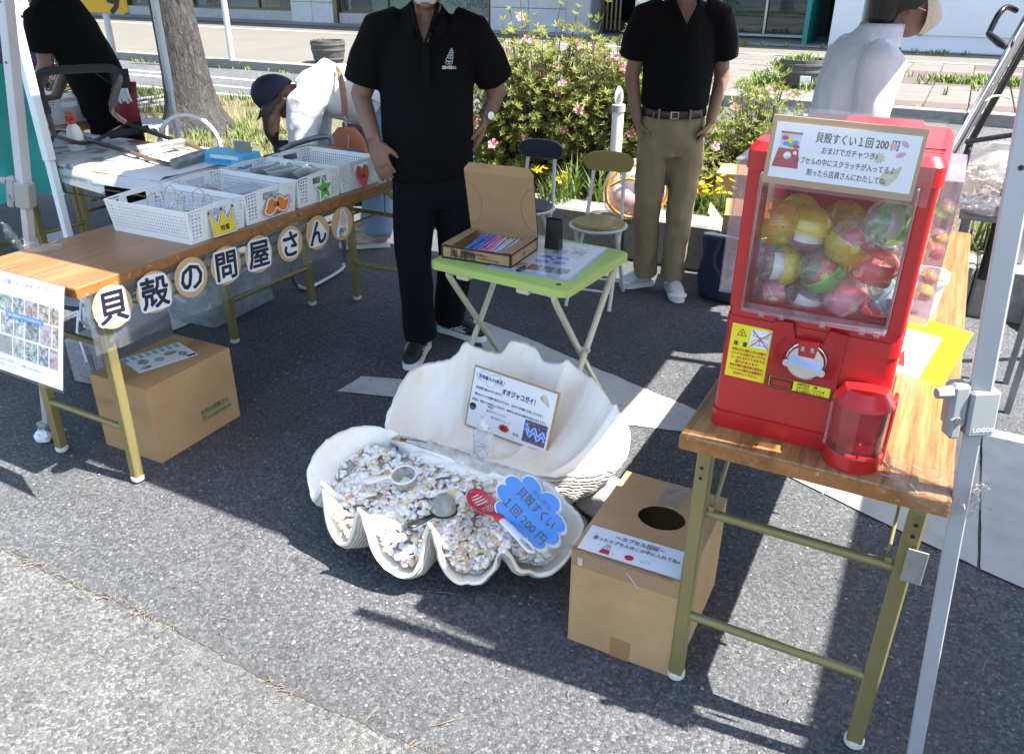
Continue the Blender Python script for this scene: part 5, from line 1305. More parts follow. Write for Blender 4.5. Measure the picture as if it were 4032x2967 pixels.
for i, (y, z, c) in enumerate(((1.53, .994, 'yellow'), (1.61, .998, 'orange'), (1.55, 1.065, 'red'), (1.63, 1.07, 'yellow'), (1.58, 1.135, 'green'))):
    capsule('%s capsule in the right side case of the machine' % ('lower yellow', 'orange', 'red', 'upper yellow', 'green')[i], (.019, y, z), c, 'clear', 'slip_red', (i*50, 20), None, 'capsules in the right side case', .40)
for i, (y, z, c) in enumerate(((1.53, .994, 'clear'), (1.60, .995, 'green'))):
    capsule('%s capsule in the left side case of the machine' % c, (-.311, y, z), c, 'clear', 'slip_red', (i*50, 20), None, 'capsules in the left side case', .40)
mat('bell_gold', (.6, .45, .1), .3, .8)
# ------------------------------------------------------------------ yellow card and white cup behind the machine
yc = thing('warning_card', 'yellow card with a white notice standing behind the capsule machine', 'sign', M=M3((.94, -.34, 0), (.25, .60, .55), (.050, 1.88, .735)))
MB().box((0, .0, 0), (.14, .18, .002), 0).build('yellow_card', 'sticker_yellow', yc); MB().box((-.018, -.005, .0016), (.075, .12, .001), 0).build('white_sheet', 'paper_white', yc)
MB().prism([(-.035, -.03), (.0, -.03), (-.018, .01)], .0022, .0026, T(-.02, -.01, 0)).build('red_triangle', 'ink_red', yc)
cu = thing('white_cup', 'white plastic tub standing on the right table behind the machine', 'cup', (.03, 2.28, .7005))
MB().lathe([(0, 0), (.034, 0), (.044, .10), (.048, .102), (.048, .108), (.042, .107), (.033, .004), (0, .004)], 26).build('cup', 'basket_white', cu, 40)
MB().lathe([(.0465, .085), (.049, .086), (.049, .094), (.0465, .095)], 26, cap=False).build('rim_band', 'basket_white', cu, 60)
# ------------------------------------------------------------------ box for used capsules
cb = carton('capsule_return_box', 'brown cardboard box with a round hole and a notice for used capsules', (-.443, 1.597, 0), .5, .276, .372, .284, hole=(.012, .03, .060, .052))
NM = T(-.002, -.128, .2868) @ RZ(1)
nt_ = MB().box((0, 0, 0), (.252, .098, .0007), 0, NM).build('notice', 'paper_white', cb)
txt(nt_, [('～カプセル回収～', .004, .028, .0150, .122, .012), ('使ったカプセルはこの中に入れてね♪', 0, .006, .0130, .212, .010)], NM @ T(0, 0, .0008), 'ink_navy')
txt(nt_, [('つか', -.102, .0165, .004, .010), ('かいしゅう', .042, .0385, .004, .030), ('なか', .028, .0165, .004, .010)], NM @ T(0, 0, .0008), 'ink_navy')
QM = NM @ T(-.062, -.028, .0006)
MB().prism([(-.014, -.014), (.012, -.014), (.009, .002), (-.010, .002)], 0, .0003, QM).build('drawn_machine', 'ink_red', nt_)
MB().prism(circle(.0105, 18, 0, .008), 0, .0002, QM).build('drawn_globe', 'packet_pale', nt_); MB().prism([(-.007, .017), (.007, .017), (.005, .020), (-.005, .020)], 0, .0003, QM).build('drawn_cap', 'ink_red', nt_)
for x, y in ((-.022, .014), (.020, -.006)): MB().prism([((.0045 if k % 2 == 0 else .002)*math.sin(k*math.pi/5)+x, (.0045 if k % 2 == 0 else .002)*math.cos(k*math.pi/5)+y) for k in range(10)][::-1], 0, .0003, QM).build('drawn_star', 'sticker_yellow', nt_)
mat('slip_blue', (.60, .70, .85), .5)
MB().prism([(-.004+.011*math.cos(a), -.030+.0095*math.sin(a)) for a in [k*math.pi/8 for k in range(16)]], .0004, .0008, NM).build('drawn_capsule_half', 'ink_red', nt_)
MB().prism([(.028+.014*math.cos(a), -.034+.0075*math.sin(a)) for a in [k*math.pi/8 for k in range(16)]], .0004, .0008, NM @ RZ(8)).build('drawn_capsule_half', 'slip_blue', nt_)
for (x, y, w_, d_) in ((.012, .13, .055, .11), (-.02, -.1835, .26, .02)): MB().box((x, y, .2868), (w_, d_, .0004), 0).build('tape', 'tape_clear', cb)
MB().box((0, -.1866, .262), (.27, .0004, .045), 0).build('tape', 'tape_clear', cb)
mat('tear_white', (.55, .50, .42), .8)
tr_ = MB(); tr_.bar((.0, -.1872, .268), (.032, -.1872, .232), .0025, .0006, (0, 1, 0), 0); tr_.box((-.115, -.1872, .255), (.012, .0006, .022), 0); tr_.build('scuff', 'tear_white', cb)

# ------------------------------------------------------------------ giant clam
t = NT('clam_inside'); v = t.coord(); n0 = t.noise(v, 3.6, 4, .6, .6); n1 = t.noise(v, 22, 4, .6); n2 = t.noise(v, 60, 4, .7); n3 = t.noise(v, 9, 5, .7, .8)
at_ = t.n('Attribute'); at_.attribute_name = 'growth'
rg_ = t.math('SINE', t.math('ADD', t.math('MULTIPLY', at_.outputs['Fac'], 70), t.math('MULTIPLY', n1, 9)))
c0_ = t.mixc(t.ramp(n0, [(.48, (0,)*3), (.66, (.75,)*3)]), (.95, .905, .82), (.88, .77, .56))
c0_ = t.mixc(t.ramp(n3, [(.62, (0,)*3), (.76, (.40,)*3)]), c0_, (.78, .67, .50))
c0_ = t.mixc(t.math('MULTIPLY', t.ramp(n2, [(.60, (0,)*3), (.72, (.32,)*3)]), t.ramp(at_.outputs['Fac'], [(.80, (.1,)*3), (.97, (1,)*3)])), c0_, (.58, .50, .40))
t.done(t.bsdf(c0_, t.ramp(n3, [(.35, (.30,)*3), (.65, (.62,)*3)]), 0, t.bump(t.math('ADD', t.math('MULTIPLY', rg_, .12), t.math('ADD', n1, t.math('MULTIPLY', n2, .35))), .22, .004), Subsurface_Weight=.10, Subsurface_Radius=(.02, .015, .01), Subsurface_Scale=.5))
t = NT('clam_outside'); v = t.coord(); n1 = t.noise(v, 16, 5, .65); n2 = t.noise(v, 70, 4, .7); at_ = t.n('Attribute'); at_.attribute_name = 'growth'
rg_ = t.math('SINE', t.math('ADD', t.math('MULTIPLY', at_.outputs['Fac'], 190), t.math('MULTIPLY', n1, 14)))
cc_ = t.mixc(t.ramp(rg_, [(.2, (0,)*3), (.9, (1,)*3)]), (.60, .545, .46), (.72, .67, .58)); cc_ = t.mixc(t.ramp(n1, [(.4, (0,)*3), (.68, (.6,)*3)]), cc_, (.50, .46, .40)); cc_ = t.mixc(t.ramp(n2, [(.56, (0,)*3), (.70, (.6,)*3)]), cc_, (.36, .30, .24))
t.done(t.bsdf(cc_, .85, 0, t.bump(t.math('ADD', t.math('MULTIPLY', rg_, .5), n2), .7, .005)))
mat('hinge_stone', (.60, .57, .50), .85, var=.3, vs=30, bump=1, bs=70, bd=.006, wear=((.30, .24, .18), 26, .64))
LOW = [(-1.255, 1.700, .236), (-1.300, 1.692, .250), (-1.345, 1.668, .262), (-1.386, 1.634, .268), (-1.415, 1.568, .265), (-1.418, 1.51, .256), (-1.400, 1.44, .24), (-1.384, 1.412, .20), (-1.364, 1.402, .172), (-1.330, 1.392, .215), (-1.316, 1.39, .25),
       (-1.306, 1.382, .21), (-1.288, 1.366, .125), (-1.243, 1.358, .088), (-1.196, 1.346, .14), (-1.164, 1.338, .225), (-1.147, 1.337, .252), (-1.133, 1.337, .205), (-1.099, 1.330, .12), (-1.05, 1.335, .080), (-1.008, 1.348, .082), (-.984, 1.363, .14), (-.968, 1.368, .225),
       (-.953, 1.368, .252), (-.938, 1.376, .205), (-.927, 1.386, .12), (-.908, 1.394, .078), (-.879, 1.41, .060), (-.848, 1.43, .062), (-.818, 1.446, .10), (-.797, 1.44, .165), (-.777, 1.437, .195), (-.760, 1.449, .165), (-.742, 1.466, .12), (-.714, 1.488, .10), (-.680, 1.514, .102),
       (-.654, 1.548, .13), (-.637, 1.579, .172), (-.636, 1.60, .205), (-.668, 1.612, .23), (-.735, 1.655, .240), (-.795, 1.690, .232)]
UPP = [(-1.262, 1.698, .225), (-1.325, 1.715, .24), (-1.345, 1.745, .262), (-1.362, 1.792, .28), (-1.390, 1.879, .30), (-1.404, 1.952, .31), (-1.393, 2.026, .312), (-1.339, 2.065, .32), (-1.312, 2.090, .340), (-1.296, 2.120, .372), (-1.258, 2.148, .350), (-1.205, 2.170, .335), (-1.184, 2.186, .342), (-1.168, 2.206, .374), (-1.128, 2.222, .370), (-1.085, 2.222, .356), (-1.048, 2.205, .328),
       (-.985, 2.203, .335), (-.962, 2.208, .348), (-.922, 2.204, .33), (-.857, 2.178, .318), (-.796, 2.140, .292), (-.770, 2.122, .278), (-.748, 2.112, .285), (-.721, 2.093, .26), (-.688, 2.068, .238), (-.667, 2.02, .22), (-.660, 1.966, .20), (-.676, 1.915, .19), (-.718, 1.868, .188), (-.765, 1.832, .19), (-.811, 1.785, .2), (-.871, 1.752, .212), (-.915, 1.712, .220)]
def valve(rim, hinge, floor_z, nsub, nt_, bulge, name_):
    R = [(x+.003*noise.noise(Vector((x*30, y*30, 1))), y+.003*noise.noise(Vector((x*30, y*30, 7))), z+.005*noise.noise(Vector((x*45, y*45, 3)))+.003*noise.noise(Vector((x*120, y*120, 5)))) for x, y, z in smoothline(rim, nsub)]; n = len(R)
    L = [0]
    for a, b in zip(R, R[1:]): L.append(L[-1]+math.hypot(b[0]-a[0], b[1]-a[1]))
    zs = np.array([p[2] for p in R]); kk_ = np.ones(31)/31; zsm = np.convolve(np.pad(zs, 15, mode='edge'), kk_, 'valid'); dev = zs-zsm
    rows = []
    for j in range(nt_+1):
        tt = j/nt_; row = []
        for i, p in enumerate(R):
            u_ = L[i]/L[-1]; hx = hinge[0][0]+(hinge[1][0]-hinge[0][0])*u_; hy = hinge[0][1]+(hinge[1][1]-hinge[0][1])*u_; hz = hinge[0][2]+(hinge[1][2]-hinge[0][2])*u_
            dist = math.hypot(p[0]-hx, p[1]-hy); dep = min(1, dist/.26)
            q = tt**.8
            x, y = hx+(p[0]-hx)*q, hy+(p[1]-hy)*q
            fz = floor_z+(1-dep)*.06
            # profile: drops from the hinge to the floor, climbs to the rim; folds fade inwards
            zbase = fz+(hz-fz)*(1-tt)**3.2+(zsm[i]-fz)*tt**bulge+dev[i]*tt**1.45
            row.append((x, y, zbase))
        rows.append(row)
    return rows
def clam(rows, name_, label, cat, thick):
    e = thing(name_, label, cat, rows[0][len(rows[0])//2][:2]+(0,))
    ox, oy = e.location.x, e.location.y
    loc = [[(x-ox, y-oy, z) for x, y, z in r] for r in rows]
    inn = MB().grid(loc); me = inn.mesh('inside')
    # vertex normals for thickness
    up = sum(1 for p in me.polygons if p.normal.z > 0) > len(me.polygons)/2
    if not up: me.flip_normals()
    N = getno(me); co = getco(me); m = len(loc[0]); nr = len(loc)
    def grow(q_):
        a_ = q_.attributes.new('growth', 'FLOAT', 'POINT'); a_.data.foreach_set('value', np.repeat(np.arange(nr)/(nr-1), m)[:len(q_.vertices)].astype(np.float32))
    grow(me); o_in = link('inner_face', me, 'clam_inside', e, 180)
    off = co-N*np.array([thick*((1.0 if (k//m) < nr-1 else .62)+.35*noise.noise(Vector(co[k])*24)) for k in range(len(co))])[:, None]
    off[:, 2] = np.maximum(off[:, 2], .012)
    outm = MB(); outm.grid([[tuple(off[j*m+i]) for i in range(m)] for j in range(nr)])
    mo = outm.mesh('outside')
    if up: mo.flip_normals() if sum(1 for p in mo.polygons if p.normal.z > 0) > len(mo.polygons)/2 else None
    grow(mo); link('outer_face', mo, 'clam_outside', e, 180)
    lip = MB(); a = [tuple(co[(nr-1)*m+i]) for i in range(m)]; b = [tuple(off[(nr-1)*m+i]) for i in range(m)]
    mid = [tuple((np.array(p)+np.array(q))/2+np.array([0, 0, .0]) + (np.array(p)-co[(nr-2)*m+i])/max(1e-6, np.linalg.norm(np.array(p)-co[(nr-2)*m+i]))*thick*.45) for i, (p, q) in enumerate(zip(a, b))]
    lip.grid([a, mid, b]); link('lip', lip.mesh('lip'), 'clam_inside', e, 180)
    return e, (ox, oy)
low_rows = valve(LOW, [(-1.27, 1.672, .245), (-.80, 1.664, .235)], .055, 7, 22, 2.2, 'l')
# gentle waves along the lips
for rows, sd_ in ((low_rows, 1.0),):
    pass
cl, co_ = clam(low_rows, 'giant_clam_valve', 'front valve of the giant white clam, deeply folded rim, filled with small shells', 'clam shell', .017)
up_rows = valve(UPP, [(-1.27, 1.712, .235), (-.90, 1.715, .225)], .050, 7, 24, 2.7, 'u')
cu_, cuo = clam(up_rows, 'giant_clam_valve', 'rear valve of the giant clam, open bowl leaning towards the green table', 'clam shell', .017)
cl['group'] = cu_['group'] = 'two valves of the giant clam'
# gnarled hinge ridge with the brush lying on it
hm = MB(); rows = []
for i in range(46):
    u_ = i/45; x = -1.30+u_*.56; y = 1.690+.006*math.sin(u_*9); row = []
    hgt = .030*(math.sin(math.pi*u_)**.5) if 0 < u_ < 1 else 0
    for k in range(14):
        a = 2*math.pi*k/14; nn = .35*noise.noise(Vector((x*16, math.cos(a)*1.5, math.sin(a)*1.5)))+.2*noise.noise(Vector((x*60, math.cos(a)*3, math.sin(a)*3)))
        row.append((x-co_[0], y-co_[1]+(.028*(1+nn))*math.cos(a)*(.4+.6*math.sin(math.pi*min(1, max(0, u_)))**.5), .222+hgt*.2+(.030*(1+nn))*math.sin(a)*(.4+.6*math.sin(math.pi*u_)**.5)-.012*u_))
    rows.append(row)
hm.grid(rows, True); hm.build('hinge_ridge', 'hinge_stone', cl, 180)
hs = MB(); 
for (x, y, z, rx, ry, rz_) in ((-1.02, 1.655, .205, .10, .030, .034), (-.90, 1.650, .20, .07, .028, .034), (-1.14, 1.66, .21, .09, .026, .030)):
    rows = []
    for j in range(9):
        p_ = math.pi*(j+.02)/8.04; rows.append([(x-co_[0]+rx*math.sin(p_)*math.cos(a), y-co_[1]+ry*math.sin(p_)*math.sin(a), z+rz_*math.cos(p_)) for a in [2*math.pi*k/16 for k in range(16)]])
    hs.grid(rows, True)
mh = fuse(hs, .006, 6, 'hinge_teeth'); link('hinge_teeth', mh, 'clam_inside', cl, 180)
# supporting stones
t = NT('granite'); v = t.coord(); n0 = t.noise(v, 170, 3, .6); n1 = t.noise(v, 6, 3, .6)
t.done(t.bsdf(t.mixc(t.ramp(n1, [(.4, (0,)*3), (.65, (.4,)*3)]), t.ramp(n0, [(.32, (.30, .29, .27)), (.62, (.60, .585, .55))]), (.45, .43, .39)), .85, 0, t.bump(n0, .6, .003)))
for lb_, loc, d_, rz in (('pale granite block under the right end of the rear clam valve', (-.66, 1.93, .055), (.24, .13, .11), -24), ('granite block wedged beneath the middle of the giant clam', (-1.02, 1.80, .03), (.30, .16, .05), 4)):
    mb = MB(); mb.box((0, 0, 0), d_, .018); me = fuse(mb, .012, 3, 'stone'); c_ = getco(me); n_ = getno(me)
    setco(me, c_+n_*np.array([[.006*noise.noise(Vector(p)*22)] for p in c_])); o = link('support_stone', me, 'granite', None, 180); o.location = loc; o.rotation_euler = (0, 0, math.radians(rz)); tag(o, lb_, 'stone')
# ------------------------------------------------------------------ small shells
import bisect
LR = low_rows; nr_, mr_ = len(LR), len(LR[0])
def fill_plane(x, y): return .155+(y-1.38)*.22+.010*noise.noise(Vector((x*9, y*9, 3)))-.06*max(0, (-1.28-x))+.012*math.exp(-((x+1.06)**2)/.03)
def fill_at(p, rim): return min(fill_plane(p[0], p[1]), rim[2]+.004+.60*math.hypot(rim[0]-p[0], rim[1]-p[1]))
cand = []
rs = random.Random(21)
while len(cand) < 2500:
    i = rs.random()*(mr_-1.001); j = (rs.random()**.55)*(nr_-1.001); i0, j0 = int(i), int(j); a, b = i-i0, j-j0
    p = [LR[j0][i0][k]*(1-a)*(1-b)+LR[j0][i0+1][k]*a*(1-b)+LR[j0+1][i0][k]*(1-a)*b+LR[j0+1][i0+1][k]*a*b for k in range(3)]
    rim = LR[nr_-1][i0]; z = max(fill_at(p, rim), p[2]+.003)
    deep = fill_at(p, rim)-p[2]
    if deep > (-.004 if rim[2] < .16 else .004) and math.hypot(rim[0]-p[0], rim[1]-p[1]) > .022 and p[1] < 1.645 and not (p[0] > -.80 and p[1] > 1.60) and not (p[0] < -1.33 and rs.random() < .75) and not p[0] > -.70: cand.append((p[0], p[1], z))
# bed of the fill
bed = MB(); rows = []
for j in range(2, nr_-2):
    rows.append([(p[0], p[1], max(p[2]-.004, fill_at(p, LR[nr_-1][i])-.006)) for i, p in enumerate(LR[j]) if 24 < i < mr_-37])
bed.grid(rows)
def m_cowrie():
    mb = MB(); rows = []
    for j in range(7):
        p_ = math.pi*(j+.06)/6.12; rows.append([(math.cos(p_), .68*math.sin(p_)*math.cos(a), .52*math.sin(p_)*math.sin(a)*(1 if math.sin(a) < 0 else 1-.35*(abs(math.cos(a)) < .25))) for a in [2*math.pi*k/10 for k in range(10)]])
    return mb.grid(rows, True).mesh('cowrie')
def m_cone(tw=.0, wid=.42):
    mb = MB(); rows = []
    for j in range(9):
        u_ = j/8; r_ = wid*(u_**.75)*(1-.92*max(0, u_-.72)/.28)*(1+.10*math.cos(u_*26)); rows.append([(u_*2-1, r_*math.cos(a), r_*math.sin(a)) for a in [2*math.pi*k/8 for k in range(8)]])
    return mb.grid(rows, True).mesh('cone_shell')
def m_snail():
    mb = MB(); pts = []; rad = []
    for k in range(15):
        a = k*.75; q = k/14; rr = .62*(1-q)**1.1; pts.append((rr*math.cos(a), rr*math.sin(a), q*.95-.3)); rad.append(.44*(1-q)**.95+.04)
    return mb.tube(pts, rad, 7).mesh('snail_shell')
def m_cup():
    mb = MB(); rows = []
    for j in range(4):
        u_ = (j+.15)/3.15; rows.append([(u_*math.cos(a)*(1+.06*math.cos(9*a)*u_), .92*u_*math.sin(a)*(1+.06*math.cos(9*a)*u_), .55*(1-u_*u_)) for a in [2*math.pi*k/16 for k in range(16)]])
    return mb.grid(rows, True).mesh('bivalve')
KINDS = {'cowrie': m_cowrie(), 'cone_shell': m_cone(), 'auger_shell': m_cone(0, .26), 'snail_shell': m_snail(), 'bivalve_shell': m_cup()}
for me in KINDS.values(): me.shade_smooth()
SC_ = {'white': (.88, .855, .79), 'cream': (.83, .75, .58), 'yellow': (.74, .64, .30), 'orange': (.64, .38, .19), 'lilac': (.62, .55, .61), 'tan': (.62, .52, .40), 'pink': (.74, .58, .52)}
for k, c in SC_.items(): mat('shell_'+k, c, .35, var=.22, vs=130, bump=.1, bs=200)
KL = ['cowrie']*11+['bivalve_shell']*3+['cone_shell']*3+['auger_shell']*3+['snail_shell']*4
CL_ = ['white']*15+['cream']*5+['yellow']*3+['orange']*1+['lilac']*2+['tan']*2+['pink']*1
SZ = {'cowrie': (.0095, .0145), 'bivalve_shell': (.009, .0135), 'cone_shell': (.012, .019), 'auger_shell': (.014, .023), 'snail_shell': (.010, .016)}
rest = {k: MB() for k in SC_}
cand.sort(key=lambda p: (p[0]*.4658-.0+p[1]*.885))        # nearest to the photographer first
picked = []
for q in cand:
    if len(picked) >= 300: break
    if all((q[0]-r_[0])**2+(q[1]-r_[1])**2 > .00022 for r_ in picked[-220:]): picked.append(q)
pset = set(picked)
WORD = {'cowrie': 'cowrie', 'bivalve_shell': 'cupped bivalve shell', 'cone_shell': 'cone shell', 'auger_shell': 'slender auger shell', 'snail_shell': 'spiral snail shell'}
def shell_M(p, kind, r_):
    s_ = r_.uniform(*SZ[kind]); lift = {'cowrie': .35, 'bivalve_shell': .15, 'cone_shell': .25, 'auger_shell': .2, 'snail_shell': .3}[kind]*s_
    flip = r_.choice((0, 180)) if kind in ('cowrie', 'bivalve_shell') else r_.uniform(0, 360)
    return T(p[0], p[1], p[2]+lift+r_.uniform(-.002, .004)) @ RZ(r_.uniform(0, 360)) @ RX(flip+r_.uniform(-35, 35)) @ RY(r_.uniform(-22, 22)) @ Matrix.Scale(s_, 4)
for p in cand:
    kind = rs.choice(KL); colr = rs.choice(CL_)
    if p[0] > -.92 and p[1] < 1.50 and rs.random() < .3: colr = rs.choice(('lilac', 'pink', 'orange', 'tan'))
    M = shell_M(p, kind, rs)
    if p in pset:
        o = bpy.data.objects.new(kind, with_mat(KINDS[kind], 'shell_'+colr)); COL.objects.link(o); o.matrix_world = M
        tag(o, 'small %s %s in the shell heap of the front clam valve' % (colr, WORD[kind]), 'shell', '%s %ss in the clam' % (colr, WORD[kind]))
    else:
        me = KINDS[kind]; rest[colr].add([v_.co for v_ in me.vertices], [tuple(f.vertices) for f in me.polygons], M)
for k, mb in rest.items():
    if mb.v: stuff(mb.build('shell_heap', 'shell_'+k, None, 180), '%s shells in the deeper part of the heap' % k, 'shells')
mat('shell_sand', (.50, .47, .42), .8, var=.5, vs=140, bump=1, bs=160, bd=.006)
stuff(bed.build('shell_heap_bed', 'shell_sand', None, 180), 'fine shell fragments beneath the shell heap', 'shells')
# ------------------------------------------------------------------ tools and signs on the clam
mat('plastic_white', (.78, .77, .72), .4, var=.03); mat('plastic_black', (.018, .018, .02), .28); mat('silicone_red', (.55, .03, .045), .45, var=.04)
clear('net', (.62, .62, .60), .5, .3, .38, (.55, .55, .52), body=.1)
def strainer(label, C, hand, m, up, r=.036, deep=.045, tilt=(0, 0)):
    """ring with a net cup and a long handle; C = ring centre, hand = handle end"""
    C = Vector(C); H = Vector(hand); d = (H-C); L = d.length; ang = math.degrees(math.atan2(d.y, d.x)); el = math.degrees(math.asin(d.z/L))
    e = thing('strainer_scoop', label, 'scoop', M=T(*C) @ RZ(ang) @ RY(-el) @ RX(tilt[0]), group='net scoops on the shell heap')
    MB().tube([(r*math.cos(a), r*math.sin(a), 0) for a in [2*math.pi*k/28 for k in range(28)]], .0035, 8, True).build('ring', m, e, 60)
    s_ = 1 if up else -1
    MB().lathe([(r, 0), (r*.97, s_*deep*.35), (r*.84, s_*deep*.72), (r*.5, s_*deep*.96), (.001, s_*deep)], 22, cap=False).build('net_cup', 'net', e, 180)
    rw = []
    for u_ in (0, .12, .3, .55, .8, .94, 1): rw.append((r+(L-r)*u_, (.008, .0075, .009, .013, .015, .012, .003)[int(round(u_*0)) if False else (0, .12, .3, .55, .8, .94, 1).index(u_)]))
    MB().tube([(x, 0, .001) for x, _ in rw], [(.0055, wd) for _, wd in rw], 12, side=(0, 0, 1)).build('handle', m, e, 60)
    MB().prism([(-r-.020, 0), (-r+.004, -.014), (-r+.004, .014)], -.002, .002).build('hook_tip', m, e)
    return e
bs_ = strainer('black rimmed net scoop turned up over pale shells on the front valve', (-0.976, 1.47, 0.215), (-1.014, 1.356, 0.225), 'plastic_black', True, .034, .048, (4, 0))
mb = MB()
for i in range(16):
    a, r_ = random.uniform(0, 6.3), .022*random.random()**.5; mb.add([v_.co for v_ in KINDS['cowrie'].vertices], [tuple(f.vertices) for f in KINDS['cowrie'].polygons], T(r_*math.cos(a), r_*math.sin(a), random.uniform(.006, .020)) @ RZ(random.uniform(0, 360)) @ RX(random.uniform(-60, 60)) @ Matrix.Scale(.008, 4))
stuff(mb.build('scooped_shells', 'shell_white', None, 180), 'pale cowries caught under the black net scoop', 'shells').matrix_world = bs_.matrix_world.copy()
strainer('white rimmed net scoop lying on the shell heap beneath the brush', (-1.143, 1.527, 0.245), (-1.232, 1.462, 0.232), 'plastic_white', False, .036, .050, (-10, 0))
# red slotted spoon
A, B_ = Vector((-0.902, 1.535, 0.232)), Vector((-0.693, 1.438, 0.205)); d = (B_-A); L = d.length
sp = thing('slotted_spoon', 'red slotted spoon with a white handle leaning over the shell heap', 'spoon', M=T(*A) @ RZ(math.degrees(math.atan2(d.y, d.x))) @ RY(math.degrees(-math.asin(d.z/L))))
hw = [(x*1.42, w_*1.38) for x, w_ in [(-.028, .006), (-.02, .017), (-.005, .023), (.012, .024), (.03, .021), (.045, .015), (.058, .010)]]
mbs = MB(); rows = []
for x, w_ in hw: rows.append([(x, w_*k/4, .010*((k/4)**2)+.006*((x-.01)/.05)**2-.004) for k in range(-4, 5)])
mbs.grid(rows); rows2 = [[(x, y, z-.003) for x, y, z in r][::-1] for r in rows]; mbs.grid(rows2)
spb = mbs.build('bowl', 'silicone_red', sp, 180)
MB().tube([(x, y, .010+.006*((x-.01)/.05)**2-.005) for x, y in [(x, w_) for x, w_ in hw]+[(x, -w_) for x, w_ in hw[::-1]]], .0022, 6, True).build('bowl_rim', 'silicone_red', spb, 180)
ho = MB()
for i in range(4): ho.tube([(-.024+i*.011, -.017, .0), (-.024+i*.011, 0, -.0015), (-.024+i*.011, .017, .0)], .0020, 6)
for i in range(4):
    for k in range(-2, 3): ho.tube([(.028+i*.009, k*.007, -.0022), (.028+i*.009, k*.007, .0008)], .0018, 6)
stuff(ho.build('slots', 'plastic_white', spb, 60))
MB().tube([(.078, 0, .006), (.090, 0, .008), (.098, 0, .008)], [.012, .013, .012], 12).build('collar', 'silicone_red', sp, 60)
hp = [(.070, .0085), (.10, .009), (.135, .0095)]; Ls = L
MB().tube([(.096, 0, .008), (.11, 0, .009), (.125, 0, .009), (Ls-.05, 0, .007)], [(.006, .0105), (.006, .011), (.006, .0115), (.006, .012)], 12, side=(0, 0, 1)).build('handle', 'plastic_white', sp, 60)
MB().tube([(Ls-.052, .0075, .007), (Ls-.03, .010, .006), (Ls-.008, .0085, .005), (Ls, 0, .005), (Ls-.008, -.0085, .005), (Ls-.03, -.010, .006), (Ls-.052, -.0075, .007)], .0042, 8).build('handle_loop', 'plastic_white', sp, 60)
# paint brush on the hinge
mat('bristle', (.42, .25, .07), .8, var=.3, vs=90); mat('ferrule', (.5, .5, .5), .35, .8, var=.2, vs=60); mat('brush_brown', (.16, .07, .03), .4)
A, B_ = Vector((-1.252, 1.629, 0.275)), Vector((-1.179, 1.651, 0.275)); d = B_-A
br_ = thing('paint_brush', 'small worn paint brush with brown bristles lying on the clam hinge', 'brush', M=T(*A) @ RZ(math.degrees(math.atan2(d.y, d.x))))
MB().tube([(0, 0, 0), (.012, 0, .001), (.026, 0, .001)], [(.003, .006), (.004, .0075), (.004, .0075)], 12, side=(0, 0, 1)).build('bristles', 'bristle', br_, 60)
MB().tube([(.026, 0, .001), (.045, 0, .001)], [(.0045, .0082), (.0045, .0082)], 12, side=(0, 0, 1)).build('ferrule_base', 'brush_brown', br_, 60)
MB().tube([(.045, 0, .001), (.072, 0, .0), (.105, 0, -.002)], [(.0045, .0075), (.0045, .007), (.004, .006)], 12, side=(0, 0, 1)).build('ferrule', 'ferrule', br_, 60)
# blue cloud sign
SU = Vector((.62, .0, .0)); O = Vector((-.742, 1.512, .268))
CM = M3((.80, -.10, -.52), (.42, .22, .86), O) @ Matrix.Scale(.9, 4)
cs_ = thing('cloud_sign', 'bright blue cloud shaped price sign leaning in the front clam valve', 'sign', M=CM)
def cloud(w, h, n=9, k=.16, ph=0.0):
    pts = []
    for i in range(n):
        a0, a1 = ph+2*math.pi*i/n, ph+2*math.pi*(i+1)/n
        p0, p1 = Vector((w*math.cos(a0), h*math.sin(a0))), Vector((w*math.cos(a1), h*math.sin(a1)))
        m_ = (p0+p1)/2; r_ = (p1-p0).length/2; o_ = m_.normalized(); tdir = (p1-p0).normalized()
        for q in range(8):
            t_ = math.pi*q/8; pts.append(tuple(m_-tdir*r_*math.cos(t_)+o_*r_*1.0*math.sin(t_)*(1.0)))
    return pts
mat('cloud_blue', (.004, .26, .80), .35, var=.03, vs=3, Coat_Weight=.15, Coat_Roughness=.15)
for dz, dx in ((0, 0), (-.006, .006)):
    MB().prism([(x*1.045+dx, y*1.045-dx) for x, y in cloud(.098, .070, 9, ph=.3)], dz, dz+.0012).build('white_backing', 'paper_white', cs_)
MB().prism(cloud(.098, .070, 9, ph=.3), .0014, .0020).build('blue_face', 'cloud_blue', cs_)
MB().prism(rrect(.27, .215, .03, 5, .012, .01), .0026, .0030).build('laminate', 'laminate', cs_)
txt(cs_, [('かいがら', .002, .056, .017, .070, .006), ('貝殻すくい', .006, .026, .034, .140, .010), ('１回 200 円', .008, -.030, .034, .160, .010)], T(0, 0, .0022), 'ink_navy', lift=0)
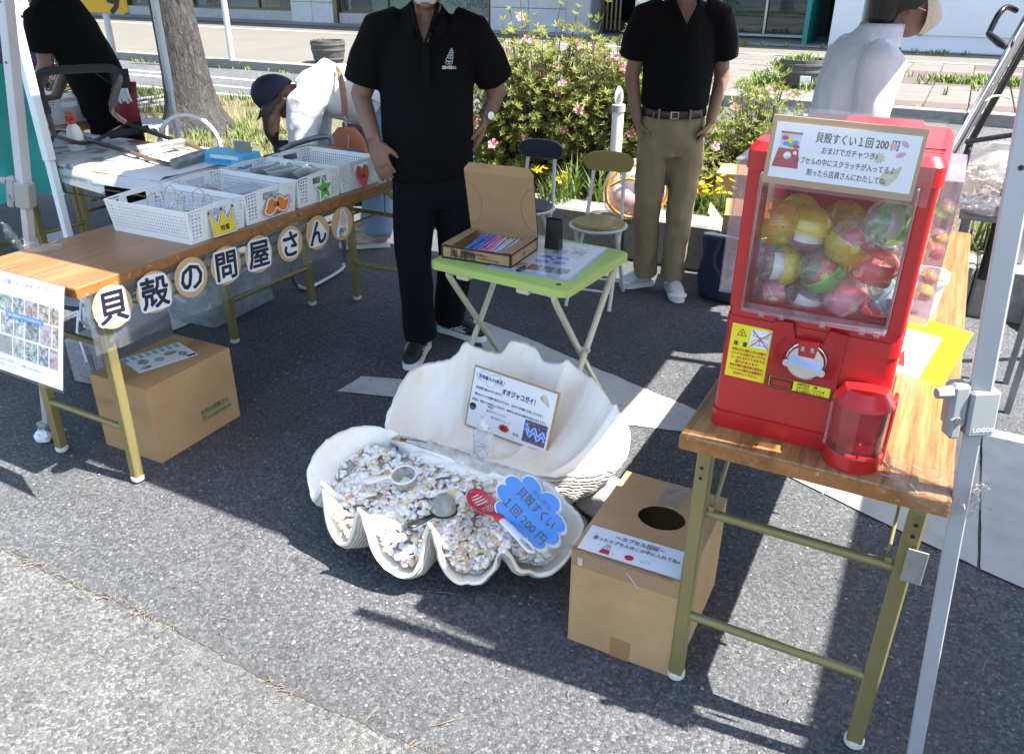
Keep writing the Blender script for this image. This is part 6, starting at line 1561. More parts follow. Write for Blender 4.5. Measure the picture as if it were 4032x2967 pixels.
# information board
bm = M3((1, .04, -.115), (0.05, .17, 1), Vector((-1.068, 2.02, .232)))
ib = thing('information_board', 'white information sheet on kraft board standing inside the rear clam valve', 'sign', M=bm)
MB().box((.0015, 0, -.002), (.304, .218, .003), .0006).build('kraft_board', 'kraft', ib); MB().box((0, 0, .0004), (.292, .206, .0008), 0).build('white_sheet', 'paper_white', ib)
txt(ib, [('オオジャコガイ！', .020, .052, .021, .118, .02), ('世界最大の2枚貝', -.086, .078, .013, .085, .015), ('2枚貝類で最も大きい貝です。', -.085, .038, .0088, .098, .01), ('最大2mという記録が発見されており、日本では沖縄に生息しています。', -.010, .015, .0088, .245, .01), ('寿命は、野生で100年以上であるが、400年以上生きた個体も存在するそうです。', -.004, -.006, .0088, .270, .01), ('〔問題〕', -.070, -.016, .008, .022), ('展示のオオジャコガイの', -.045, -.030, .008, .072), ('重さは何キロでしょう？', -.025, -.048, .008, .072), ('KG', .034, -.078, .013, .018, .01)], T(0, 0, .0009), 'ink_navy')
bb = MB()
cp_ = [(x-.086, y+.078) for x, y in cloud(.048, .012, 9, ph=.2)]; bb.tube([(x, y, .0012) for x, y in cp_], .0006, 4, True); bb.build('speech_bubble', 'claw_blue', ib)
MB().prism([(-.010+(.022 if k % 2 else .016)*math.cos(k*math.pi/9), -.072+(.015 if k % 2 else .011)*math.sin(k*math.pi/9)) for k in range(18)], .0010, .0013).build('red_burst', 'sign_red', ib); txt(ib, [('答え', -.010, -.072, .010, .018, .02)], T(0, 0, .0014), 'ink_navy')
t = NT('clam_photo'); v = t.coord(); n0 = t.noise(v, 40, 4, .6, 1.5); n1 = t.noise(v, 95, 3, .6)
t.done(t.bsdf(t.mixc(t.ramp(n1, [(.45, (0,)*3), (.55, (1,)*3)]), t.ramp(n0, [(.38, (.02, .02, .015)), (.46, (.35, .28, .22)), (.5, (.02, .05, .35)), (.6, (.03, .08, .5)), (.66, (.5, .45, .4))]), (.10, .08, .07)), .4))
MB().box((.098, -.052, .0012), (.080, .076, .0006), 0).build('clam_photograph', 'clam_photo', ib)
for dy_, r_, m_ in ((0, .0075, 'ink_blue'), (.0085, .0012, 'paper_white'), (-.0085, .0012, 'paper_white')):
    wv_ = MB(); wv_.tube([(.0605+.074*i/30, -.046+dy_-.014*(i/30)+.011*math.sin(i*.52+.6), .0017+(.0002 if dy_ else 0)) for i in range(31)], [(.0002, r_)]*31, 4, side=(0, 0, 1)); wv_.build('mantle_band', m_, ib)
MB().prism(smoothline([(.092, .070), (.108, .066), (.124, .052), (.126, .060), (.112, .082), (.098, .084)], 3, True), .001, .0013).build('drawn_clam', 'shell_print', ib)
dl = MB(); dl.tube([(.092+.034*i/10, .070-.018*i/10+.002*(i % 2), .0015) for i in range(11)], .0008, 4); dl.build('drawn_clam_lip', 'ink_red', ib)
MB().prism(circle(.012, 18, -.132, -.034), .001, .0012).build('drawn_head', 'paver_tan', ib); MB().prism([(-.132+.0125*math.cos(a), -.032+.0125*math.sin(a)) for a in [math.pi*k/10 for k in range(11)]], .0012, .0014).build('drawn_hair', 'ink_black', ib)
# hand gel pump bottle
clear('gel', (.96, .97, .98), 1.6, .04, .30, (.9, .93, .96), body=.2)
gb_ = thing('pump_bottle', 'clear hand gel pump bottle with white pump in front of the information board', 'bottle', (-1.083, 1.868, .118), 27)
MB().lathe([(0, 0), (.029, 0), (.0315, .004), (.0315, .095), (.029, .106), (.018, .114), (.0135, .117), (.0135, .122)], 26).build('bottle', 'gel', gb_, 40)
MB().lathe([(.0322, .028), (.0322, .082)], 26, cap=False).build('label', 'bag_clear', gb_, 60)
lbm = M3((1, 0, 0), (0, 0, 1), (0, -.0328, 0)); MB().prism([(.012*math.cos(a), .046+.010*math.sin(a)) for a in [k*math.pi/8 for k in range(16)]], .0, .0003, lbm).build('label_cloud', 'paper_white', gb_)
txt(gb_, [('PREMIUM HAND GEL', 0, .072, .005, .040, .02), ('ANDARA', 0, .079, .0035, .018), ('alcohol', 0, .047, .003, .014)], lbm @ T(0, 0, .0004), 'claw_blue')
MB().lathe([(.0145, .118), (.0145, .134), (.012, .136), (.006, .137), (.0055, .150)], 18).build('pump_collar', 'plastic_white', gb_, 40)
nz = MB(); nz.tube([(0, .006, .152), (0, -.006, .154), (0, -.024, .151), (0, -.034, .141)], [(.006, .009), (.0065, .010), (.006, .009), (.004, .006)], 10, side=(0, 0, 1)); nz.build('pump_head', 'plastic_white', gb_, 60)

# ------------------------------------------------------------------ green side table with the box of pens
mat('lime_plastic', (.47, .62, .16), .42, var=.05, wear=((.30, .38, .10), 50, .74)); mat('cream_steel', (.66, .62, .47), .38, .1, var=.05)
GZ = .60; c1, c2, c3, c4 = [Vector(p) for p in ((-1.491, 2.241, 0.6), (-0.94, 2.2, 0.6), (-0.953, 2.681, 0.6), (-1.318, 2.664, 0.6))]
gO = (c1+c3)/2; gU = (c2-c1).normalized(); gw, gd = (c2-c1).length, (c3-c2).length*1.0
gA = math.degrees(math.atan2(gU.y, gU.x)); c4 = c1+c3-c2
gt_ = thing('side_table', 'small lime green folding table with cream tube legs in front of the men', 'table', (gO.x, gO.y, 0), gA)
GW, GD = gw, gd
tp = MB().prism(rrect(GW, GD, .035, 5), GZ-.030, GZ-.006)
rim = rrect(GW, GD, .035, 5); inn = rrect(GW-.02, GD-.02, .03, 5); k = len(rim)
tp.add([(x, y, GZ-.006) for x, y in rim]+[(x, y, GZ) for x, y in inn], [(i, (i+1) % k, k+(i+1) % k, k+i) for i in range(k)]+[tuple(range(k, 2*k))])
tpo = tp.build('table_top', 'lime_plastic', gt_, 30)
MB().lathe([(.010, GZ+.0002), (.007, GZ+.0006), (.006, GZ-.002)], 14, T(GW/2-.05, -GD/2+.035, 0)).build('top_hole', 'dark_frame', tpo, 60)
for s_ in (-1, 1):
    x = s_*(GW/2-.045)
    for q in (-1, 1):
        xo = x-(0 if q > 0 else s_*.02)
        a = [(xo-s_*.10, q*(GD/2-.03), GZ-.036), (xo-s_*.02, q*(GD/2-.03), GZ-.036), (xo, q*(GD/2-.035), GZ-.045), (xo, q*(GD/2-.06), GZ-.09), (xo, -q*(GD/2-.04)*.3, .20), (xo, -q*(GD/2-.03), .012)]
        MB().tube(smoothline(a, 4), .0115, 10).build('leg', 'cream_steel', gt_, 60)
    MB().tube([(x-s_*.03, 0, .29), (x+s_*.018, 0, .29)], .008, 10).build('pivot', 'cream_steel', gt_, 60)
for y in (-GD/2+.03, GD/2-.03): MB().tube([(-GW/2+.05, y*.98, .02), (GW/2-.05, y*.98, .02)], .009, 8).build('foot_bar', 'cream_steel', gt_, 60)
cl_ = MB()
for x in (-GW/2+.14, GW/2-.17): cl_.box((x, -GD/2+.02, GZ-.038), (.05, .03, .02), .004)
for nm_, x in (('a', -GW/2+.14), ('b', GW/2-.17)): MB().box((x, -GD/2+.02, GZ-.040), (.05, .03, .02), .004).build('leg_clip', 'cream_steel', gt_)
# open mailer box
mat('mailer_edge', (.02, .018, .016), .6)
b1, b2, b3 = Vector((-1.438, 2.21, 0.6)), Vector((-1.194, 2.255, 0.6)), Vector((-1.19, 2.507, 0.6))
BWd = .268; BDp = .226; ang = 3.0; b1 = Vector((-1.485, 2.285, 0))
mb_ = thing('mailer_box', 'open kraft mailer box with black edges and sea print on the green table', 'box', M=T(b1.x, b1.y, GZ+.0005) @ RZ(ang))
hgt = .048; th = .003
MB().box((BWd/2, BDp/2, .002), (BWd, BDp, .003), 0).build('base', 'kraft', mb_)
fr_ = MB(); fr_.box((BWd/2, .002, hgt/2), (BWd, .004, hgt), .0006); fr_.build('front_wall', 'kraft', mb_)
for x in (.002, BWd-.002): MB().box((x, BDp/2, hgt/2), (.004, BDp-.008, hgt), .0006).build('side_wall', 'kraft', mb_)
MB().box((BWd/2, BDp-.002, hgt/2), (BWd, .004, hgt), .0006).build('rear_wall', 'kraft', mb_)
for x in (.018, BWd-.018): MB().box((x, BDp/2, hgt+.001), (.034, BDp-.02, .0025), .0005).build('tuck_flap', 'kraft', mb_)
eb = MB()
for (c, d) in (((BWd/2, -.0008, .0035), (BWd, .001, .007)), ((BWd/2, -.0008, hgt-.003), (BWd, .001, .007)), ((.0035, -.0008, hgt/2), (.007, .001, hgt)), ((BWd-.0035, -.0008, hgt/2), (.007, .001, hgt)),
               ((BWd+.0008, BDp/2, .0035), (.001, BDp, .007)), ((BWd+.0008, BDp/2, hgt-.003), (.001, BDp, .007)), ((BWd+.0008, .0035, hgt/2), (.001, .007, hgt)), ((BWd+.0008, BDp-.0035, hgt/2), (.001, .007, hgt))): eb.box(c, d, 0)
eb.build('black_border', 'mailer_edge', mb_)
FM2 = M3((1, 0, 0), (0, 0, 1), (0, -.0014, 0))
txt(mb_, [('海', .050, .024, .030, .028, .014), ('の', .071, .014, .011, .012, .014), ('贈', .091, .024, .030, .028, .014), ('物', .120, .024, .030, .028, .014), ('毎日の暮らしが', .160, .030, .008, .042, .02, -4), ('ちょっぴりハッピーになる♪', .182, .018, .0075, .078, .02, -4)], FM2, 'mailer_edge')
SMx = M3((0, 1, 0), (0, 0, 1), (BWd+.0014, 0, 0)); 
for r_, y_, z_ in ((.009, .10, .018), (.007, .104, .026), (.005, .107, .032)): MB().tube([SMx @ Vector((y_+r_*math.cos(a), z_+r_*.8*math.sin(a), .0004)) for a in [2*math.pi*k/12 for k in range(12)]], .0005, 4, True).build('printed_shell', 'mailer_edge', mb_)
ld = MB(); LM = T(0, BDp, hgt) @ RX(102)
ld.box((BWd/2, .111, 0), (BWd, .222, .003), .0006, LM); lo_ = ld.build('lid', 'kraft_inside' if False else 'kraft', mb_)
MB().prism([(x+BWd/2, y+.222) for x, y in [(-BWd/2, 0), (BWd/2, 0), (BWd/2, .012), (BWd/2-.02, .034), (-BWd/2+.02, .034), (-BWd/2, .012)]], -.0015, .0015, LM @ T(0, .222, 0) @ RX(-14) @ T(0, -.222, 0)).build('lid_flap', 'tape_brown' if False else 'cardboard', lo_)
le = MB()
for x in (.0, BWd): MB().box((x, .111, -.001), (.0016, .222, .004), 0, LM).build('lid_edge', 'mailer_edge', lo_)
mat('crease', lin((140, 112, 80)), .9)
for s_ in (0, 1):
    pts = [(.0, .015), (.03, .03), (.052, .07), (.055, .12), (.035, .165), (.0, .19)]
    MB().tube([LM @ Vector(((x if s_ == 0 else BWd-x), y, .0018)) for x, y in smoothline(pts, 5)], .0009, 4).build('crease_line', 'crease', lo_)
# bundles of gel pens in clear sleeves
mat('pen_blue', (.12, .26, .70), .4, var=.4, vs=50); mat('pen_pink', (.82, .28, .50), .4, var=.3, vs=50); mat('pen_clear', (.70, .66, .72), .4, var=.2, vs=50)
for (nm_, x0, m, lb_) in (('pen_bundle', .085, 'pen_blue', 'bundle of blue straws in the open mailer box'), ('pen_bundle', .135, 'pen_pink', 'bundle of pink straws in the open mailer box'), ('pen_bundle', .18, 'pen_clear', 'bundle of pale clear straws in the open mailer box')):
    e = thing(nm_, lb_, 'straws', M=mb_.matrix_basis @ T(x0, .03, .006))
    for i in range(22):
        dx = random.uniform(-.024, .024); z_ = random.uniform(.0, .022); MB().tube([(dx, 0, z_), (dx+random.uniform(-.004, .010), .06, z_+.003), (dx+random.uniform(-.008, .022), .155+random.uniform(-.02, .02), z_+.016)], .0030, 6).build('straw', m, e, 60)
# menu sheet, clip, small black bag
p1, p2, p3 = Vector((-1.275, 2.259, 0.601)), Vector((-1.017, 2.313, 0.601)), Vector((-1.016, 2.661, 0.601)); 
mn = thing('menu_sheet', 'white menu sheet on light blue backing lying on the green table', 'sheet', M=T(-1.158, 2.468, .6012) @ RZ(3) @ Matrix.Diagonal((1, 1.7, 1, 1)))
mat('sheet_blue', (.36, .60, .78), .5)
MB().box((.004, -.004, 0), (.305, .222, .0008), 0).build('blue_backing', 'sheet_blue', mn); MB().box((0, 0, .0009), (.290, .205, .0006), 0).build('white_sheet', 'paper_white', mn)
for x, y, w_, h_, m in ((.02, .045, .05, .03, 'print_7'), (.08, .05, .05, .03, 'print_3'), (.0, -.072, .045, .032, 'print_5'), (.05, -.072, .045, .032, 'print_1'), (.10, -.072, .045, .032, 'print_4'), (-.05, -.072, .04, .032, 'print_0')): MB().box((x, y, .0014), (w_, h_, .0004), 0).build('printed_photo', m, mn)
for x, y in ((-.01, .0), (.05, .004), (.0, -.03), (.06, -.026)): MB().prism([(x+.026*math.cos(a), y+.010*math.sin(a)) for a in [k*math.pi/8 for k in range(16)]], .0012, .0016).build('printed_oval', 'ink_blue', mn)
txt(mn, [('スーパースライム・ジェルペン', .03, .022, .008, .16, .01), ('1本 100円　3本 250円', .03, .075, .009, .14, .01)], T(0, 0, .0014), 'ink_grey'); MB().prism(circle(.007, 14, .024, -.012), .0012, .0017).build('red_dot', 'ink_red', mn)
MB().box((0, 0, .0022), (.308, .224, .0004), 0).build('laminate', 'laminate', mn)
cp2 = thing('binder_clip', 'black binder clip gripping the front edge of the green table', 'clip', M=T(*(-1.179, 2.298, 0.602)) @ RZ(gA))
MB().prism([(-.010, -.014), (.008, -.006), (.008, .006), (-.010, .014)], -.022, .022, T(0, .004, 0) @ RX(90) @ RZ(90) @ T(0, 0, 0)).build('clip_body', 'plastic_black', cp2)
MB().tube([(-.012, .012, .006), (-.010, .034, .008), (0, .040, .009), (.010, .034, .008), (.012, .012, .006)], .0012, 6).build('clip_wire', 'steel', cp2, 60)
bgx = Vector((-1.185, 2.568, .601)); bb_ = thing('small_black_bag', 'small glossy black paper bag beside the open mailer box lid', 'bag', M=T(bgx.x, bgx.y, GZ+.001) @ RZ(gA))
mb = MB(); mb.add([(-.028, -.018, 0), (.028, -.018, 0), (.028, .018, 0), (-.028, .018, 0), (-.026, -.012, .11), (.026, -.012, .11), (.026, .012, .11), (-.026, .012, .11)], [(0, 3, 2, 1), (0, 1, 5, 4), (1, 2, 6, 5), (2, 3, 7, 6), (3, 0, 4, 7)]); mb.build('bag', 'plastic_black', bb_)
MB().tube([(-.012, -.012, .105), (-.010, -.013, .125), (.010, -.013, .125), (.012, -.012, .105)], .0015, 6).build('handle', 'plastic_black', bb_, 60)
# ------------------------------------------------------------------ round folding chairs
mat('vinyl_olive', lin((150, 128, 62)), .42, var=.05, Coat_Weight=.2); mat('vinyl_navy', (.012, .018, .034), .42, var=.1)
def round_chair(label, loc, rz, m):
    e = thing('folding_chair', label, 'chair', loc, rz, 'round seated folding chairs')
    MB().lathe([(.0, .435), (.150, .437), (.163, .446), (.163, .452), (.15, .456), (0, .456)], 30).build('seat_pan', 'chair_white', e, 40)
    MB().lathe([(.0, .456), (.143, .457), (.148, .462), (.138, .472), (0, .476)], 30).build('seat', m, e, 40)
    mb = MB(); rows = []
    out = [(x, y) for x, y in smoothline([(-.135, -.015), (-.14, .02), (-.10, .05), (0, .060), (.10, .05), (.14, .02), (.135, -.015), (.11, -.045), (0, -.05), (-.11, -.045)], 4, True)]
    for yb, k in ((-.012, .96), (-.008, 1.0), (.008, 1.0), (.012, .96)): rows.append([(x*k, .20+yb-.9*x*x, .755+y*k) for x, y in out])
    mb.grid(rows, True); n = len(out); mb.add(rows[0], [tuple(range(n))]); mb.add(rows[-1], [tuple(range(n))[::-1]]); mb.build('backrest', m, e, 60, fix=True)
    for s_ in (-1, 1):
        MB().tube([(s_*.085, .195, .72), (s_*.10, .150, .46), (s_*.125, -.165, .012)], .0105, 10).build('leg', 'chair_white', e, 60)
        MB().tube([(s_*.115, -.06, .44), (s_*.13, .19, .012)], .0105, 10).build('leg', 'chair_white', e, 60)
    MB().tube([(-.118, -.10, .10), (.118, -.10, .10)], .007, 8).build('stretcher', 'chair_white', e, 60); MB().tube([(-.126, .155, .08), (.126, .155, .08)], .007, 8).build('stretcher', 'chair_white', e, 60)
    return e
o_ = round_chair('round folding chair with olive seat and backrest behind the green table', (-1.425, 3.60, 0), 9, 'vinyl_olive'); o_.scale = (.88,)*3
o_ = round_chair('round folding chair with navy backrest beside the standing man in black trousers', (-1.87, 3.72, 0), 4, 'vinyl_navy'); o_.scale = (.88,)*3

# ------------------------------------------------------------------ people
def cloth(name, c, rough=.85, fold=.5, sc=9):
    t = NT(name); v = t.coord((1, 1, .35)); n0 = t.noise(v, sc, 4, .55, .8); v2 = t.coord(); n1 = t.noise(v2, 700, 2, .5)
    t.done(t.bsdf(t.ramp(n0, [(.3, tuple(x*.86 for x in c)), (.7, tuple(min(1, x*1.1) for x in c))]), rough, 0, t.bump(t.math('ADD', n0, t.math('MULTIPLY', n1, .03)), fold, .03), Specular_IOR_Level=.2)); return name
cloth('cloth_black', (.0040, .0040, .0048), .95); cloth('cloth_ink', (.0048, .0052, .0075), .95); cloth('cloth_khaki', (.29, .225, .135), .85, .9, 7); cloth('cloth_white', (.74, .74, .82), .75, .8, 8); cloth('cloth_hoodie', (.74, .75, .77), .8, .8, 7); cloth('denim', (.20, .31, .46), .85, .6, 9)
t = NT('skin'); v = t.coord(); n0 = t.noise(v, 7, 3, .6); n1 = t.noise(v, 160, 3, .6)
t.done(t.bsdf(t.ramp(n0, [(.3, (.22, .118, .078)), (.7, (.30, .170, .118))]), .5, 0, t.bump(n1, .15, .001), Subsurface_Weight=.08, Subsurface_Radius=(.01, .004, .002), Subsurface_Scale=.4))
mat('hair_black', (.012, .010, .009), .45, var=.3, vs=40, bump=.6, bs=90, bd=.004); mat('mask_white', (.80, .80, .80), .8); mat('mask_beige', (.60, .49, .38), .85, bump=.6, bs=14, bd=.02); mat('belt_brown', (.030, .018, .013), .4)
mat('shoe_black', (.012, .012, .014), .6); mat('sole_white', (.74, .75, .76), .5); mat('canvas_white', (.60, .61, .62), .7, bump=.2, bs=300); mat('lace_white', (.78, .78, .78), .7)
V3 = Vector
def hand(mb, W, d, n, ts, curl=18, k=1.0):
    """palm, four fingers of unequal length bent towards the palm side n, thumb on side ts"""
    d = V3(d).normalized(); n = V3(n); n = (n-d*n.dot(d)).normalized(); l = d.cross(n).normalized(); W = V3(W)
    mb.tube([W-d*.02*k, W+d*.015*k, W+d*.05*k, W+d*.088*k], [(.026*k, .017*k), (.032*k, .016*k), (.041*k, .0145*k), (.039*k, .011*k)], 14, side=l)
    for off, L, a0 in ((-.030, .060, 1.25), (-.0105, .074, 1.0), (.0105, .080, .95), (.030, .072, 1.0)):
        p = W+d*.080*k+l*(off*-ts)*k; pts = [p-d*.02*k]; dd = d+l*(off*-ts)*1.6; a = 0
        for q, fr in ((.0, .0), (.42, 1), (.33, 1), (.25, .9)):
            a += curl*fr*a0; r_ = math.radians(a)
            if q: p = p+(dd.normalized()*math.cos(r_)+n*math.sin(r_))*L*q*k
            pts.append(p)
        mb.tube(pts, [.0095*k, .0095*k, .0088*k, .008*k, .0062*k], 8)
    p = W+d*.022*k+l*ts*.026*k
    td = (d*.75+l*ts*.75+n*.25).normalized(); pts = [p-td*.015*k, p+td*.020*k]; p = pts[-1]
    p = p+(td+d*.35+n*.25).normalized()*.032*k; pts.append(p); p = p+(td*.6+d*.7+n*.35).normalized()*.025*k; pts.append(p)
    mb.tube(pts, [.014*k, .0125*k, .010*k, .007*k], 8)
def arm(mb, S, E, W, r=(.054, .047, .042, .036, .027)):
    S, E, W = V3(S), V3(E), V3(W); pts = [S, S.lerp(E, .5), E, E.lerp(W, .35), W]
    mb.tube(pts, list(r), 14)
def leg(mb, H, K, A, r=(.070, .060, .048, .046, .036)):
    H, K, A = V3(H), V3(K), V3(A); mb.tube([H, H.lerp(K, .5), K, K.lerp(A, .35), A], list(r), 14)
def head(mb, c, fwd, k=1.0, up=(0, 0, 1)):
    c = V3(c); f = V3(fwd).normalized(); u = V3(up); u = (u-f*u.dot(f)).normalized(); s = f.cross(u)
    def blob(o, rx, ry, rz_, n=10):
        rows = []
        for j in range(n+1):
            p = math.pi*(j+.03)/(n+.06); rows.append([c+o+(s*math.sin(p)*math.cos(a)*rx+f*math.sin(p)*math.sin(a)*ry+u*math.cos(p)*rz_)*k for a in [2*math.pi*q/16 for q in range(16)]])
        mb.grid(rows, True)
    blob(u*.025*k-f*.01*k, .076, .095, .100); blob(-u*.035*k+f*.022*k, .060, .070, .080)
    blob(f*.098*k-u*.012*k, .013, .016, .026, 6)                      # nose
    blob(f*.083*k-u*.055*k, .024, .012, .010, 6); blob(f*.082*k-u*.085*k, .022, .016, .016, 6)   # mouth, chin
    for q in (-1, 1): blob(s*q*.076*k-f*.005*k-u*.005*k, .010, .020, .032, 6); blob(f*.085*k+s*q*.030*k+u*.015*k, .015, .010, .010, 6)   # ears, eyes
    return f, u, s
def hair_cap(e, c, fwd, m='hair_black', k=1.0, back=.0, name='hair', low=-.02, up=(0, 0, 1)):
    c = V3(c); f = V3(fwd).normalized(); u = V3(up); u = (u-f*u.dot(f)).normalized(); s = f.cross(u); mb = MB(); rows = []
    for j in range(9):
        p = math.pi*.62*(j/8); row = []
        for q in range(24):
            a = 2*math.pi*q/24; fr = math.sin(a); lim = 1.0 if fr < .3 else max(.45, 1-.75*(fr-.3))
            pp = p*lim*(1.12 if fr < -.2 else 1); rr = 1+.05*noise.noise(V3((math.cos(a)*3, math.sin(a)*3, p*4)))
            row.append(c+(s*math.sin(pp)*math.cos(a)*.086*rr+f*(math.sin(pp)*math.sin(a)*.106*rr-.012)+u*(math.cos(pp)*.113*rr+.022))*k)
        rows.append(row)
    mb.grid(rows, True); return mb.build(name, m, e, 180)
def wrinkle(me, amp, sc, seed=0, stretch=(1, 1, 1)):
    co = getco(me); no = getno(me)
    d = np.array([noise.noise(V3((p[0]*sc*stretch[0]+seed, p[1]*sc*stretch[1], p[2]*sc*stretch[2])))+.5*noise.noise(V3((p[0]*sc*2.3*stretch[0], p[1]*sc*2.3*stretch[1]+seed, p[2]*sc*2.3*stretch[2]))) for p in co])
    setco(me, co+no*(d*amp)[:, None])
def cut(me, fn):
    import bmesh
    b = bmesh.new(); b.from_mesh(me); bmesh.ops.delete(b, geom=[v_ for v_ in b.verts if fn(v_.co)], context='VERTS'); b.to_mesh(me); b.free()
def shoe(e, heel, toe, m_up, m_sole, white=False, k=1.0):
    h, t_ = V3(heel), V3(toe); d = (t_-h); L = d.length; M = T(h.x, h.y, 0) @ RZ(math.degrees(math.atan2(d.y, d.x)))
    out = smoothline([(0, 0), (.01*k, -.03*k), (L*.35, -.032*k), (L*.70, -.045*k), (L*.93, -.030*k), (L, 0), (L*.93, .034*k), (L*.70, .046*k), (L*.35, .034*k), (.01*k, .03*k)], 4, True)
    so = MB().prism(out, .004, .030).build('sole', m_sole, e, 50, M=M)
    mb = MB()
    mb.tube([(.012, 0, .060), (L*.20, 0, .062), (L*.42, 0, .058), (L*.68, 0, .046), (L*.88, 0, .040), (L*.985, 0, .034)], [(.030, .024), (.040, .036), (.042, .036), (.030, .044), (.022, .038), (.008, .016)], 16, side=(0, 0, 1))
    mb.tube([(L*.16, 0, .05), (L*.19, 0, .09), (L*.20, 0, .115)], [(.050, .036), (.048, .036), (.046, .034)], 14, side=(1, 0, 0))
    me = fuse(mb, .006, 4, 'upper'); u_ = link('shoe_upper', me, m_up, e, 180, M=M)
    lc = MB()
    for i in range(5):
        x = L*(.40+.075*i); z = .098-.0095*i; lc.tube([(x, -.026, z-.010), (x+.006, 0, z+.002), (x, .026, z-.010)], .0026, 6)
    lc.build('laces', 'lace_white' if white else 'shoe_black', u_, 60)
    if white: MB().tube([(L*.80, -.044, .030), (L*.93, -.034, .036), (L*.99, 0, .036), (L*.93, .034, .036), (L*.80, .044, .030)], .010, 8).build('toe_cap', 'sole_white', u_, 60)
    else:
        for s_ in (-1, 1):
            st_ = MB()
            for a, b in (((.30, .038), (.60, .070)), ((.38, .036), (.66, .066)), ((.28, .062), (.62, .040)), ((.36, .070), (.68, .044))): st_.tube([(L*a[0], s_*.047, a[1]), (L*(a[0]+b[0])/2, s_*.050, (a[1]+b[1])/2), (L*b[0], s_*.044, b[1])], .0018, 5)
            st_.build('side_stripe', 'lace_white', u_, 60)
    return so
def torso_tube(mb, secs, side=(1, 0, 0), seg=22): mb.tube([s_[0] for s_ in secs], [(s_[1], s_[2]) for s_ in secs], seg, side=side)
DY = math.degrees(YAW)
def place(x, y):     # position given along and across the view direction, turned into the market grid
    return (x*math.cos(YAW)-y*math.sin(YAW), x*math.sin(YAW)+y*math.cos(YAW), 0)
# --- man in the black polo, in front
p1_ = thing('person', 'person in black polo shirt and black trousers standing behind the giant clam, hand on thigh', 'person', place(-.288, 3.21), DY); p1_.scale = (.91, 1, 1)
bd = MB()
torso_tube(bd, [((-.04, .03, .80), .13, .09), ((-.045, .02, 1.0), .145, .10), ((-.045, .02, 1.2), .150, .105), ((-.04, .0, 1.29), .12, .085), ((-.035, -.005, 1.35), .08, .06)])
bd.tube([(-.035, .0, 1.30), (-.03, -.015, 1.38), (-.028, -.03, 1.45)], [.062, .056, .054], 14)
hd_f = head(bd, (-.026, -.072, 1.497), (0, -1, -.25))
arm(bd, (-.225, .01, 1.26), (-.322, .0, 1.075), (-.262, -.095, .925), (.046, .048, .044, .039, .030)); hand(bd, (-.262, -.095, .925), (.30, -.05, -1), (.25, .75, 0), 1, 14, 1.08)
arm(bd, (.150, .03, 1.25), (.244, .075, 1.075), (.192, .03, .985), (.044, .046, .043, .037, .029)); hand(bd, (.192, .03, .985), (-.32, -.03, -1), (-.8, .1, .1), -1, 10, 1.0)
leg(bd, (-.12, .0, .80), (-.135, -.02, .46), (-.125, .01, .09)); leg(bd, (.05, .03, .80), (.05, .10, .46), (.005, .20, .09))
link('body', fuse(bd, .0055, 3, 'body'), 'skin', p1_, 180)
sh = MB()
torso_tube(sh, [((-.045, .025, .775), .187, .128), ((-.048, .02, .83), .192, .134), ((-.05, .0, .95), .197, .142), ((-.05, .01, 1.07), .196, .140), ((-.048, .02, 1.19), .200, .135), ((-.045, .02, 1.28), .195, .115), ((-.04, .015, 1.335), .155, .085), ((-.036, .008, 1.372), .085, .066), ((-.034, .0, 1.39), .066, .058)], seg=26)
sh.tube([(-.14, .015, 1.315), (-.23, .01, 1.285), (-.285, .005, 1.20), (-.312, .0, 1.115)], [.075, .084, .080, .082], 16); sh.tube([(.06, .02, 1.315), (.15, .02, 1.285), (.205, .04, 1.20), (.236, .065, 1.125)], [.075, .082, .078, .078], 16)
me = fuse(sh, .008, 5, 'polo'); wrinkle(me, .005, 6, 1, (1, 1, .6))
cut(me, lambda c: c.y < -.02 and c.z > 1.262 and abs(c.x+.033) < (c.z-1.262)*.40)
link('polo_shirt', me, 'cloth_black', p1_, 180)
MB().tube([(-.085, -.060, 1.395), (-.072, -.108, 1.345), (-.036, -.138, 1.262), (.004, -.108, 1.345), (.018, -.060, 1.395)], .0085, 8).build('neck_edge', 'cloth_ink', p1_, 60)
col = MB()
for s_ in (-1, 1):
    rows = []
    for i in range(12):
        a = math.radians(90+s_*(4+i*13.5)); r1, r2 = .066, .092; x0, y0 = -.035+r1*math.cos(a), .0-r1*math.sin(a)*-1
        fx, fy = math.cos(a), math.sin(a); q = i/11; drop = .036+.030*q**2
        rows.append([(-.035+.062*fx, .010+.060*fy-.035*q, 1.405-.060*q), (-.035+.070*fx, .010+.070*fy-.042*q, 1.412-.058*q), (-.035+.098*fx, .012+.096*fy-.048*q, 1.375-.075*q-.012*q)])
    col.grid(rows)
col.build('collar', 'cloth_ink', p1_, 180)
pk = MB(); pk.box((-.030, -.142, 1.19), (.028, .006, .13), .002); pk.build('placket', 'cloth_ink', p1_)
tr_ = MB()
torso_tube(tr_, [((-.042, .03, .90), .168, .118), ((-.042, .03, .80), .182, .128), ((-.042, .03, .72), .178, .125), ((-.042, .035, .66), .15, .11)])
tr_.tube([(-.115, .02, .74), (-.132, .0, .55), (-.14, -.01, .42), (-.13, .0, .22), (-.122, .0, .075)], [.105, .090, .080, .078, .078], 16); tr_.tube([(.045, .04, .74), (.052, .08, .55), (.048, .11, .42), (.02, .17, .22), (-.002, .20, .075)], [.105, .090, .080, .078, .078], 16)
me = fuse(tr_, .009, 4, 'trousers'); wrinkle(me, .008, 7, 4, (1, 1, .7)); link('trousers', me, 'cloth_ink', p1_, 180)
shoe(p1_, (-.105, .075, 0), (-.165, -.185, 0), 'shoe_black', 'sole_white'); shoe(p1_, (-.055, .25, 0), (.185, .12, 0), 'shoe_black', 'sole_white')
MK = MB(); rows = []
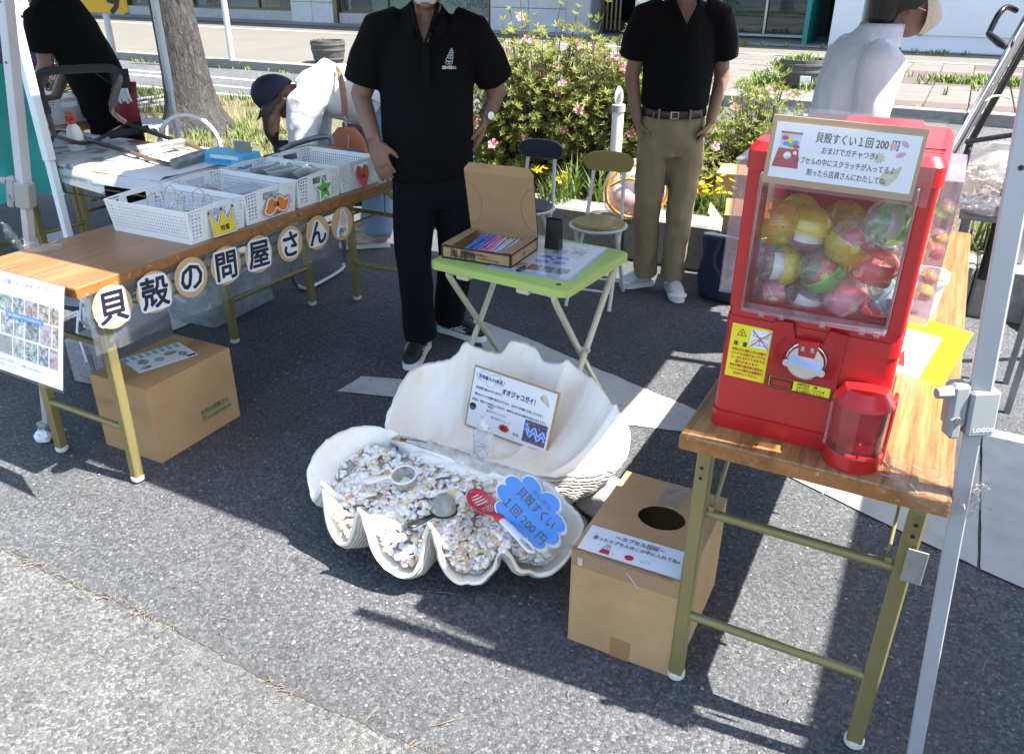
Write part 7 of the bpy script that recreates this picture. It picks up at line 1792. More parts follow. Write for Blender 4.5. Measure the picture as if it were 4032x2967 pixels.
for j in range(7):
    v_ = j/6; qv = .52+.48*min(1, v_*2.2); rows.append([(-.026+.068*qv*math.sin(a), -.100-.070*qv*math.cos(a)-.022*math.cos(a)*math.sin(math.pi*v_)+.015*(v_), 1.396+.10*v_) for a in [-1.35+k*.27 for k in range(11)]])
MK.grid(rows); MK.build('face_mask', 'mask_white', p1_, 180)
hair_cap(p1_, (-.026, -.072, 1.497), (0, -1, -.25))
# watch
wtc = MB(); Wp = V3((.199, .036, .999)); ax = (V3((.246, .075, 1.075))-V3((.192, .03, .985))).normalized(); q0 = ax.orthogonal().normalized(); q1 = ax.cross(q0)
for i in range(16):
    a = 2*math.pi*i/16; c = Wp+(q0*math.cos(a)+q1*math.sin(a))*.034; wtc.bar(c-ax*.008, c+ax*.008, .0115, .004, tuple(q0*math.cos(a)+q1*math.sin(a)), .0008)
wt_ = wtc.build('watch_bracelet', 'steel', p1_); nv = V3((.5, -.85, .1)); nv = (nv-ax*nv.dot(ax)).normalized()
MB().lathe([(0, -.004), (.015, -.004), (.017, 0), (.015, .005), (0, .006)], 18, Matrix.Translation(Wp+nv*.036) @ nv.to_track_quat('Z', 'Y').to_matrix().to_4x4()).build('watch_case', 'steel', wt_, 40)
# embroidered emblem on the chest: spiral shell and shop name
mat('thread_white', (.62, .63, .66), .8)
em = MB(); CH = M3((1, .10, 0), (0, -.10, 1), (.062, -.1285, 1.222))
def loop2(pts, r=.0011): em.tube([CH @ V3((x, y, .003)) for x, y in pts], r, 5)
for cx_, cy_, rx_, ry_ in ((.0, -.006, .013, .009), (.003, .004, .011, .007), (.006, .013, .0085, .006), (.008, .021, .006, .005), (.009, .028, .003, .004)): loop2([(cx_+rx_*math.cos(a), cy_+ry_*math.sin(a)) for a in [2*math.pi*k/14 for k in range(15)]])
for cx_ in (-.008, .004): loop2([(cx_+.007*math.cos(a), -.016+.006*math.sin(a)) for a in [2*math.pi*k/12 for k in range(13)]])
stuff(em.build('chest_emblem', 'thread_white', p1_)); txt(p1_, [('貝殻の問屋さん', -.002, -.032, .011, .055, .03)], CH @ T(0, 0, .002), 'thread_white', 'chest_lettering', .003)
# --- man in khaki trousers
p2_ = thing('person', 'person in black V-neck T-shirt and khaki trousers standing before the azaleas, hands in pockets', 'person', place(.765, 4.0), DY); p2_.scale = (.91, 1, 1)
bd = MB(); torso_tube(bd, [((0, .03, .85), .14, .10), ((0, .02, 1.05), .14, .10), ((0, .02, 1.22), .135, .095), ((0, .0, 1.31), .11, .08), ((0, -.005, 1.375), .08, .06)])
bd.tube([(0, 0, 1.33), (0, -.012, 1.42), (0, -.02, 1.48)], [.060, .054, .052], 14); head(bd, (0, -.04, 1.555), (0, -1, -.1))
arm(bd, (-.185, .01, 1.29), (-.232, .03, 1.06), (-.190, .0, .86), (.044, .043, .040, .034, .026)); hand(bd, (-.190, .0, .86), (.40, -.1, -1), (.9, .2, 0), 1, 12, .95)
arm(bd, (.185, .01, 1.29), (.235, .03, 1.06), (.182, -.045, .865), (.044, .043, .040, .034, .026)); hand(bd, (.182, -.045, .865), (-.50, .10, -1), (-.9, .3, 0), -1, 12, .95)
leg(bd, (-.08, .02, .84), (-.09, .02, .48), (-.06, .06, .09)); leg(bd, (.08, .02, .84), (.08, .0, .48), (.07, -.02, .09)); link('body', fuse(bd, .0065, 3, 'body'), 'skin', p2_, 180)
sh = MB(); torso_tube(sh, [((0, .02, .932), .172, .126), ((0, .015, .97), .176, .128), ((0, .01, 1.08), .182, .126), ((0, .02, 1.2), .186, .122), ((0, .02, 1.30), .182, .105), ((0, .012, 1.36), .14, .078), ((0, .005, 1.40), .075, .062)], seg=26)
sh.tube([(-.10, .015, 1.34), (-.185, .01, 1.31), (-.225, .02, 1.22), (-.236, .03, 1.145)], [.07, .074, .070, .070], 16); sh.tube([(.10, .015, 1.34), (.185, .01, 1.31), (.225, .02, 1.22), (.238, .03, 1.145)], [.07, .074, .070, .072], 16)
me = fuse(sh, .009, 5, 'shirt'); wrinkle(me, .006, 6, 8, (1, 1, .6)); cut(me, lambda c: c.y < -.02 and c.z > 1.285 and abs(c.x) < (c.z-1.285)*.55); link('t_shirt', me, 'cloth_black', p2_, 180)
MB().tube([(-.062, -.04, 1.405), (-.058, -.075, 1.375), (-.002, -.112, 1.283), (.056, -.075, 1.375), (.062, -.04, 1.405)], .0085, 8).build('neck_edge', 'cloth_black', p2_, 60)
tr_ = MB(); torso_tube(tr_, [((0, .025, .93), .155, .112), ((0, .025, .85), .170, .120), ((0, .03, .77), .172, .120), ((0, .03, .70), .14, .105)])
tr_.tube([(-.085, .025, .78), (-.095, .02, .60), (-.095, .015, .46), (-.082, .035, .25), (-.07, .05, .075)], [.098, .084, .074, .068, .066], 16); tr_.tube([(.085, .02, .78), (.085, .01, .60), (.08, .0, .46), (.075, -.01, .25), (.070, -.015, .075)], [.098, .084, .074, .068, .068], 16)
me = fuse(tr_, .009, 4, 'trousers'); wrinkle(me, .012, 9, 14, (1.2, 1.2, 1.0)); link('trousers', me, 'cloth_khaki', p2_, 180)
pkt = MB()
for s_ in (-1, 1): pkt.tube([(s_*.120, -.083, .915), (s_*.135, -.088, .86), (s_*.160, -.070, .80), (s_*.175, -.03, .775)], .0028, 6)
pkt.build('pocket_seam', 'cloth_khaki', p2_, 60)
bl_ = MB(); bl_.tube([(.169*math.cos(a), .024+.125*math.sin(a), .905) for a in [2*math.pi*k/36 for k in range(36)]], [(.019, .004)]*36, 8, True, side=(0, 0, 1)); b_ = bl_.build('belt', 'belt_brown', p2_, 60)
MB().box((-.02, -.107, .905), (.045, .006, .036), .003).build('buckle', 'steel', b_); MB().box((-.018, -.1095, .905), (.032, .004, .026), .002).build('buckle_inlay', 'belt_brown', b_)
lp_ = MB()
for x, y in ((-.095, -.078), (.055, -.094), (.062, -.092)): lp_.box((x, y, .905), (.010, .006, .05), .001)
for x, y in ((-.095, -.084), (.062, -.100)): MB().box((x, y-.003, .905), (.010, .006, .052), .001).build('belt_loop', 'cloth_khaki', p2_)
shoe(p2_, (-.015, .09, 0), (-.215, .045, 0), 'canvas_white', 'sole_white', True); shoe(p2_, (.075, .06, 0), (.085, -.185, 0), 'canvas_white', 'sole_white', True)
hair_cap(p2_, (0, -.04, 1.555), (0, -1, -.1))
# --- woman in white, right, in profile
p3_ = thing('person', 'person in white high-collared jacket and beige mask behind the red machine, facing right', 'person', place(1.345, 3.32), DY)
bd = MB(); torso_tube(bd, [((-.02, 0, .80), .10, .15), ((-.01, 0, 1.0), .10, .15), ((0, 0, 1.18), .095, .15), ((.01, 0, 1.27), .06, .10)]); bd.tube([(.015, 0, 1.22), (.055, 0, 1.30), (.08, 0, 1.35)], [.055, .05, .05], 12); head(bd, (.125, 0, 1.395), (1, -.08, -.15), .96)
arm(bd, (.0, -.17, 1.22), (-.02, -.20, .98), (.14, -.18, .84)); hand(bd, (.14, -.18, .84), (1, .1, -.3), (.1, .9, 0), 1, 20, .9); arm(bd, (.0, .17, 1.22), (-.02, .20, .98), (.14, .16, .84)); hand(bd, (.14, .16, .84), (1, -.1, -.3), (.1, -.9, 0), -1, 20, .9)
leg(bd, (-.02, -.08, .80), (-.02, -.08, .45), (-.03, -.08, .08)); leg(bd, (-.02, .08, .80), (-.02, .08, .45), (-.03, .08, .08)); link('body', fuse(bd, .007, 3, 'body'), 'skin', p3_, 180)
sh = MB(); torso_tube(sh, [((-.035, 0, .72), .155, .205), ((-.03, 0, .85), .150, .195), ((-.02, 0, 1.0), .142, .188), ((-.015, 0, 1.13), .135, .19), ((-.008, 0, 1.21), .112, .18), ((.0, 0, 1.265), .080, .125), ((.02, 0, 1.30), .068, .075), ((.035, 0, 1.345), .072, .074)], seg=24)
for s_ in (-1, 1): sh.tube([(-.005, s_*.12, 1.245), (-.005, s_*.185, 1.205), (-.018, s_*.208, 1.10), (-.022, s_*.212, .98), (.06, s_*.20, .90), (.13, s_*.182, .85)], [.066, .078, .072, .068, .058, .05], 16)
me = fuse(sh, .0085, 4, 'jacket'); wrinkle(me, .011, 7, 21, (1, 1, .7)); cut(me, lambda c: c.z > 1.322); link('jacket', me, 'cloth_white', p3_, 180)
cl2 = MB(); rows = []
for j, (z, r) in enumerate(((1.255, .092), (1.285, .086), (1.315, .082), (1.335, .080), (1.318, .072))): rows.append([(.030+.022*j/4+r*1.02*math.cos(a), r*.98*math.sin(a), z+.012*math.cos(a)*0-.020*(math.cos(a) > .6)*0) for a in [2*math.pi*k/24 for k in range(24)]])
cl2.grid(rows, True); cl2.build('collar', 'cloth_white', p3_, 180)
MK = MB(); rows = []
for j in range(8):
    v_ = j/7; rows.append([(.130+(.080+.025*min(1, v_*3)+.030*math.sin(math.pi*v_))*math.cos(a)*.95, .080*math.sin(a), 1.300+.115*v_) for a in [-1.25+k*.25 for k in range(11)]])
MK.grid(rows); mk_ = MK.build('face_mask', 'mask_beige', p3_, 180); MB().tube([(.160, -.078, 1.38), (.13, -.082, 1.39), (.105, -.080, 1.405)], .002, 5).build('ear_loop', 'mask_beige', mk_, 60)
hair_cap(p3_, (.112, 0, 1.405), (1, -.08, -.15), k=1.08); hb = MB(); hb.tube([(.06, 0, 1.47), (.04, 0, 1.41), (.035, 0, 1.345), (.045, 0, 1.315)], [(.085, .06), (.085, .055), (.075, .045), (.05, .02)], 14, side=(0, 1, 0)); link('hair_back', fuse(hb, .008, 3, 'hair'), 'hair_black', p3_, 180)
tr_ = MB(); torso_tube(tr_, [((-.02, 0, .86), .115, .16), ((-.02, 0, .74), .125, .17)])
for s_ in (-1, 1): tr_.tube([(-.02, s_*.08, .78), (-.02, s_*.085, .45), (-.03, s_*.08, .07)], [.095, .075, .065], 14)
link('trousers', fuse(tr_, .011, 4, 'trousers'), 'cloth_ink', p3_, 180); shoe(p3_, (-.10, -.08, 0), (.14, -.08, 0), 'canvas_white', 'sole_white', True); shoe(p3_, (-.10, .08, 0), (.14, .08, 0), 'canvas_white', 'sole_white', True)
# --- person in black on the left, bending to the left over the next table
p4_ = thing('person', 'person in black T-shirt bending over the next stall at the far left', 'person', place(-2.42, 4.95), DY)
bd = MB(); torso_tube(bd, [((.03, 0, .80), .13, .12), ((-.02, 0, 1.0), .13, .12), ((-.12, 0, 1.2), .13, .12), ((-.22, 0, 1.33), .09, .10)]); bd.tube([(-.20, 0, 1.32), (-.29, 0, 1.42), (-.32, 0, 1.46)], [.06, .055, .052], 12); head(bd, (-.355, -.01, 1.49), (-.8, -.2, -.7))
arm(bd, (-.17, -.17, 1.24), (-.185, -.17, 1.02), (-.300, -.20, .84)); hand(bd, (-.300, -.20, .84), (-.6, 0, -.8), (.5, .6, -.3), -1, 30, .95); arm(bd, (-.20, .15, 1.26), (-.19, .12, 1.02), (-.27, .0, .82)); hand(bd, (-.27, .0, .82), (-.75, -.2, -.5), (.4, -.6, -.3), 1, 30, .95)
leg(bd, (.03, -.08, .80), (.05, -.10, .45), (.02, -.10, .08)); leg(bd, (.06, .08, .80), (.08, .10, .45), (.08, .10, .08)); link('body', fuse(bd, .007, 3, 'body'), 'skin', p4_, 180)
sh = MB(); torso_tube(sh, [((.04, 0, .74), .150, .155), ((.02, 0, .86), .150, .15), ((-.03, 0, 1.02), .152, .16), ((-.09, 0, 1.16), .155, .175), ((-.15, 0, 1.27), .14, .17), ((-.21, 0, 1.35), .09, .11)], seg=24)
sh.tube([(-.14, -.08, 1.27), (-.17, -.17, 1.24), (-.18, -.185, 1.15), (-.185, -.18, 1.085)], [.09, .085, .078, .078], 14); sh.tube([(-.16, .08, 1.28), (-.19, .15, 1.25), (-.195, .15, 1.12)], [.085, .08, .075], 14)
me = fuse(sh, .010, 5, 'shirt'); wrinkle(me, .007, 6, 33); link('t_shirt', me, 'cloth_black', p4_, 180)
tr_ = MB(); torso_tube(tr_, [((.04, 0, .84), .13, .13), ((.045, 0, .72), .14, .15)])
tr_.tube([(.035, -.07, .75), (.05, -.10, .45), (.02, -.10, .06)], [.105, .085, .07], 14); tr_.tube([(.06, .07, .75), (.08, .10, .45), (.08, .10, .06)], [.105, .085, .07], 14); link('trousers', fuse(tr_, .011, 4, 'trousers'), 'cloth_ink', p4_, 180)
shoe(p4_, (.08, -.09, 0), (-.18, -.13, 0), 'shoe_black', 'sole_white'); shoe(p4_, (.14, .10, 0), (-.12, .10, 0), 'shoe_black', 'sole_white'); hair_cap(p4_, (-.355, -.01, 1.49), (-.8, -.2, -.7))
txt(p4_, [('N', 0, 0, .06, .055, .03)], M3((-1, -.16, 0), (0, 0, 1), (-.04, -.155, .062)) @ RZ(0) if False else M3((1, .16, 0), (0, 0, 1), (-.045, -.157, .066)), 'lace_white', 'shoe_letter')
mat('bag_red', (.24, .012, .018), .6, var=.25, vs=20)
rb = thing('waist_bag', 'dark red bag with black pouch and white gloves hanging from the bent person in black', 'bag', place(-2.24, 4.80), DY)
mb = MB(); pouch(mb, (.03, 0, .82), .13, .22, .04, 0, 75, 60); mb.build('bag', 'bag_red', rb, 180); mb = MB(); pouch(mb, (.03, -.02, .935), .10, .13, .035, 20, 70, 61); mb.build('pouch', 'foam_black', rb, 180)
gl = MB()
for i in range(5): gl.tube([(.0+.018*i, -.06, .90), (.005+.018*i, -.065, .865), (.008+.02*i, -.06, .83-.01*(i % 2))], [.010, .009, .007], 7)
gl.build('gloves', 'mask_white', rb, 60); MB().tube([(-.10, -.03, .98), (-.02, -.05, .93), (.03, -.03, .93)], .006, 6).build('strap', 'foam_black', rb, 60)
# --- bent over person in white hoodie with jeans
p5_ = thing('person', 'person in white hoodie, dark cap and jeans bending down behind the prize table', 'person', place(-.91, 4.84), DY); p5_.scale = (1.25, 1, 1)
bd = MB(); torso_tube(bd, [((.16, 0, .80), .13, .14), ((.02, 0, .86), .11, .14), ((-.12, 0, .88), .10, .15), ((-.24, 0, .86), .07, .12)], side=(0, 0, 1)); bd.tube([(-.22, 0, .86), (-.29, -.01, .87), (-.32, -.01, .88)], [.06, .052, .05], 12); head(bd, (-.355, -.02, .855), (-.55, -.1, -.85), .95, (-1, 0, .3))
arm(bd, (-.20, -.16, .84), (-.22, -.18, .62), (-.20, -.20, .42)); hand(bd, (-.20, -.20, .42), (.0, -.1, -1), (.8, .2, 0), -1, 20, .9); arm(bd, (-.20, .16, .84), (-.24, .18, .62), (-.26, .12, .42)); hand(bd, (-.26, .12, .42), (.0, -.1, -1), (.8, -.2, 0), 1, 20, .9)
leg(bd, (.17, -.09, .78), (.09, -.10, .44), (.08, -.12, .09)); leg(bd, (.17, .09, .78), (.10, .10, .44), (.02, .12, .09)); link('body', fuse(bd, .008, 3, 'body'), 'skin', p5_, 180)
sh = MB(); torso_tube(sh, [((.13, 0, .81), .160, .175), ((.03, 0, .855), .155, .175), ((-.08, 0, .88), .150, .185), ((-.17, 0, .885), .13, .175), ((-.245, 0, .875), .085, .11)], side=(0, 0, 1), seg=24)
for s_ in (-1, 1): sh.tube([(-.15, s_*.10, .885), (-.195, s_*.175, .83), (-.22, s_*.192, .70), (-.22, s_*.195, .60), (-.21, s_*.20, .47)], [.085, .085, .074, .066, .052], 14)
sh.tube([(-.16, 0, .985), (-.12, 0, 1.0), (-.085, 0, .99)], [(.035, .11), (.055, .125), (.03, .09)], 14, side=(0, 0, 1)); sh.tube([(-.25, -.06, .93), (-.19, -.08, .97), (-.13, -.06, 1.0)], [.03, .04, .03], 10); sh.tube([(-.25, .06, .93), (-.19, .08, .97), (-.13, .06, 1.0)], [.03, .04, .03], 10)
me = fuse(sh, .009, 5, 'hoodie'); wrinkle(me, .009, 8, 41); link('hoodie', me, 'cloth_hoodie', p5_, 180)
tr_ = MB(); torso_tube(tr_, [((.06, 0, .80), .12, .155), ((.15, 0, .79), .155, .18), ((.235, 0, .76), .13, .175), ((.27, 0, .73), .08, .14)], side=(0, 0, 1))
tr_.tube([(.19, -.09, .74), (.10, -.10, .44), (.08, -.12, .08)], [.115, .082, .068], 14); tr_.tube([(.19, .09, .74), (.11, .10, .44), (.02, .12, .08)], [.115, .082, .068], 14); me = fuse(tr_, .010, 4, 'jeans'); wrinkle(me, .006, 9, 44); link('jeans', me, 'denim', p5_, 180)
pk2 = MB(); pk2.tube([(.10, -.178, .86), (.20, -.178, .80), (.17, -.185, .70), (.09, -.185, .74), (.10, -.178, .86)], .003, 5); pk2.build('pocket_seam', 'denim', p5_, 60)
mat('sneaker_pink', (.55, .33, .28), .7, var=.2, vs=30); shoe(p5_, (.13, -.11, 0), (-.11, -.15, 0), 'sneaker_pink', 'sole_white'); shoe(p5_, (.07, .12, 0), (-.17, .10, 0), 'sneaker_pink', 'sole_white')
cp3 = MB(); rows = []
C0 = V3((-.36, -.02, .865)); ux = V3((-.78, 0, .62)).normalized(); fx = V3((-.55, -.1, -.85)); fx = (fx-ux*fx.dot(ux)).normalized(); sx3 = fx.cross(ux)
for j in range(8):
    p = math.pi*.55*j/7; rows.append([C0+(sx3*math.cos(a)+fx*math.sin(a))*math.sin(p)*.108+ux*math.cos(p)*.112 for a in [2*math.pi*k/22 for k in range(22)]])
cp3.grid(rows, True); capo = cp3.build('cap', 'stroller_navy', p5_, 180)
bm_ = MB(); bm_.grid([[C0+sx3*.085*math.sin(a)+fx*(.10+.0*math.cos(a))+ux*.0 for a in [-1.1+k*.275 for k in range(9)]], [C0+sx3*.075*math.sin(a)+fx*(.10+.075*math.cos(a))-ux*.015 for a in [-1.1+k*.275 for k in range(9)]]]); bm_.build('cap_peak', 'stroller_navy', capo, 180)
mat('hair_brown', (.045, .026, .016), .45, var=.4, vs=40, bump=.5, bs=90, bd=.004)
hb = MB(); hb.tube([(-.33, -.06, .86), (-.375, -.09, .78), (-.38, -.10, .66), (-.365, -.10, .58)], [.055, .048, .034, .012], 10); hb.tube([(-.34, .03, .86), (-.39, .02, .78), (-.40, .02, .68)], [.055, .045, .02], 10); link('hair', fuse(hb, .008, 3, 'hair'), 'hair_brown', p5_, 180)
mn_ = MB(); pouch(mn_, (-.335, -.11, .56), .08, .13, .012, 10, 80, 62); mn_.build('hanging_mask', 'stroller_navy', p5_, 180)
# shoulder bag
mat('leather_tan', (.36, .115, .045), .5, var=.2, vs=14, bump=.3, bs=120); mat('strap_tan', (.40, .20, .12), .5)
sbg = thing('shoulder_bag', 'terracotta leather shoulder bag hanging from the bent person in the hoodie', 'bag', place(-.93, 4.62), DY)
mb = MB(); mb.tube([(0, 0, .72), (0, -.01, .66), (.0, -.02, .56), (.0, -.02, .48)], [(.05, .02), (.10, .035), (.125, .045), (.11, .04)], 16, side=(1, 0, 0)); link('bag', fuse(mb, .007, 3, 'bag'), 'leather_tan', sbg, 180)
MB().tube([(.02, -.062, .69), (.015, -.072, .62), (.03, -.074, .56)], .003, 6).build('zip', 'steel', sbg, 60)
MB().tube(smoothline([(-.05, .10, 1.02), (-.02, .03, .995), (.0, -.02, .93), (.005, -.03, .84), (.0, -.02, .78)], 5), [(.004, .018)]*21, 8, side=(0, 1, .2)).build('strap', 'strap_tan', sbg, 60)
chn = MB()
for i in range(4): chn.tube([V3((.0, -.02, .775-.016*i))+V3((.006*math.cos(a)*(i % 2), .006*math.cos(a)*(1-i % 2), .010*math.sin(a))) for a in [2*math.pi*k/10 for k in range(10)]], .002, 5, True)
stuff(chn.build('chain', 'steel', sbg, 60))
sc_ = thing('suitcase', 'black suitcase with raised handle behind the bent person', 'suitcase', place(-1.0, 5.75), DY)
MB().box((0, 0, .32), (.34, .22, .56), .03).build('shell', 'plastic_black', sc_); MB().tube(smoothline([(-.10, 0, .6), (-.10, 0, .79), (-.08, 0, .81), (.08, 0, .81), (.10, 0, .79), (.10, 0, .6)], 4), .012, 8).build('handle', 'plastic_black', sc_, 60)
for x in (-.13, .13): MB().lathe([(.01, -.015), (.03, -.014), (.03, .014), (.01, .015)], 14, T(x, 0, .03) @ RY(90)).build('wheel', 'foam_black', sc_, 40)

# ------------------------------------------------------------------ azaleas and other plants of the bed
def leafmat(name, c, tr=.4):
    t = NT(name); v = t.coord(); n0 = t.noise(v, 6, 3, .6); n1 = t.noise(v, 40, 2, .5)
    col = t.mixc(t.ramp(n1, [(.35, (0,)*3), (.7, (.6,)*3)]), t.ramp(n0, [(.3, tuple(x*.6 for x in c)), (.7, tuple(min(1, x*1.35) for x in c))]), (c[0]*1.4, c[1]*1.15, c[2]*.8))
    p = t.bsdf(col, .55); tl = t.n('BsdfTranslucent'); t.l(col, tl.inputs[0]); mx = t.n('MixShader'); mx.inputs[0].default_value = tr; t.l(p, mx.inputs[1]); t.l(tl.outputs[0], mx.inputs[2]); t.done(mx.outputs[0])
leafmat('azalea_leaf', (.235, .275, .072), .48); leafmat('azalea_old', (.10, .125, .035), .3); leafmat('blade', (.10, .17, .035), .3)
mat('twig', (.10, .075, .05), .8, var=.3, vs=30); leafmat('petal_pink', (.76, .30, .46), .35); leafmat('petal_yellow', (.80, .62, .02), .3); mat('petal_faded', (.40, .20, .12), .8)
fl_m = MB()
for k in range(5):
    a = 2*math.pi*k/5; pr = []
    d = Vector((math.cos(a), math.sin(a), 0)); s_ = Vector((-math.sin(a), math.cos(a), 0)); z = Vector((0, 0, 1))
    fl_m.add([z*-.012, d*.010+s_*.006+z*.004, d*.024+s_*.011+z*.010, d*.032+z*.007, d*.024-s_*.011+z*.010, d*.010-s_*.006+z*.004, d*.02+z*.005], [(0, 1, 6), (1, 2, 6), (2, 3, 6), (3, 4, 6), (4, 5, 6), (5, 0, 6)])
flower_me = fl_m.mesh('azalea_flower'); flower_me.materials.append(MATS['petal_pink'])
def azalea(label, c, rx, ry, h, n, nf, seed, faded=8):
    r_ = random.Random(seed); e = thing('azalea_bush', label, 'bush', c, 0, 'azalea bushes in the planting bed')
    A = MB(); B = MB(); S = MB(); tips = []
    for i in range(n):
        a = r_.uniform(0, 6.283); el = math.asin(r_.uniform(.02, 1)); q = r_.uniform(.62, 1.0) if i % 3 else r_.uniform(.25, .7)
        lump = 1+.34*noise.noise(Vector((math.cos(a)*1.7+seed, math.sin(a)*1.7, el*1.8)))+.16*noise.noise(Vector((math.cos(a)*4+seed, math.sin(a)*4, el*4)))
        if i % 17 == 0: q *= r_.uniform(1.05, 1.25)
        p = Vector((math.cos(a)*math.cos(el)*rx*q*lump, math.sin(a)*math.cos(el)*ry*q*lump, .06+math.sin(el)*h*q*lump))
        d = Vector((p.x/rx*.6, p.y/ry*.6, .5+p.z/h*.6)).normalized(); d = (d+Vector((r_.gauss(0, .35), r_.gauss(0, .35), r_.gauss(0, .25)))).normalized()
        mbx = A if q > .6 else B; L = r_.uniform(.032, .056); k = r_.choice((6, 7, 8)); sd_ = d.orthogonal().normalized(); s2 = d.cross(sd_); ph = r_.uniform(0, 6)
        for m_ in range(k):
            t_ = ph+6.283*m_/k; out = (sd_*math.cos(t_)+s2*math.sin(t_)); dirn = (out*r_.uniform(.55, 1)+d*r_.uniform(.25, .9)).normalized(); Lq = L*r_.uniform(.7, 1.15)
            w_ = dirn.cross(d); w_ = w_.normalized() if w_.length > .05 else sd_; u_ = w_.cross(dirn)
            mbx.add([p, p+dirn*Lq*.5+w_*Lq*.16+u_*Lq*.06, p+dirn*Lq-u_*Lq*.10, p+dirn*Lq*.5-w_*Lq*.16+u_*Lq*.06], [(0, 1, 2), (0, 2, 3)])
        if r_.random() < .45:
            b = Vector((p.x*.35, p.y*.35, p.z*.25)); S.tube([b, b.lerp(p, .55)+Vector((r_.gauss(0, .02), r_.gauss(0, .02), 0)), p], [.005, .0035, .0018], 4)
        if q > .72: tips.append((p, d))
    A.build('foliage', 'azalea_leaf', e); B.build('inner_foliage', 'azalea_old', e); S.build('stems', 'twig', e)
    cand_ = [t_ for t_ in tips if t_[1].y < .35 and t_[0].y < .1]; r_.shuffle(cand_)
    for i, (p, d) in enumerate(cand_[:nf]):
        o = bpy.data.objects.new('flower', flower_me); COL.objects.link(o); o.parent = e
        dd = (d+Vector((.3, -.75, .2))).normalized(); o.matrix_local = Matrix.Translation(p+dd*.045) @ dd.to_track_quat('Z', 'Y').to_matrix().to_4x4() @ RZ(r_.uniform(0, 72)) @ Matrix.Scale(r_.uniform(.85, 1.3), 4)
    for (p, d) in cand_[nf:nf+faded]:
        o = bpy.data.objects.new('wilted_flower', with_mat(flower_me, 'petal_faded')); COL.objects.link(o); o.parent = e
        o.matrix_local = Matrix.Translation(p+d*.012) @ d.to_track_quat('Z', 'Y').to_matrix().to_4x4() @ Matrix.Scale(.45, 4)
    return e
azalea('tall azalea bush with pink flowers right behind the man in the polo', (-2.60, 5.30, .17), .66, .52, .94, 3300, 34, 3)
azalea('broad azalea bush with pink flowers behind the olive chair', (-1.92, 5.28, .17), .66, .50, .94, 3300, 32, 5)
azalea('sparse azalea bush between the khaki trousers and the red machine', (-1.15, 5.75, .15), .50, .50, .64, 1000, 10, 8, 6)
azalea('far azalea bush with pink flowers beyond the next stall', (-10.083, 6.568, 0.05), .9, .6, .85, 500, 26, 11, 0)
def yellow_clump(label, c, n, seed, w=.16):
    r_ = random.Random(seed); e = thing('yellow_flowers', label, 'flowers', c, 0, 'yellow flowers along the kerb'); g_ = MB(); tuft(g_, (0, 0, 0), 90, .16, w, .005, .7); g_.build('leaves', 'blade', e)
    fm_ = MB()
    for k in range(8):
        a = 2*math.pi*k/8; d = Vector((math.cos(a), math.sin(a), 0)); s_ = Vector((-math.sin(a), math.cos(a), 0)); fm_.add([(0, 0, 0), d*.014+s_*.007+Vector((0, 0, .007)), d*.020+Vector((0, 0, .008)), d*.014-s_*.007+Vector((0, 0, .007))], [(0, 1, 2, 3)])
    fm_.lathe([(.006, .002), (.005, .008), (0, .010)], 8); me = fm_.mesh('yellow_flower'); me.materials.append(MATS['petal_yellow'])
    for i in range(n):
        o = bpy.data.objects.new('flower', me); COL.objects.link(o); o.parent = e; o.location = (r_.uniform(-w, w)*1.2, r_.uniform(-w, w)*.6, r_.uniform(.10, .19)); o.rotation_euler = (r_.uniform(.1, .8), r_.uniform(-.4, .4), r_.uniform(0, 6)); o.scale = (r_.uniform(.8, 1.3),)*3
    return e
yellow_clump('yellow flowers on the kerb behind the open mailer box', (-2.034, 4.442, 0.25), 16, 1, .13); yellow_clump('yellow flowers on the kerb left of the red machine', (-1.07, 4.72, .24), 28, 2, .17); yellow_clump('yellow flowers by the standing khaki trousers', (-1.22, 4.66, .24), 14, 3, .10)
def spiky(label, c, n, h, sp, seed): 
    e = thing('spiky_plant', label, 'plant', c, 0, 'spiky green plants in the bed'); g_ = MB(); tuft(g_, (0, 0, 0), n, h, sp, .007, .75); g_.build('leaves', 'blade', e); s_ = MB(); s_.tube([(0, 0, -.03), (0, 0, .05)], .012, 6); s_.build('stem', 'twig', e); return e
spiky('narrow leaved plant beneath the azalea, left of the olive chair', (-2.0, 4.595, 0.22), 46, .26, .05, 1); spiky('narrow leaved plant beneath the azalea behind the olive chair', (-1.821, 4.57, 0.22), 34, .22, .04, 2)
spiky('leafy strap plant behind the bags of shells', (.42, 4.85, .19), 130, .34, .22, 3); spiky('strap leaved plant at the right edge of the bed', (.85, 4.95, .19), 150, .32, .25, 4); spiky('tall weed on the bed left of the capsule machine', (-1.383, 6.628, 0.19), 60, .20, .16, 5)
w2 = MB()
for i in range(120): tuft(w2, (random.uniform(-2.8, 1.2), random.uniform(4.6, 6.4), .18), 8, random.uniform(.06, .15), .07, .005, .9)
for i in range(60): tuft(w2, (random.uniform(-1.5, -.5), random.uniform(5.4, 6.4), .18), 14, random.uniform(.10, .20), .08, .006, .9)
stuff(w2.build('bed_weeds', 'blade'), 'low green weeds and grass in the planting bed', 'weeds')
lt = MB()
for i in range(900):
    x, y = random.uniform(-2.8, 1.0), random.uniform(4.5, 5.6); leaf(lt, (x, y, .225+.02*noise.noise(Vector((x*2, y*2, 4)))), (random.gauss(0, 1), random.gauss(0, 1), .15), random.uniform(.02, .04))
mat('litter', (.17, .085, .045), .9, var=.5, vs=20); stuff(lt.build('leaf_litter', 'litter'), 'brown fallen leaves on the soil under the azaleas', 'leaves')

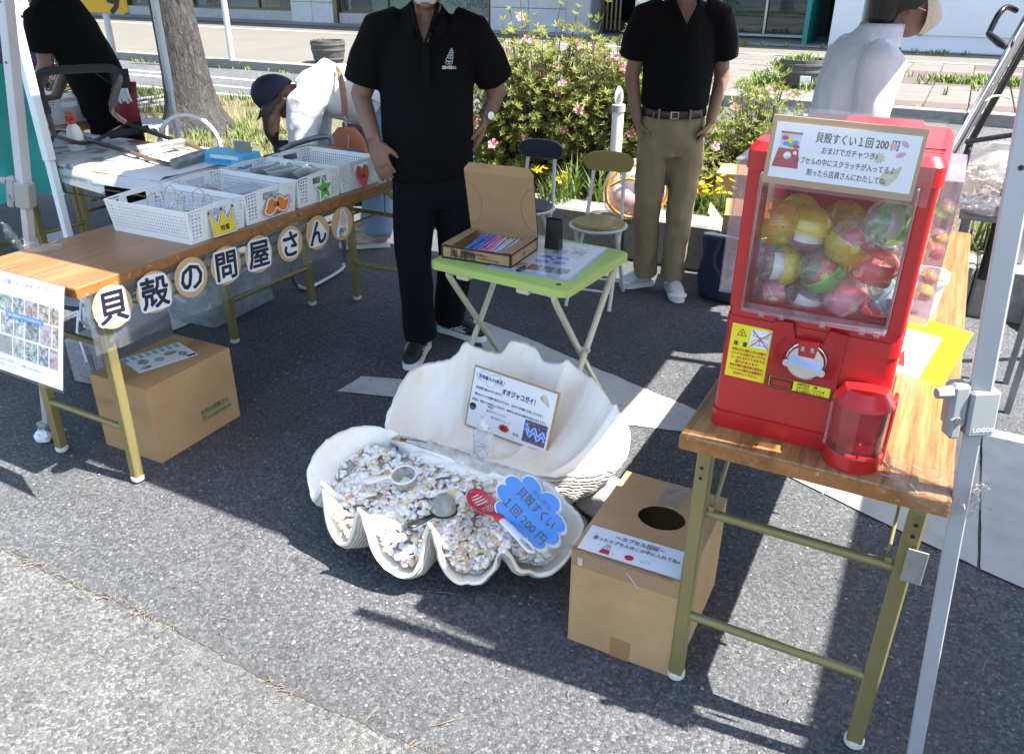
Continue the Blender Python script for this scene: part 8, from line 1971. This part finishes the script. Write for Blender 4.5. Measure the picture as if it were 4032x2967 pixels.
# ------------------------------------------------------------------ odds and ends round the bed
mat('post_white', (.72, .73, .72), .5, var=.04)
wp = thing('white_post', 'white plastic post with a grey collar and clip standing in the azaleas', 'post', (-1.838, 4.87, 0.497)[:2]+(.10,))
MB().tube([(0, 0, 0), (0, 0, .64)], .036, 18).build('pipe', 'post_white', wp, 60); MB().lathe([(.036, .63), (.043, .632), (.043, .672), (.036, .675), (0, .675)], 18).build('collar', 'tent_joint', wp, 40)
MB().prism(smoothline([(-.016, 0), (-.028, .05), (-.016, .095), (.0, .105), (.018, .085), (.026, .045), (.016, 0)], 4, True), -.008, .008, M3((.885, .466, 0), (0, 0, 1), (0, 0, .675))).build('clip_leaf', 'post_white', wp, 40)
MB().prism(smoothline([(-.006, .01), (-.002, .06), (.008, .07), (.012, .03), (.008, .01)], 3, True), .0085, .014, M3((.885, .466, 0), (0, 0, 1), (0, 0, .675))).build('clip_tongue', 'tent_joint', wp, 40)
mat('label_brown', (.36, .28, .18), .7); MB().lathe([(.0365, .10), (.0365, .20)], 18, cap=False).build('label', 'label_brown', wp, 60)
# clear round bag with pink balls
clear('pvc_bag', (.98, .95, .95), 1.8, .05, .20, (.95, .88, .88), wrinkle=.4, wsc=14, body=.2)
bb2 = thing('beach_bag', 'clear round bag with orange piping on the kerb behind the olive chair', 'bag', (-1.492, 4.296, 0.262)[:2]+(.263,), math.degrees(YAW)); bb2.scale = (1.15, 1.0, 1.2)
prof = [(.0, 0), (.10, .0), (.145, .04), (.158, .11), (.142, .19), (.10, .245), (.05, .262), (0, .265)]
MB().lathe(prof, 26, Matrix.Diagonal((1, .75, 1, 1))).build('bag', 'pvc_bag', bb2, 60); mat('piping_orange', (.80, .36, .03), .5); mat('pink_pale', (.80, .55, .56), .5, var=.35, vs=16)
MB().tube([(.148*math.cos(a), -.072, .13+.122*math.sin(a)) for a in [2*math.pi*k/30 for k in range(30)]], .008, 7, True).build('piping', 'piping_orange', bb2, 60); MB().tube(smoothline([(-.13, -.09, .16), (-.05, -.125, .20), (.05, -.125, .17), (.13, -.09, .20)], 4), .006, 7).build('piping', 'piping_orange', bb2, 60)
inn = MB()
for (x, y, z, r) in ((-.05, 0, .09, .075), (.06, .01, .10, .075), (0, 0, .17, .07), (.03, -.03, .05, .05)): inn.lathe([(r*math.sin(math.pi*(k+.02)/8.04), z+r*-math.cos(math.pi*(k+.02)/8.04)) for k in range(9)], 14, T(x, y, 0))
link('contents', fuse(inn, .010, 2, 'contents'), 'pink_pale', bb2, 180); MB().box((.03, -.120, .135), (.07, .002, .06), 0).build('label', 'felt_grey', bb2)
# cartons on the bed, tote bag
carton('stock_box', 'closed brown carton standing on the bed beside the khaki trousers', (-1.02, 5.12, .21), 8, .42, .30, .20)
ob = thing('open_carton', 'open brown carton with raised flaps on the ground behind the tote bag', 'box', (-.80, 4.13, 0), 12)
for s_ in (-1, 1): MB().box((s_*.148, 0, .17), (.004, .24, .34), .001).build('side', 'cardboard', ob); MB().box((0, s_*.118, .17), (.29, .004, .34), .001).build('side', 'cardboard', ob)
MB().box((0, 0, .004), (.29, .23, .004), 0).build('bottom', 'cardboard', ob)
for s_ in (-1, 1): MB().box((0, .055*s_, 0), (.28, .11, .003), .0008, T(0, s_*.118, .34) @ RX(s_*62)).build('flap', 'cardboard', ob); MB().box((.055*s_, 0, 0), (.11, .22, .003), .0008, T(s_*.148, 0, .34) @ RY(-s_*50)).build('flap', 'cardboard', ob)
mat('tote_navy', (.010, .018, .055), .8, var=.25, vs=12); tt_ = thing('tote_bag', 'navy cloth tote bag on the ground left of the capsule machine', 'bag', (-.83, 3.98, 0), 14)
mb = MB(); mb.tube([(0, 0, .01), (0, 0, .10), (0, 0, .22), (0, 0, .33)], [(.16, .10), (.175, .115), (.17, .105), (.165, .085)], 18, side=(1, 0, 0)); me = fuse(mb, .012, 3, 'tote'); wrinkle(me, .016, 7, 50); link('bag', me, 'tote_navy', tt_, 180)
MB().tube(smoothline([(-.16, -.05, .345), (-.05, -.095, .35), (.06, -.095, .335), (.16, -.05, .35)], 4), .006, 6).build('white_edge', 'rope_white', tt_, 60); MB().tube(smoothline([(-.08, -.09, .33), (-.10, -.14, .22), (-.02, -.16, .14), (.06, -.13, .22), (.06, -.09, .33)], 5), .010, 6).build('handle', 'tote_navy', tt_, 60)
# shells in clear bags on a stand, light stand with winch
sd2 = thing('folding_stand', 'grey metal stand carrying the bags of shells behind the right table', 'stand', (.27, 3.42, 0))
MB().box((0, 0, .728), (.36, .34, .02), .004).build('top', 'pipe_grey', sd2)
for x in (-.15, .15):
    for y in (-.14, .14): MB().bar((x, y, 0), (x, y, .72), .022, .022).build('leg', 'pipe_grey', sd2)
for k, (z, lb_, sc_) in enumerate(((.742, 'lower clear bag full of small shells at the right edge', 1.0), (.842, 'upper clear bag half full of small shells at the right edge', .95))):
    e = thing('shell_bag', lb_, 'bag', (.19, 3.33, z), 20*k, 'bags of shells on the stand')
    mb = MB(); mb.tube([(0, 0, .0), (0, 0, .03), (0, 0, .07), (0, 0, .105+.03*k)], [(.11, .09), (.15, .12), (.14, .11), (.06, .05)], 18, side=(1, 0, 0)); me = fuse(mb, .010, 3, 'bag'); wrinkle(me, .010, 14, k*9); link('bag', me, 'pvc_bag', e, 180)
    mb = MB(); r_ = random.Random(k)
    for i in range(190):
        a, q = r_.uniform(0, 6.283), r_.random()**.5; kd = KINDS[r_.choice(('cowrie', 'cone_shell', 'snail_shell', 'bivalve_shell'))]
        mb.add([v_.co for v_ in kd.vertices], [tuple(f.vertices) for f in kd.polygons], T(.125*q*math.cos(a), .10*q*math.sin(a), .012+.058*(1-q*q)*r_.uniform(.6, 1)+.01) @ RZ(r_.uniform(0, 360)) @ RX(r_.uniform(0, 360)) @ Matrix.Scale(r_.uniform(.008, .013), 4))
    stuff(mb.build('packed_shells', 'shell_cream' if k else 'shell_white', e, 180))
ls = thing('winch_stand', 'chrome tripod stand with a black hand crank at the right edge', 'stand', (0, 0, 0))
ap_ = Vector((.20, 3.24, 1.60))
MB().tube([ap_, (-.235, 3.25, .01)], .017, 12).build('leg', 'chrome', ls, 60); MB().tube([ap_+Vector((.02, .08, -.05)), Vector((0.082, 4.03, 0.86))*1.0, Vector((.02, 3.75, .01))], .014, 12).build('leg', 'plastic_black', ls, 60); MB().tube([ap_, (.55, 3.9, .01)], .017, 12).build('leg', 'chrome', ls, 60)
MB().tube([(.22, 3.30, .5), (.22, 3.30, 2.4)], .022, 12).build('mast', 'plastic_black', ls, 60); MB().tube([(.05, 3.27, .98), (.22, 3.30, 1.02), (.36, 3.5, .98)], .009, 8).build('brace', 'plastic_black', ls, 60); MB().box((.20, 3.26, 1.44), (.09, .10, .12), .01).build('winch_box', 'plastic_black', ls)
cg = [(0.101, 3.285, 1.396), (0.072, 3.247, 1.407), (0.055, 3.216, 1.391), (0.046, 3.211, 1.362), (0.039, 3.207, 1.33)]
MB().tube(smoothline(cg, 4), [.009]*17, 8).build('crank_arm', 'plastic_black', ls, 60); MB().tube([(0.035, 3.205, 1.332), (0.051, 3.191, 1.32), (0.078, 3.16, 1.304), (0.095, 3.147, 1.295)], [.008, .012, .013, .009], 10).build('crank_grip', 'plastic_black', ls, 60)
zt = MB().tube(smoothline([(0.075, 3.09, 1.138), (0.091, 3.099, 1.152), (0.116, 3.112, 1.155), (0.143, 3.127, 1.147)], 4), .003, 6).build('cable_tie', 'plastic_white', ls, 60)
np_ = thing('navy_pouch', 'small dark pouch with a white drawstring on the kerb at the right', 'pouch', (.62, 4.30, 0), 10)
mb = MB(); pouch(mb, (0, 0, .10), .26, .22, .09, 0, 30, 77); mb.build('pouch', 'tote_navy', np_, 180); MB().tube(smoothline([(-.10, -.10, .10), (-.14, -.14, .05), (-.12, -.16, .02), (-.09, -.15, .03)], 4), .004, 6).build('drawstring', 'rope_white', np_, 60)
